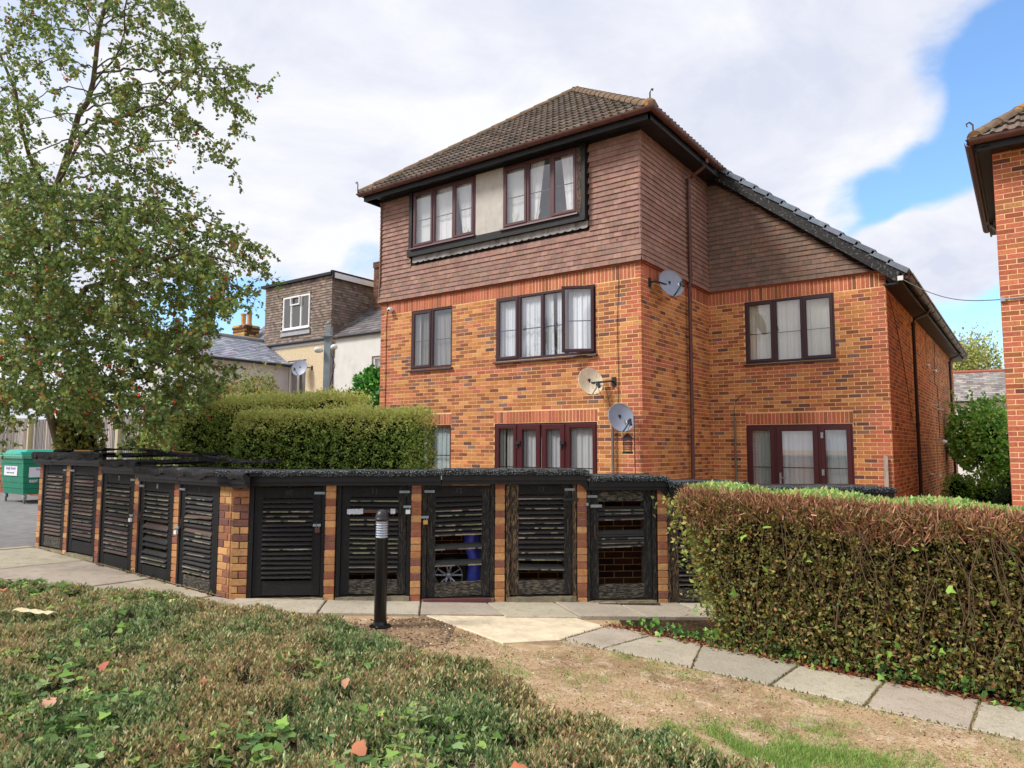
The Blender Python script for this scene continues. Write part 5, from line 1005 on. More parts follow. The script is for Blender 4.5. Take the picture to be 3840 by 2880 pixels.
# ragged skirt of the hedge over the soil and its loose left end
n = 9000; s = NR.uniform(.3, 6.6, n); P = np.stack([2.72 + s, -5.02 + NR.normal(0, .07, n), -.05 + np.abs(NR.normal(0, .28, n))], 1)
leaves('low_leaves', P, NR.normal(0, 1, (n, 3)) + [0, -.3, .2], NR.uniform(.025, .05, n), pal(n, OLV + [(84, 112, 60)], None, .3), m_leaf, rt_, 'leaf', kind='stuff')
n = 5200; zq = NR.uniform(.15, 1.2, n); P = np.stack([2.68 + .40 * (1 - zq / 1.2) + NR.normal(0.03, .11, n), -5.0 + NR.uniform(0, .85, n), zq], 1); P[:, 0] += .05
leaves('end_leaves', P, NR.normal(0, .8, (n, 3)) + [-.6, -.3, .3], NR.uniform(.03, .055, n), pal(n, [(134, 140, 74), (112, 122, 62), (148, 128, 70), (96, 104, 52)], None, .25), m_leaf, rt_, 'leaf', kind='stuff')
# big bramble and ivy leaves scattered on the hedge face
n = 80; P = np.stack([NR.uniform(2.9, 8.5, n), -5.06 + NR.normal(0, .03, n), NR.uniform(.0, 1.05, n)], 1)
leaves('bramble_leaves', P, NR.normal(0, .7, (n, 3)) + [0, -.7, -.3], NR.uniform(.045, .085, n), pal(n, [(118, 152, 66), (136, 168, 74), (184, 176, 74), (90, 128, 60), (196, 146, 60)], [4, 2, .6, 3, .4], .12), m_leaf, rt_, 'ivy', kind='stuff')
n = 1100; P = np.stack([NR.uniform(2.2, 8.6, n), -4.98 + NR.normal(0, .07, n), np.zeros(n)], 1); P[:, 2] = Gn(P[:, 0], P[:, 1]) + NR.uniform(.01, .12, n)
leaves('ivy_runners', P, NR.normal(0, .7, (n, 3)) + [0, -.4, .3], NR.uniform(.03, .06, n), pal(n, [(70, 104, 54), (92, 130, 66), (56, 86, 50), (120, 158, 72)], None, .2), m_leaf, rt_, 'ivy', kind='stuff')
n = 2600; P = np.stack([NR.uniform(2.0, 8.6, n), -5.03 + NR.normal(0, .045, n), np.zeros(n)], 1); P[:, 2] = Gn(P[:, 0], P[:, 1]) + NR.uniform(.012, .035, n)
o = leaves('leaf_litter', P, NR.normal(0, 1, (n, 3)) * [1, 1, .25], NR.uniform(.015, .045, n), pal(n, [(164, 98, 66), (140, 84, 60), (186, 128, 92), (112, 70, 52)], None, .25), m_dryleaf, None, 'leaf', kind='stuff'); o['label'] = 'brown leaf litter along the foot of the hedge'; o['category'] = 'leaf litter'

# ================================================================== LOW SHRUB BED IN FRONT
EX = np.array([-9, -5.5, -3.2, -2.28, -1.72, -.67, .47, .94, 1.9, 2.44, 3.28, 3.85, 4.36, 5.2, 6.2]); EY = np.array([-10.5, -10.0, -9.25, -8.80, -8.22, -7.70, -7.46, -7.36, -7.37, -7.48, -7.68, -7.76, -7.75, -7.85, -8.2])
def mound(x, y):
    dist = np.interp(x, EX, EY) + .07 + .05 * np.sin(x * 5.3) + .03 * np.sin(x * 13 + 1) - y; h = .34 * (1 - np.exp(-np.clip(dist, 0, None) / .11)) * (dist > 0)
    return h + (dist > .05) * (.018 * np.sin(x * 4.1 + y * 2) + .014 * np.sin(x * 9.7 - y * 7.1) + .010 * np.sin(x * 17 + y * 13)), dist
xg = np.arange(-6.5, 6.6, .06); yg = np.arange(-10.75, -7.1, .06); X, Y = np.meshgrid(xg, yg); Hh, Ds = mound(X, Y)
Z = Gn(X, Y) + Hh - .045; Z = np.where(Ds > -.06, Z, -1); nx = len(xg); ok = Ds > 0
mb = MB(); mb.v = [tuple(v) for v in np.stack([X, Y, Z], 2).reshape(-1, 3)]
fs = [(j * nx + i, j * nx + i + 1, (j + 1) * nx + i + 1, (j + 1) * nx + i) for j in range(len(yg) - 1) for i in range(nx - 1) if ok[j, i] and ok[j, i + 1] and ok[j + 1, i] and ok[j + 1, i + 1]]
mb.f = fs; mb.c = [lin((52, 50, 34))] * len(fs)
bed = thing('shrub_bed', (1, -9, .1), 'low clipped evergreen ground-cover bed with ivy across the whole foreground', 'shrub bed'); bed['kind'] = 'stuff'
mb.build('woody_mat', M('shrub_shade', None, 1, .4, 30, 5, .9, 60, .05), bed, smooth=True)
def bed_points(n):
    out = []; tot = 0
    while tot < n:
        m = n * 3; x = NR.uniform(-6.3, 6.4, m); y = NR.uniform(-10.7, -7.15, m); h, ds = mound(x, y); rel = np.stack([x, y], 1) - CAM[:2]; fw = rel @ np.array([-.589, .808]); xc = rel @ np.array([.808, .589]); dd = np.hypot(rel[:, 0], rel[:, 1])
        keep = (ds > 0.0) & (fw > 1.7) & (np.abs(xc) < fw * 1.0 + .9) & (NR.uniform(0, 1, m) < np.clip((3.8 / dd) ** .9, 0, 1)); out.append(np.stack([x[keep], y[keep], h[keep]], 1)); tot += keep.sum()
    q = np.concatenate(out)[:n]; return q
ns = 76000; q = bed_points(int(ns * 1.35)); hol = np.sin(q[:, 0] * 8.3 + 2 * np.sin(q[:, 1] * 5.1)) * np.sin(q[:, 1] * 9.7 + 1.5 * np.sin(q[:, 0] * 4.3)) + NR.normal(0, .35, len(q)); q = q[np.argsort(-hol)][:ns]; q = q[NR.permutation(ns)]; q[:, 2] += .022 * np.sin(q[:, 0] * 8.3 + 2 * np.sin(q[:, 1] * 5.1)) * np.sin(q[:, 1] * 9.7 + 1.5 * np.sin(q[:, 0] * 4.3)); base = np.stack([q[:, 0], q[:, 1], Gn(q[:, 0], q[:, 1]) + q[:, 2] - .05 + NR.uniform(-.02, .02, ns)], 1)
lean = NR.normal(0, .33, (ns, 3)); lean[:, 2] = 1; lean /= np.linalg.norm(lean, axis=1, keepdims=True)
kind = np.sin(q[:, 0] * 2.3 + 1) * np.sin(q[:, 1] * 3.1) + .5 * np.sin(q[:, 0] * 6.1 + q[:, 1] * 4.7) + NR.normal(0, .5, ns)
GA = [(108, 126, 76), (90, 110, 66), (126, 140, 90), (66, 86, 52), (146, 154, 112)]; GB = [(166, 150, 106), (150, 134, 94), (182, 164, 122), (132, 118, 80), (156, 126, 98)]
PL, DL, SL, CL = [], [], [], []
ca, cb_ = pal(ns, GA, None, .22), pal(ns, GB, None, .2)
for k in range(7):
    a = 2 * math.pi * k / 7 * 1.0 + NR.uniform(0, 6.28, ns); hgt = .012 + .008 * k
    PL.append(base + lean * (hgt + .0)[..., None] if isinstance(hgt, np.ndarray) else base + lean * hgt); up = .45 + .12 * k
    DL.append(np.stack([np.cos(a), np.sin(a), np.full(ns, up)], 1) + lean * .4); SL.append(NR.uniform(.021, .043, ns) * (1 - .04 * k))
    br = (kind > (.75 - .2 * k)) & (NR.uniform(0, 1, ns) < .8); CL.append(np.where(br[:, None], cb_, ca) * NR.uniform(.6, 1.3, (ns, 1)))
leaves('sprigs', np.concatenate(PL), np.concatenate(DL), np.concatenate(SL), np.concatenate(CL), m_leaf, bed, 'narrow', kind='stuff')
n = 26000; q = bed_points(n); P = np.stack([q[:, 0], q[:, 1], Gn(q[:, 0], q[:, 1]) + q[:, 2] - .03], 1)
leaves('dry_tips', P, NR.normal(0, .4, (n, 3)) + [0, 0, .8], NR.uniform(.02, .045, n), pal(n, [(196, 174, 140), (206, 184, 150), (176, 150, 120), (184, 150, 134)], None, .2), m_twig, bed, 'stick', kind='stuff')
# ivy patches growing through it
ivk = 1.5
ivp = [(-2.9, -9.2, .5, 210), (-1.6, -8.55, .45, 170), (-.5, -8.25, .35, 70), (1.6, -9.55, .35, 110), (2.5, -9.2, .25, 60), (3.2, -9.0, .35, 55), (3.0, -8.6, .3, 40), (.8, -9.3, .4, 70), (3.9, -9.4, .3, 60), (1.9, -8.3, .3, 26), (-4, -9.4, .5, 120), (.1, -8.9, .8, 70), (2.6, -9.7, .5, 90), (4.4, -9.0, .3, 20)]
PP = []
for (x, y, r_, k) in ivp: PP.append(np.stack([NR.normal(x, r_ * .6, int(k * ivk)), NR.normal(y, r_ * .45, int(k * ivk))], 1))
PP = np.concatenate(PP); h, ds = mound(PP[:, 0], PP[:, 1]); PP, h = PP[ds > .05], h[ds > .05]; n = len(PP); P = np.stack([PP[:, 0], PP[:, 1], Gn(PP[:, 0], PP[:, 1]) + h + NR.uniform(.0, .045, n)], 1)
leaves('ivy_leaves', P, NR.normal(0, 1, (n, 3)) * [1, 1, .25] + [.1, -.2, -.05], NR.uniform(.035, .07, n), pal(n, [(100, 128, 58), (82, 112, 54), (122, 148, 70), (66, 96, 50), (118, 140, 92)], [3, 4, 2, 3, 1], .18), m_leaf, bed, 'ivy', roll=np.array([0, 0, 2.]), kind='stuff')

# moss and weeds in the joints of the paving
JP = []
for (a0, a1) in JX[:9]:
    k = 46; f = NR.uniform(0, 1, k) ** 1.3; JP.append(np.stack([a0 + (a1 - a0) * f + NR.normal(0, .006, k), -5.73 + .70 * f], 1))
for s_j in js[1:-1]:
    k = 26; f = NR.uniform(0, .56, k); JP.append(np.array([ap(s_j + (.16 * d_ / .6 if s_j > 1.7 else 0) + R.uniform(-.006, .006), d_) for d_ in f]))
k = 700; xx_ = NR.uniform(2.0, 8, k); JP.append(np.stack([xx_, -5.745 + NR.normal(0, .012, k)], 1)); JP = np.concatenate(JP); n = len(JP)
o = leaves('joint_weeds', np.stack([JP[:, 0], JP[:, 1], Gn(JP[:, 0], JP[:, 1]) + .004], 1), NR.normal(0, .5, (n, 3)) + [0, 0, .7], NR.uniform(.012, .034, n), pal(n, [(112, 124, 66), (92, 104, 58), (140, 132, 84), (96, 84, 60)], None, .25), m_dryleaf, None, 'narrow', kind='stuff'); o['label'] = 'moss and weeds in the joints and edges of the garden paving'; o['category'] = 'weeds'
# fallen leaves one can pick out
FLV = [(-1.35, -8.85, (196, 124, 88), .10), (-3.45, -9.0, (202, 150, 120), .08), (.72, -9.62, (184, 90, 58), .12), (1.55, -9.62, (206, 160, 132), .09), (4.42, -9.55, (206, 122, 90), .15), (2.98, -8.98, (182, 118, 88), .10), (1.0, -9.12, (176, 108, 84), .09), (3.62, -8.72, (196, 116, 82), .12), (2.25, -8.42, (192, 142, 116), .07), (-.55, -8.45, (206, 144, 112), .08), (3.3, -9.45, (188, 120, 90), .10), (.1, -9.4, (206, 172, 128), .09), (4.75, -8.7, (196, 130, 96), .08), (2.75, -9.42, (198, 128, 100), .08), (-.05, -8.15, (232, 208, 98), .09), (-2.2, -8.75, (222, 204, 90), .08), (1.85, -9.02, (172, 110, 86), .07), (3.9, -9.15, (170, 96, 70), .10)]
LOC = ['nearest the bollard side', 'beside the ivy at the far left edge', 'at the bottom left of the bed']
words = ['orange-brown', 'pale pink-brown', 'rusty red', 'cream-brown', 'large bright orange', 'curled tan', 'dull brown', 'terracotta folded', 'small beige', 'peach-coloured', 'ragged ochre', 'wheat-coloured', 'light copper', 'salmon-brown', 'lemon yellow', 'greenish yellow', 'small umber', 'dark russet']
for i, (x, y, c, sz) in enumerate(FLV):
    h, ds = mound(np.array(x), np.array(y)); z = G(x, y) + float(h) + .035; a = R.uniform(0, 6.28); mb = MB(); nn_ = 7; vs = []; cu = R.uniform(.15, .5)
    tilt = Vector((R.uniform(-.4, .4), R.uniform(-.8, .1), 1)).normalized(); U = Vector((math.cos(a), math.sin(a), 0)); U = (U - tilt * U.dot(tilt)).normalized(); Wv = tilt.cross(U)
    for j in range(nn_ + 1):
        f = j / nn_; hw = .33 * math.sin(math.pi * min(1, f * .93 + .05)) * (1 + .22 * math.sin(f * 17 + i))
        for e in (-1, 0, 1): q = Vector((x, y, z)) + (U * (f - .5) + Wv * e * hw + tilt * (cu * abs(e) * hw + .12 * math.sin(f * 3))) * sz; vs.append(tuple(q))
    mb.add(vs, [(3 * j + e, 3 * j + e + 1, 3 * j + e + 4, 3 * j + e + 3) for j in range(nn_) for e in (0, 1)], lin(c)); o = mb.build('fallen_leaf', m_dryleaf, None, smooth=True)
    o['label'] = words[i] + ' fallen leaf lying on the low shrub bed'; o['category'] = 'leaf'; o['group'] = 'fallen leaves on the shrub bed'
h, ds = mound(np.array(-.45), np.array(-8.85)); q = MB(); vs = []
for j in range(9):
    f = j / 8
    for e in (-1, 0, 1): vs.append((-.62 + .34 * f, -9.0 + .10 * f + e * .035, G(-.45, -8.9) + float(h) + .045 + .012 * (1 - abs(e)) + .006 * math.sin(j * 2)))
q.add(vs, [(3 * j + e, 3 * j + e + 1, 3 * j + e + 4, 3 * j + e + 3) for j in range(8) for e in (0, 1)]); o = q.build('bark_strip', M('pale_bark_strip', (206, 188, 152), .9, .2, 30, 4, .4, 60, .1)); o['label'] = 'pale curled strip of bark lying on the shrub bed at left'; o['category'] = 'bark'

# ================================================================== LAWN
def lawn_pts(n, x0=.6, x1=7.5, y0=-8.3, y1=-5.75): return NR.uniform(x0, x1, n), NR.uniform(y0, y1, n)
n = 150000; x, y = lawn_pts(n); x[100000:] = NR.normal(4.35, .55, 50000); y[100000:] = np.clip(NR.normal(-6.95, .32, 50000), -8.2, -5.8); _, ds = mound(x, y)
patch = np.exp(-((x - 4.4) ** 2 / .35 + (y + 6.95) ** 2 / .12)) * 1.5 + np.exp(-((x - 3.7) ** 2 / .10 + (y + 7.35) ** 2 / .08)) + np.exp(-((x - 2.1) ** 2 / .05 + (y + 6.75) ** 2 / .03)) + .9 * np.exp(-((y + 5.80 + .0) ** 2 / .004)) * (x > 2.0) * (np.sin(x * 5) * .4 + .55) + .45 * (np.sin(x * 3.7 + y * 2.2) * np.sin(y * 5.1 - x) > .55) + .5 * np.exp(-((x - 5.5) ** 2 / .6 + (y + 7.0) ** 2 / .3))
patch = patch * np.clip(.55 + .9 * np.sin(x * 7.3 + 2 * np.sin(y * 9)) * np.sin(y * 11.1 + 1.7 * np.sin(x * 5)) + NR.normal(0, .35, len(x)), 0, 1.4) + .3 * (np.sin(x * 11 + y * 3) * np.sin(y * 13 + x * 2))
dens = (ds < -.01) & ((x > 1.2) | (y < -6.9)) & (((x - .5) ** 2 + (y + 6.5) ** 2) > .25) & (y < -5.76 + .02 * np.sin(x * 20)) & ((x > 2.0) | (y < -6.22)) 
grn = NR.uniform(0, 1, n) < np.clip(patch, 0, 1); keep = dens & (grn | ((NR.uniform(0, 1, n) < .6) & (np.arange(n) < 100000))); x, y, grn = x[keep], y[keep], grn[keep]; n = len(x)
P = np.stack([x, y, Gn(x, y)], 1); up = np.where(grn, NR.uniform(.5, 1.2, n), NR.uniform(.0, .35, n)); Dr = np.stack([NR.normal(0, .6, n), NR.normal(0, .6, n), up], 1)
C = np.where(grn[:, None], pal(n, [(132, 168, 82), (108, 146, 66), (156, 186, 102), (160, 164, 98)], None, .2), pal(n, [(206, 180, 148), (186, 158, 126), (222, 200, 172), (150, 122, 92), (168, 134, 104)], None, .2))
o = leaves('lawn_grass', P, Dr, np.where(grn, NR.uniform(.02, .05, n), NR.uniform(.015, .04, n)), C, m_dryleaf, None, 'blade', kind='stuff'); o['label'] = 'sparse parched lawn with green tufts beside the path'; o['category'] = 'grass'
n = 9000; x, y = NR.uniform(.4, 7, n), NR.uniform(-8.2, -5.76, n); _, ds = mound(x, y); kp = (ds < 0) & ((x > 2) | (y < -6.2)) & (np.sin(x * 4 + y * 3) + np.sin(y * 7 - x * 2) + NR.normal(0, .8, n) > -.2); x, y = x[kp], y[kp]; n = len(x)
o = leaves('ground_litter', np.stack([x, y, Gn(x, y) + .006], 1), NR.normal(0, 1, (n, 3)) * [1, 1, .1], NR.uniform(.006, .022, n), pal(n, [(150, 116, 88), (112, 86, 64), (226, 208, 180), (90, 70, 54), (176, 130, 100)], None, .2), m_dryleaf, None, 'leaf', kind='stuff'); o['label'] = 'crumbs of bark, straw and grit on the parched lawn'; o['category'] = 'litter'
n = 2200; x, y = NR.uniform(-.3, 1.5, n), NR.uniform(-7.4, -5.95, n); _, ds = mound(x, y); kp = (ds < .02) & (((AN.x * (x - A0.x) + AN.y * (y - A0.y)) > .62)); x, y = x[kp], y[kp]; n = len(x)
o = leaves('twig_litter', np.stack([x, y, Gn(x, y) + .008], 1), NR.normal(0, 1, (n, 3)) * [1, 1, .08], NR.uniform(.01, .035, n), pal(n, [(190, 160, 130), (150, 116, 92), (214, 190, 160), (96, 76, 60)], None, .2), m_dryleaf, None, 'leaf', kind='stuff'); o['label'] = 'scattered bark chips and litter round the bollard foot'; o['category'] = 'litter'
n = 90; k = NR.uniform(0, 1, n); x = -4.2 + 2.6 * k; y = -6.86 - .03 * NR.uniform(0, 1, n)
P = np.stack([x, y, Gn(x, y) + .03], 1); o = leaves('edge_litter', P, NR.normal(0, 1, (n, 3)) * [1, 1, .3], NR.uniform(.03, .07, n), pal(n, [(130, 90, 62), (96, 78, 56), (110, 128, 60)], None, .2), m_dryleaf, None, 'leaf', kind='stuff'); o['label'] = 'dry leaves and weeds caught along the foot of the left cupboards'; o['category'] = 'leaf litter'

# ================================================================== HAWTHORN TREE
CF, CR, CU = np.array(FX), np.array(RX), np.array(UX)
def V3(a, b, d): return CAM + d * (CF + a * CR + b * CU)      # a, b: sideways and upward slope from the eye point; d metres away
def inpoly(x, y, poly):
    r = np.zeros(len(x), bool); n = len(poly); j = n - 1
    for i in range(n):
        xi, yi = poly[i]; xj, yj = poly[j]; c = ((yi > y) != (yj > y)) & (x < (xj - xi) * (y - yi) / (yj - yi + 1e-12) + xi); r ^= c; j = i
    return r
def pz(x, y): return ((x - 1106) / 1530, (829 - y) / 1530)
core_p = [pz(*q) for q in [(-120, 400), (60, 380), (200, 420), (330, 430), (410, 500), (480, 590), (500, 660), (455, 720), (420, 770), (490, 820), (440, 875), (350, 925), (310, 900), (250, 885), (170, 905), (90, 880), (-120, 930)]]
top_p = [pz(*q) for q in [(-120, -90), (430, -90), (395, 10), (425, 70), (480, 130), (575, 185), (520, 215), (515, 290), (470, 250), (440, 280), (508, 370), (430, 325), (360, 300), (290, 345), (330, 390), (390, 410), (440, 470), (560, 540), (590, 605), (540, 600), (560, 650), (520, 650), (480, 600), (330, 440), (-120, 420)]]
def sample(poly, n, d0, d1):
    P = []; a0, a1 = min(p[0] for p in poly), max(p[0] for p in poly); b0, b1 = min(p[1] for p in poly), max(p[1] for p in poly)
    while len(P) < n:
        a, b = NR.uniform(a0, a1, n), NR.uniform(b0, b1, n); k = inpoly(a, b, poly)
        for x, y in zip(a[k], b[k]): P.append(V3(x, y, NR.uniform(d0, d1)))
    return P[:n]
tx, ty = -7.35, -5.95; tz = G(tx, ty)
tree = thing('hawthorn_tree', (tx, ty, tz), 'spreading hawthorn tree with lobed green leaves and red berries overhanging the bin store', 'tree')
base = np.array([tx, ty, tz - .1]); fork = V3(*pz(70, 760), 11.0)
T_ = [base, base + [0.05, 0, .8], fork]
limbs = [([fork, V3(*pz(90, 600), 10.4), V3(*pz(110, 440), 10), V3(*pz(160, 290), 9.7), V3(*pz(200, 180), 9.5), V3(*pz(212, 70), 9.4), V3(*pz(232, 0), 9.3), V3(*pz(255, -90), 9.2)], .055, .016),
         ([V3(*pz(110, 440), 10), V3(*pz(60, 330), 9.6), V3(*pz(30, 200), 9.2), V3(*pz(-30, 40), 9)], .035, .012),
         ([V3(*pz(120, 400), 9.9), V3(*pz(200, 270), 9.3), V3(*pz(270, 250), 8.9), V3(*pz(350, 225), 8.7), V3(*pz(420, 145), 8.5), V3(*pz(520, 150), 8.4)], .022, .006),
         ([fork, V3(*pz(190, 620), 9.7), V3(*pz(300, 570), 9.1), V3(*pz(420, 545), 8.7), V3(*pz(520, 570), 8.5)], .045, .008),
         ([fork, V3(*pz(170, 740), 10), V3(*pz(280, 760), 9.4), V3(*pz(380, 800), 9), V3(*pz(460, 830), 8.8)], .04, .008),
         ([fork, V3(*pz(20, 640), 9.8), V3(*pz(-60, 560), 9), V3(*pz(-140, 500), 8.4)], .045, .012),
         ([V3(*pz(200, 180), 9.5), V3(*pz(260, 110), 9.2), V3(*pz(270, 20), 9), V3(*pz(300, -60), 8.9)], .014, .006),
         ([V3(*pz(160, 290), 9.7), V3(*pz(230, 330), 9.2), V3(*pz(290, 310), 9), V3(*pz(380, 300), 8.8)], .018, .006),
         ([V3(*pz(90, 600), 10.4), V3(*pz(40, 440), 9.6), V3(*pz(10, 300), 9)], .03, .01)]
nodes = []; segs = [(T_[0], T_[1], .08, .07), (T_[1], T_[2], .07, .06)]
for pts, r0, r1 in limbs:
    pts = [np.array(p) for p in pts]; m = len(pts) - 1; prev = pts[0]; tot = 0
    for i in range(m):
        k = max(2, int(np.linalg.norm(pts[i + 1] - pts[i]) / .22))
        for j in range(1, k + 1):
            f = (i + j / k) / m; q = pts[i] + (pts[i + 1] - pts[i]) * j / k + NR.normal(0, .014, 3); segs.append((prev, q, r0 + (r1 - r0) * max(0, f - 1 / (m * k)), r0 + (r1 - r0) * f)); nodes.append(q); prev = q
tubes_np('trunk', segs, 8, m_bark, (120, 110, 94), tree)
NOD = np.zeros((60000, 3)); nn0 = len(nodes); NOD[:nn0] = np.array(nodes); cnt = nn0
att = sample(core_p, 980, 7.9, 11.0) + sample(top_p, 170, 8.0, 10.0)
att = [np.array(a) for a in att if a[2] > 1.75]; att.sort(key=lambda a: np.min(np.linalg.norm(NOD[:nn0] - a, axis=1)))
bs, ends = [], []
ARC = [((215, 60), (330, 5), (417, 66)), ((212, 80), (320, 60), (395, 130)), ((205, 150), (340, 85), (440, 120)), ((205, 160), (400, 150), (576, 187)), ((350, 160), (460, 175), (514, 292)), ((190, 215), (330, 180), (470, 215)), ((190, 215), (350, 215), (508, 375)),
       ((180, 240), (300, 230), (440, 330)), ((170, 270), (260, 265), (345, 350)), ((160, 290), (240, 300), (300, 385)), ((150, 330), (270, 350), (392, 410)), ((130, 400), (290, 380), (470, 480)), ((120, 420), (330, 440), (569, 538)), ((120, 440), (380, 480), (592, 605)), ((110, 470), (350, 520), (540, 645)),
       ((110, 520), (300, 540), (500, 660)), ((100, 560), (290, 600), (455, 700)), ((210, 90), (120, 60), (10, 110)), ((205, 150), (110, 130), (0, 190)), ((195, 200), (100, 200), (20, 290)), ((180, 250), (90, 260), (-20, 330)), ((212, 60), (150, 0), (60, -20)), ((215, 50), (260, -10), (330, -50)), ((165, 300), (80, 330), (0, 420)),
       ((90, 640), (260, 680), (430, 760)), ((90, 680), (300, 720), (505, 810)), ((80, 720), (250, 770), (398, 890)), ((80, 740), (220, 800), (350, 945)), ((80, 750), (180, 820), (285, 955)), ((75, 760), (140, 830), (190, 925)), ((70, 720), (40, 800), (10, 950)), ((160, 300), (250, 250), (400, 235)), ((190, 210), (260, 140), (360, 100)), ((215, 40), (280, 30), (370, 20))]
for (p0_, p1_, p2_) in ARC:
    dl = NR.uniform(8.2, 9.2); A_ = V3(*pz(*p0_), 9.6 if p0_[1] < 500 else 10.4); B_ = V3(*pz(*p1_), (dl + 9.4) / 2); C_ = V3(*pz(*p2_), dl); k = int(np.linalg.norm(C_ - A_) / .10); prev = A_; r0 = .004 + .0045 * np.linalg.norm(C_ - A_)
    for i in range(1, k + 1):
        f = i / k; c_ = B_ * 2 - (A_ + C_) / 2; q = (1 - f) ** 2 * A_ + 2 * f * (1 - f) * c_ + f * f * C_ + NR.normal(0, .014, 3)
        bs.append((prev, q, r0 * (1 - .8 * (f - 1 / k)), r0 * (1 - .8 * f))); NOD[cnt] = q; cnt += 1
        if f > .18 and (i % 2 == 0 or f > .6): ends.append((q, (C_ - A_) * .3 + NR.normal(0, 1, 3) * .9))
        prev = q
for a in att:
    dd = np.linalg.norm(NOD[:cnt] - a, axis=1) + .25 * np.clip(NOD[:cnt, 2] - a[2], 0, None); j = int(np.argmin(dd)); p = NOD[j].copy(); L_ = np.linalg.norm(a - p)
    if L_ < .06: ends.append((a, NR.normal(0, 1, 3))); continue
    k = max(2, int(L_ / .14)); pr_ = p; r0 = min(.011, .0035 + .004 * L_)
    for i in range(1, k + 1):
        f = i / k; q = p + (a - p) * f + np.array([0, 0, .12 * L_ * math.sin(math.pi * f)]) + NR.normal(0, .012, 3) * (f < 1); bs.append((pr_, q, r0 * (1 - .6 * (f - 1 / k)), r0 * (1 - .6 * f))); NOD[cnt] = q; cnt += 1; pr_ = q
        if f > .35: ends.append((q, a - p))
tubes_np('branches', bs, 4, m_bark, (112, 100, 84), tree)
tw = []; LP, LD, LS = [], [], []; BP = []
for (p, d) in ends:
    d = d / (np.linalg.norm(d) + 1e-6)
    for _ in range(2 if NR.random() < .6 else 3):
        dv = d * .6 + NR.normal(0, .6, 3); dv /= np.linalg.norm(dv); L_ = NR.uniform(.08, .24); q = p.copy(); r = .0028
        for i in range(4):
            q2 = q + dv * L_ / 4; tw.append((q, q2, r, r * .8)); r *= .8; dv = dv + np.array([0, 0, -.20]) + NR.normal(0, .12, 3); dv /= np.linalg.norm(dv)
            for __ in range(2 + (NR.random() < .75)):
                LP.append(q2 + NR.normal(0, .012, 3)); LD.append(dv * .5 + NR.normal(0, .75, 3) + [0, 0, -.15]); LS.append(NR.uniform(.034, .062))
            q = q2
        if NR.random() < .08: BP += [q + NR.normal(0, .018, 3) + [0, 0, -.02] for _ in range(NR.integers(2, 6))]
tubes_np('twigs', tw, 3, m_twig, (110, 98, 80), tree, kind='stuff')
n = len(LP); leaves('foliage', np.array(LP), np.array(LD), np.array(LS), pal(n, [(104, 124, 66), (88, 110, 58), (122, 138, 76), (74, 96, 52), (142, 148, 80), (156, 134, 70)], [4, 4, 3, 2.5, 1.5, .5], .25), m_leaf, tree, 'lobed', kind='stuff')
BP = np.array(BP); o6 = np.array([(1, 0, 0), (0, 1, 0), (-1, 0, 0), (0, -1, 0), (0, 0, 1), (0, 0, -1)]) * .0145
arr_mesh('berries', BP[:, None, :] + o6[None] * NR.uniform(.8, 1.2, (len(BP), 1, 1)), 6, pal(len(BP), [(196, 56, 44), (214, 76, 56), (170, 40, 36)], None, .15), M('berry_skin', None, .35, 0, spec=.5), tree, [(0, 1, 4), (1, 2, 4), (2, 3, 4), (3, 0, 4), (1, 0, 5), (2, 1, 5), (3, 2, 5), (0, 3, 5)], smooth=True, kind='stuff')

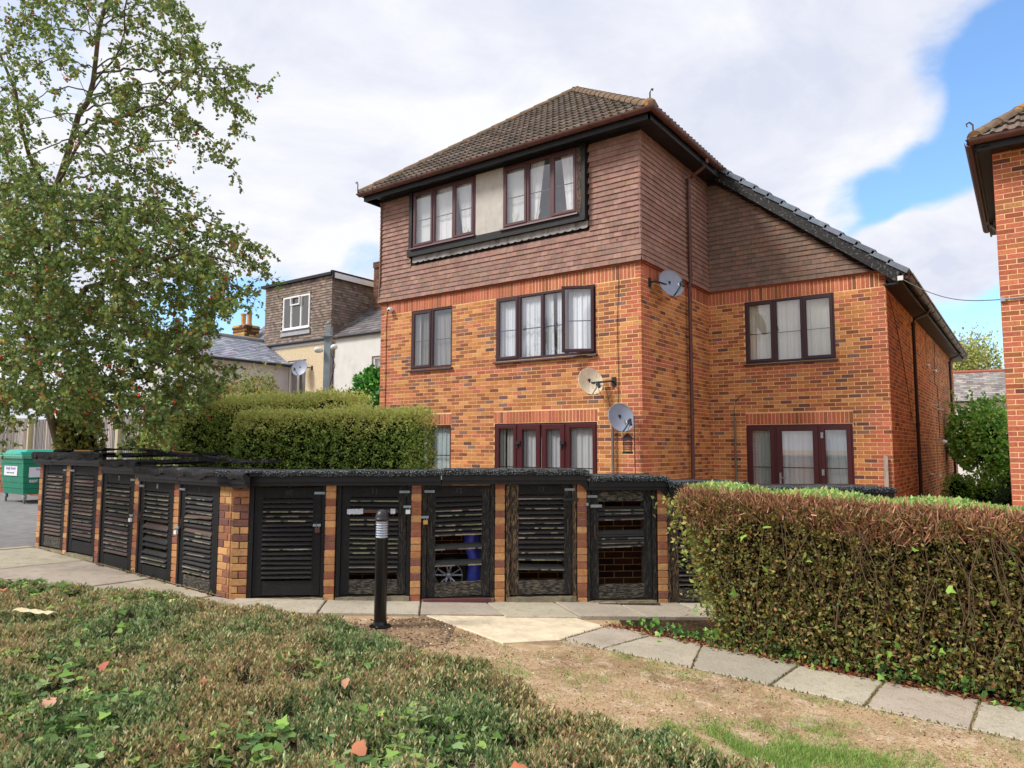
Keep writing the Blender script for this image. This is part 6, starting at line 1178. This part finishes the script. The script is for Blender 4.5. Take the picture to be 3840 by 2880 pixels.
# ================================================================== OTHER PLANTS
def bush(name, c, rad, n, size, cols, w, lab, cat, tpl='leaf', droop=0., stems=10, corec=(24, 30, 16), lumps=9, core=.62, seed=0, group=None, sprays=0):
    g0 = G(c[0], c[1]); root = thing(name, (c[0], c[1], g0), lab, cat, group); rs = np.random.default_rng(seed + 5); c = np.array(c, float); rad = np.array(rad, float)
    bl = [(c + (rs.uniform(-1, 1, 3) * rad * [.62, .62, .55]), rad * rs.uniform(.34, .58)) for _ in range(lumps)]
    mb = MB()
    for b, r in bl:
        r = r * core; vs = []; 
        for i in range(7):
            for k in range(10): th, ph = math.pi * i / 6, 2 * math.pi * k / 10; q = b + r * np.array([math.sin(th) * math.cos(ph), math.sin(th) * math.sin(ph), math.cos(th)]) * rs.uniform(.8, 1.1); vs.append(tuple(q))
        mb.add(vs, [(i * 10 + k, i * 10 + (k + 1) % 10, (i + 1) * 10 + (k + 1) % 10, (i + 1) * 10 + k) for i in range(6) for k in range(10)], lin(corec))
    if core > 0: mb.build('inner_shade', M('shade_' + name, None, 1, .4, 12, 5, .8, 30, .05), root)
    idx = rs.integers(0, len(bl), n); u = rs.normal(size=(n, 3)); u /= np.linalg.norm(u, axis=1, keepdims=True); B = np.array([b for b, r in bl])[idx]; Rr = np.array([r for b, r in bl])[idx]
    q = B + Rr * u * (1 - np.abs(rs.normal(0, .16, (n, 1)))) * (1 + .12 * np.sin(u[:, :1] * 9 + u[:, 2:] * 11)); q[:, 2] = np.maximum(q[:, 2], g0 + .05)
    leaves('foliage', q, u * .8 + rs.normal(0, .7, (n, 3)) + [0, 0, -droop], size * rs.uniform(.7, 1.3, n), pal(n, cols, w, .26), m_leaf, root, tpl, kind='stuff')
    sg = []
    for i in range(stems):
        b, r = bl[i % len(bl)]; p0 = np.array([c[0] + rs.uniform(-.15, .15) * rad[0], c[1] + rs.uniform(-.15, .15) * rad[1], g0 - .05]); p1 = p0 * .5 + b * .5 + rs.normal(0, .1, 3); th = .02 + .012 * rad[2]
        sg += [(p0, p1, th, th * .6), (p1, b + [0, 0, r[2] * .6], th * .6, th * .25)]
    tubes_np('stems', sg, 6, m_bark, (96, 84, 68), root)
    if sprays:
        S, LPp, LDd = [], [], []
        for i in range(sprays):
            b, r = bl[rs.integers(0, len(bl))]; p = b + r * np.array([rs.normal(0, .5), rs.normal(0, .5), .6]); d = np.array([rs.normal(0, .45), rs.normal(0, .45), 1.0]); 
            for k in range(7):
                p2 = p + d * .11; S.append((p, p2, .004, .003)); p = p2; d = d + np.array([rs.normal(0, .1), rs.normal(0, .1), -.10])
                for e in range(4): LPp.append(p); LDd.append(rs.normal(0, .8, 3) + d * .3)
        tubes_np('shoots', S, 3, m_twig, (130, 128, 80), root, kind='stuff'); n2 = len(LPp)
        leaves('shoot_leaves', np.array(LPp), np.array(LDd), rs.uniform(.06, .11, n2) , pal(n2, cols, w, .2), m_leaf, root, 'narrow' if tpl == 'narrow' else tpl, kind='stuff')
    return root
BUD = [(120, 130, 66), (104, 116, 58), (150, 132, 74), (134, 150, 84), (86, 98, 52), (164, 108, 74)]
bush('buddleia_bush', (-10.3, -.9, 2.25), (1.4, 1.0, 1.2), 14000, .09, BUD, [3, 3, 2, 2, 2, 1], 'straggly buddleia with long arching shoots in front of the cream house', 'shrub', 'narrow', .2, 12, (34, 36, 20), 10, .5, 1, sprays=60)
bush('buddleia_bush', (-7.6, -3.4, 1.8), (1.3, .8, .95), 9000, .08, BUD, [3, 3, 2, 2, 2, 1], 'pale green straggly shrub between the hawthorn and the privet hedge', 'shrub', 'narrow', .2, 10, (34, 36, 20), 9, .5, 2, sprays=35)
LAU = [(64, 118, 44), (86, 146, 56), (48, 92, 38), (110, 168, 70)]
bush('laurel_shrub', (-8.7, .55, 2.2), (1.7, .8, .95), 12000, .10, LAU, [3, 3, 3, 1], 'glossy bright green shrub left of the grey camera post', 'shrub', 'leaf', .1, 10, (16, 30, 12), 10, .6, 3)
bush('climber_mass', (-7.3, .75, 2.35), (1.0, .8, 1.15), 9500, .10, LAU, [3, 2, 4, 1], 'dark leafy climber against the left end of the flats', 'shrub', 'ivy', .1, 8, (14, 26, 12), 8, .6, 4)
bush('yellowing_vine', (-7.15, -.15, 2.2), (.32, .2, .55), 420, .10, [(206, 200, 84), (188, 186, 76), (160, 176, 70)], None, 'small yellowing vine between the grey camera post and the flats', 'climber', 'ivy', .1, 4, (60, 64, 30), 5, 0, 5)
bush('ivy_column', (-7.4, -5.85, 1.7), (.5, .5, 1.75), 10000, .06, [(92, 104, 50), (112, 118, 60), (136, 130, 74)], None, 'olive ivy tangle below the hawthorn behind the left cupboards', 'shrub', 'ivy', .2, 6, (30, 32, 18), 8, .5, 6)
bush('ivy_on_fence', (-12.1, -2.3, 1.5), (.6, .2, .9), 2600, .08, [(92, 124, 54), (128, 150, 74), (160, 140, 84)], None, 'light green climber growing up the board fence', 'climber', 'leaf', .2, 6, (30, 32, 18), 7, .4, 7)
HAZ = [(104, 150, 60), (84, 130, 52), (136, 176, 76), (64, 104, 46), (160, 188, 90)]
bush('hazel_tree', (4.45, 13.2, 1.45), (1.15, .9, 1.65), 10500, .12, [(122, 164, 74), (100, 146, 62), (146, 184, 90), (80, 120, 54)], [3, 3, 3, 2], 'young upright hazel tree in front of the white house beyond the gap', 'tree', 'leaf', .2, 9, (18, 28, 12), 14, .3, 8, sprays=20)
bush('garden_shrub', (4.25, 8.3, .35), (.62, .6, .72), 7500, .06, HAZ, [3, 3, 2, 3, 1], 'rounded bright green shrub low in the gap between the buildings', 'shrub', 'leaf', .1, 6, (18, 28, 12), 8, .6, 9)
bush('dark_shrub', (5.0, 7.3, .35), (.5, .6, .85), 6500, .05, [(44, 72, 44), (62, 92, 56), (34, 56, 36), (84, 116, 62)], None, 'dark blue-green shrub against the right-hand brick building', 'shrub', 'leaf', .1, 6, (14, 20, 12), 8, .6, 10)
def far_tree(c, h, rad, lab, seed):
    rs = np.random.default_rng(seed); root = thing('birch_tree', (c[0], c[1], 0), lab, 'tree', None); sg = [(np.array([c[0], c[1], -1]), np.array([c[0], c[1], h * .55]), .35, .22)]; LPp, LDd = [], []
    for i in range(46):
        p = np.array([c[0], c[1], h * rs.uniform(.35, .78)]); a = rs.uniform(0, 6.28); d = np.array([math.cos(a), math.sin(a), rs.uniform(.3, 1.3)]); L_ = rad * rs.uniform(.5, 1.05)
        for k in range(5):
            p2 = p + d / np.linalg.norm(d) * L_ / 5; sg.append((p, p2, .09 - .016 * k, .075 - .016 * k)); p = p2; d = d + np.array([rs.normal(0, .25), rs.normal(0, .25), -.22])
            for e in range(int(70 * (k > 0))): o_ = rs.normal(0, .55, 3); o_[2] = o_[2] * 1.0 - abs(rs.normal(0, .6)); LPp.append(p + o_); LDd.append(rs.normal(0, .5, 3) + [0, 0, -.7])
    tubes_np('trunk', sg, 5, m_bark, (150, 146, 132), root); n = len(LPp)
    leaves('crown', np.array(LPp), np.array(LDd), rs.uniform(.16, .34, n), pal(n, [(150, 154, 88), (128, 136, 76), (170, 168, 104), (104, 116, 66)], None, .25), m_leaf, root, 'leaf', kind='stuff')
far_tree((1.2, 62), 12.4, 3.3, 'pale drooping birch rising behind the slate roof of the white house', 3)
far_tree((6.0, 70), 10.2, 2.4, 'smaller thin birch beside the right-hand brick building beyond the white house', 4)

# ================================================================== LAMP POST WITH CAMERAS
t = thing('camera_post', (-3.81, -3.65, .1), 'square grey galvanised post with two white security cameras behind the privet hedge', 'post')
FP = Fr((-3.81, -3.65), (.9, .44)); q = MB(); q.box(FP, -.055, .055, -.055, .055, .1, 3.42); q.build('post', M('galvanised_post', (146, 158, 170), .5, .12, 5, 4, .05, 30, .45, metal=.25), t)
q = MB(); q.box(FP, -.10, .10, -.10, .10, 3.42, 3.44); q.box(FP, -.045, .045, -.045, .045, 3.44, 3.60); q.lathe(FP.p(0, 0, 3.6), [(.012, 0), (.012, .05), (.035, .055), (.03, .08), (0, .09)], 12); q.build('post_head', m_metal, t)
for s in (-.15, .16):
    q = MB(); q.lathe(FP.p(s * .5, .05, 3.24 if s > 0 else 3.2), [(.025, .0), (.042, .03), (.048, .07), (.045, .11), (.03, .13), (0, .135)], 18, None, tuple(FP.a * (1 if s > 0 else -1) * .75 + FP.n * .6)); smoothen(q.build('camera_housing', m_white, t), 50)
q = MB(); q.tube([FP.p(.07, .07, 3.15), FP.p(.16, .09, 2.95), FP.p(.10, .065, 2.75), FP.p(.065, .06, 2.6)], .006, 5); q.build('cable', m_dark, t)

# ================================================================== HOUSES BEHIND ON THE LEFT
DT = [(134, 120, 110), (126, 112, 102), (142, 128, 118), (118, 104, 95)]
hse = thing('cream_house', (-16, 8, 0), 'cream pebbledashed terraced house with large brown tile-hung dormer', 'house')
FH = Fr((0, 5.7), (1, 0)); FHs = Fr((-15.12, 5.7), (0, 1))
q = MB(); wall_sheet(q, FH, -19.2, -14.9, -.5, 5.55, [(-17.62, -16.5, 2.55, 4.9)], 0, .15); q.build('wall', m_pebble, hse)
q = MB(); q.box(FH, -19.3, -14.9, 0, .03, 5.42, 5.56); q.build('fascia', m_white, hse); q = MB(); q.tube([FH.p(-19.3, .09, 5.56), FH.p(-12.3, .09, 5.56)], .055, 8); q.build('gutter', m_dark, hse)
q = MB(); q.box(FH, -15.05, -14.95, .0, .1, -.4, 5.5); q.build('downpipe', m_dark, hse)
rt = []
hang(FH, -19.15, -15.10, 5.62, 7.92, [(-18.0, -16.3, 6.05, 7.42)], None, .0); hang(FHs, 0, 3.6, 5.62, 7.92, [], None, 0.)
for i in range(len(rt)): r_ = list(rt[i]); r_[8] = lin(vary(R.choice(DT), .1)); rt[i] = tuple(r_)
arr_mesh('dormer_tiles', np.array([tile_corners(x) for x in rt]), 8, np.array([x[8] for x in rt]), m_tile, hse, BOXF, kind='stuff')
q = MB(); q.box(FH, -19.1, -15.14, -3.6, -.01, 5.5, 7.9); q.build('dormer_core', m_soil, hse)
q = MB(); q.box(FH, -19.35, -15.05, -.2, .14, 7.93, 8.03); q.box(FHs, -.1, 3.7, .06, .14, 7.80, 8.06); q.box(FHs, -.1, 3.7, .0, .10, 7.99, 8.09); q.build('dormer_roof_edge', m_black, hse); q = MB(); q.box(FHs, -.02, 3.7, .14, .16, 7.80, 8.0); q.build('verge_board', m_white, hse)
q = MB(); q.box(FH, -19.3, -15.05, -3.8, .0, 8.0, 8.05); q.build('dormer_roof', m_lead, hse)
q = MB(); q.add([FH.p(-18.05, .10, 5.86), FH.p(-16.25, .10, 5.86), FH.p(-16.3, .05, 6.10), FH.p(-18.0, .05, 6.10)], [(0, 1, 2, 3)]); q.build('lead_apron', m_lead, hse)
window(hse, FH, -17.97, -16.34, 6.12, 7.40, [(0, .31, 'fixed'), (.31, .67, 'fixed'), (.67, 1, 'fixed')], m_white, .05, 0, [(0, .25, 0, .25, 1, 0, (216, 216, 216)), (.7, 1, .7, 1, 1, 0, (170, 176, 180))], inter=.6, fw=.07)
q = MB(); q.ring(FH, -17.45, -16.88, 7.02, 7.36, .05, .06, .12, .01); q.build('vent_light', m_white, hse)
window(hse, FH, -17.60, -16.52, 2.57, 4.88, [(0, .5, 'fixed'), (.5, 1, 'fixed')], m_white, -.05, 0, [(0, .4, 0, .4, 1, 0, (170, 166, 160)), (.6, 1, .6, 1, 1, 0, (150, 146, 142))], inter=.6, fw=.07)
dsh = dish(FH, -16.45, 4.55, .35, 'grey satellite dish on the cream pebbledashed house', m_dish, .32, .5, .3, wire=False, grp=None)
whs = thing('white_house', (-13.5, 8, 0), 'white rendered terraced house with slate roof next to the cream house', 'house')
q = MB(); wall_sheet(q, FH, -14.88, -9.0, -.5, 5.55, [(-12.95, -11.6, 2.6, 4.75)], .0, .15); q.build('wall', m_render, whs)
window(whs, FH, -12.93, -11.62, 2.62, 4.73, [(0, .5, 'fixed'), (.5, 1, 'fixed')], m_white, -.06, .6, [(0, .4, 0, .4, 1, 0, (216, 216, 216))], inter=.6, fw=.07)
SLT = [(112, 108, 110), (104, 100, 102), (120, 116, 116), (98, 92, 92)]
def slate_roof(root, o, a, up, L, V_, pitch, gauge, w, cols, name='slates', lo=None):
    av = Vector(a); u = Vector(up) * math.cos(pitch) + Vector((0, 0, math.sin(pitch))); nv = av.cross(u); o = Vector(o); V_L, C_ = [], []; v = 0; row = 0
    while v < V_:
        s = -(w / 2 if row % 2 else 0)
        while s < L:
            a_, b_ = max(s, 0), min(s + w - .008, L); s += w
            if b_ - a_ < .03: continue
            e = R.uniform(0, .004); A = [o + av * x + u * y + nv * z for (x, y, z) in ((a_, v, .018 + e), (b_, v, .018 + e), (b_, min(v + gauge + .02, V_), .004), (a_, min(v + gauge + .02, V_), .004), (a_, v, 0), (b_, v, 0), (b_, min(v + gauge, V_), -.006), (a_, min(v + gauge, V_), -.006))]
            V_L.append([tuple(p) for p in A]); C_.append(lin(vary(R.choice(cols), .1)))
        v += gauge; row += 1
    arr_mesh(name, np.array(V_L), 8, np.array(C_), m_slate, root, BOXF, kind='stuff')
p38 = math.radians(36)
slate_roof(whs, (-15.1, 5.62, 5.56), (1, 0, 0), (0, 1, 0), 6.1, 4.6, p38, .2, .3, SLT)
slate_roof(hse, (-21.8, 5.62, 5.56), (1, 0, 0), (0, 1, 0), 6.7, 4.6, p38, .2, .3, [(126, 130, 142), (116, 120, 130), (134, 138, 148)])
q = MB(); q.add([(-15.1, 9.3, 5.5), (-15.1, 5.7, 5.5), (-15.1, 9.3, 8.3)], [(0, 1, 2)]); q.build('gable', m_lead, whs)
def chimney(x, y, z0, z1, w, d, cols, lab, pots=2, pot=(196, 150, 104)):
    t = thing('chimney_stack', (x, y, z0), lab, 'chimney'); f1, f2 = Fr((x, y), (1, 0)), Fr((x + w, y), (0, 1)); q = MB(); q.box(f1, .01, w - .01, -d + .01, -.01, z0, z1); q.build('stack_core', m_mortar_d, t); rc = []
    for fr, L_ in ((f1, w), (f2, d)):
        z = z0; row = 0
        while z < z1 - .05:
            cap_ = z > z1 - .34; o_ = .05 if cap_ and z > z1 - .24 else .0
            s = 0; k = row % 2
            while s < L_ - .01:
                e = min(s + (.22 if (k or s > 0) else .11), L_); c = (104, 70, 56) if (cap_ and row % 2) or R.random() < .12 else R.choice(cols); put(rc, fr, s + .004, e - .006, z, z + .066, -.02, o_, lin(vary(c, .1))); s = e
            z += .076; row += 1
    arr_mesh('bricks', np.array([corners(r) for r in rc]), 8, np.array([r[7] for r in rc]), m_brick, t, BOXF, kind='stuff')
    for i in range(pots):
        q = MB(); q.lathe((x + w * (i + .5) / pots, y + d / 2, z1), [(.12, 0), (.11, .08), (.095, .12), (.10, .48), (.125, .50), (.125, .55), (.09, .55), (.08, .2)], 14, lin(pot)); smoothen(q.build('chimney_pot', M('clay_pot', None, .9, .15, 10), t), 40)
    return t
cp_ = V3(*pz(502, 735), 30); chimney(float(cp_[0]), float(cp_[1]), float(cp_[2]) - 1.0, float(cp_[2]) + .62, .86, .70, [(196, 160, 96), (206, 170, 104), (184, 146, 84)], 'yellow brick chimney stack with two clay pots behind the outbuilding roof', 2)
cq = V3(*pz(806, 660), 27); chimney(float(cq[0]), float(cq[1]), float(cq[2]) - .6, float(cq[2]) + 1.68, .9, .6, [(112, 84, 72), (98, 74, 64), (124, 92, 80)], 'brown brick chimney stack close beside the flats with an orange pot', 2, (206, 132, 80))
# outrigger with gable end and slate roof
og = thing('gabled_outbuilding', (-19.2, 4, 0), 'pale gabled outbuilding with grey slate roof partly behind the hawthorn', 'outbuilding')
XO, XE, ZR, ZE, YO = -19.25, -17.57, 5.73, 4.74, 2.0
q = MB(); q.add([(2 * XO - XE, YO, -.3), (XE, YO, -.3), (XE, YO, ZE), (XO, YO, ZR), (2 * XO - XE, YO, ZE)], [(0, 1, 2, 3, 4)]); q.add([(XE, YO, -.3), (XE, 5.7, -.3), (XE, 5.7, ZE), (XE, YO, ZE)], [(0, 1, 2, 3)]); q.build('wall', M('lilac_white_render', (206, 204, 208), .95, .05, 2), og)
pt_ = math.atan2(ZR - ZE, XE - XO); ll = math.hypot(ZR - ZE, XE - XO) + .22
slate_roof(og, (XE + .18, YO - .15, ZE - .04), (0, 1, 0), (-1, 0, 0), 4.2, ll, pt_, .16, .28, [(150, 154, 168), (140, 144, 158), (160, 164, 176)])
slate_roof(og, (2 * XO - XE - .18, 6.05, ZE - .04), (0, -1, 0), (1, 0, 0), 4.2, ll, pt_, .16, .28, [(150, 154, 168), (140, 144, 158)], 'far_slates')
q = MB(); e = .15
for sgn in (1, -1):
    x1 = XO + sgn * (XE - XO + .16); q.hexa([(XO, YO - e - .02, ZR - .02), (x1, YO - e - .02, ZE - .12), (x1, YO - e - .02, ZE + .01), (XO, YO - e - .02, ZR + .10), (XO, YO - e + .02, ZR - .02), (x1, YO - e + .02, ZE - .12), (x1, YO - e + .02, ZE + .01), (XO, YO - e + .02, ZR + .10)])
q.build('bargeboard', M('cream_paint', (214, 216, 190), .6, .04), og); q = MB(); q.tube([(XE + .22, YO - .1, ZE - .05), (XE + .22, 5.7, ZE - .05)], .055, 8); q.build('gutter', m_dark, og)
q = MB(); q.tube([(XO, YO - .15, ZR + .11), (XO, 6.0, ZR + .11)], .07, 8); q.build('ridge', m_lead, og)

# ================================================================== WHITE HOUSE BEYOND THE GAP
rh = thing('white_cottage', (3, 35, 0), 'white rendered house with grey slate roof and red ridge beyond the gap', 'house')
FR = Fr((0, 33.6), (1, 0.10)); q = MB(); wall_sheet(q, FR, -2, 12, -2, 4.1, [(3.35, 4.3, 2.2, 3.75)], 0, .15); q.build('wall', m_render, rh)
window(rh, FR, 3.37, 4.28, 2.22, 3.73, [(0, 1, 'fixed')], M('green_window_frame', (96, 112, 104), .5, .05), -.05, .5, [], inter=.6, fw=.07)
slate_roof(rh, FR.p(-2, .25, 4.1), tuple(FR.a), tuple(-FR.n), 14, 2.6, math.radians(42), .16, .32, [(150, 142, 140), (136, 130, 130), (162, 154, 150), (128, 120, 116)])
q = MB(); q.tube([FR.p(-2, .3, 4.1), FR.p(12, .3, 4.1)], .06, 8); q.build('gutter', m_dark, rh); q = MB(); y_ = -.25 + 2.6 * math.cos(math.radians(42)); q.tube([FR.p(-2, -y_, 4.1 + 2.6 * math.sin(math.radians(42)) + .02), FR.p(12, -y_, 4.1 + 2.6 * math.sin(math.radians(42)) + .02)], .10, 8); q.build('ridge', M('red_ridge', (164, 96, 76), .9, .15, 10), rh)

# ================================================================== NEIGHBOURING BLOCK ON THE RIGHT
nb = thing('neighbouring_building', (7, 4, 0), 'corner of a matching brick block with mossy tiled eaves at the right edge', 'building')
NX, NY = 5.10, 1.196; FN = Fr((NX, NY), (1, 0)); FNs = Fr((NX, NY + 9), (0, -1)); q = MB(); wall_sheet(q, FN, .004, 6, -.6, 6.02); wall_sheet(q, FNs, 0, 8.996, -.6, 6.02); q.build('wall', m_mortar, nb)
rn = []; brick_wall(rn, FN, 0, 6, -.5, 6.0, [], (1, 0), 3); brick_wall(rn, FNs, 4.6, 9, -.5, 6.0, [], (0, 1), 3); emit(rn, nb, 'brick', 'brickwork', m_brick)
EX0, EY0, EZ0 = 4.88, .80, 6.10
nF = Slope((EX0, EY0, EZ0), (1, 0, 0), (0, 1, 0)); mb = None
for i in range(10):
    v = i * .3
    for j in range(20):
        s = j * .3
        if s + .3 <= v * cp + .01: continue
        vs, fs = roman(nF, .3, v, .3, lambda q_: q_ * cp, lambda q_: 6, s)
        if i < 5 and j < 10: m_ = MB(); m_.add(vs, fs, lin(vary(R.choice(RC), .08))); m_.build('roof_tile', m_rooftile, nb)
        else:
            mb = mb or MB(); mb.add(vs, fs, lin(vary(R.choice(RC), .08)))
mb.build('roof_tiles', m_rooftile, nb, kind='stuff')
nS = Slope((EX0, EY0 + 4.8, EZ0), (0, -1, 0), (1, 0, 0)); mb = MB()
for i in range(10):
    for j in range(17):
        s = j * .3; v = i * .3
        if s >= 4.8 - v * cp: continue
        mb.add(*roman(nS, .3, v, .3, lambda q_: 0, lambda q_: 4.8 - q_ * cp, s), lin(vary(R.choice(RC), .08)))
mb.build('side_roof_tiles', m_rooftile, nb, kind='stuff')
p0 = Vector((EX0 + .02, EY0 + .02, EZ0 + .06)); p1 = Vector((EX0 + 2.4, EY0 + 2.4, EZ0 + .06 + 2.4 * .8))
d = (p1 - p0).normalized(); u_ = d.cross(Vector((0, 0, 1))).normalized(); w_ = u_.cross(d)
for i in range(9):
    a, b = p0.lerp(p1, i / 9), p0.lerp(p1, (i + 1.1) / 9); vs = []
    for q_, r in ((a, .13), (b, .115)): vs += [q_ + u_ * math.cos(t_) * r + w_ * (math.sin(t_) * r * .8 - .03) for t_ in [math.pi * k / 8 for k in range(9)]]
    mb = MB(); mb.add(vs, [(k, k + 1, 10 + k, 9 + k) for k in range(8)] + [tuple(range(9))]); smoothen(mb.build('ridge_tile', m_ridge, nb), 50)
q = MB(); q.tube([(EX0 + .02, EY0, EZ0 + .1), (EX0 + .02, EY0, EZ0 + .22), (EX0 - .02, EY0, EZ0 + .27), (EX0 - .06, EY0, EZ0 + .25), (EX0 - .05, EY0, EZ0 + .21)], .012, 6); q.build('hip_iron', m_rust, nb)
q = MB(); q.box(FN, -.20, 6, .33, .36, 5.93, 6.10); q.box(FN, -.2, 6, 0, .33, 5.97, 6.0); q.box(FNs, 4.2, 9.36, .17, .20, 5.93, 6.10); q.box(FNs, 4.2, 9.36, 0, .17, 5.96, 5.99); q.build('fascia_and_soffit', m_black, nb)
def gut2(fr, s0, s1, d, z):
    vs = [fr.p(s0, d + x, z + y) for x, y in GP + GP2] + [fr.p(s1, d + x, z + y) for x, y in GP + GP2]; n_ = 22; mb = MB(); mb.add(vs, [(k, (k + 1) % n_, n_ + (k + 1) % n_, n_ + k) for k in range(n_)] + [tuple(range(n_)), tuple(range(n_, 2 * n_))]); smoothen(mb.build('gutter', m_gutter, nb), 40)
gut2(FN, -.26, 6, .42, 6.09); gut2(FNs, 4.2, 9.36, .25, 6.09)
q = MB(); q.tube([(NX - .2, NY + 3.9, 6.0), (NX - .03, NY + 3.9, 5.75), (NX - .03, NY + 3.9, 5.1)], .035, 8); q.build('downpipe', m_metal, nb)
q = MB(); q.box(FN, .0, .06, .0, .04, 3.76, 3.82); q.tube([FN.p(.05, .03, 3.79), FN.p(.9, .012, 3.80)], .012, 6); q.build('line_bracket', m_metal, nb)
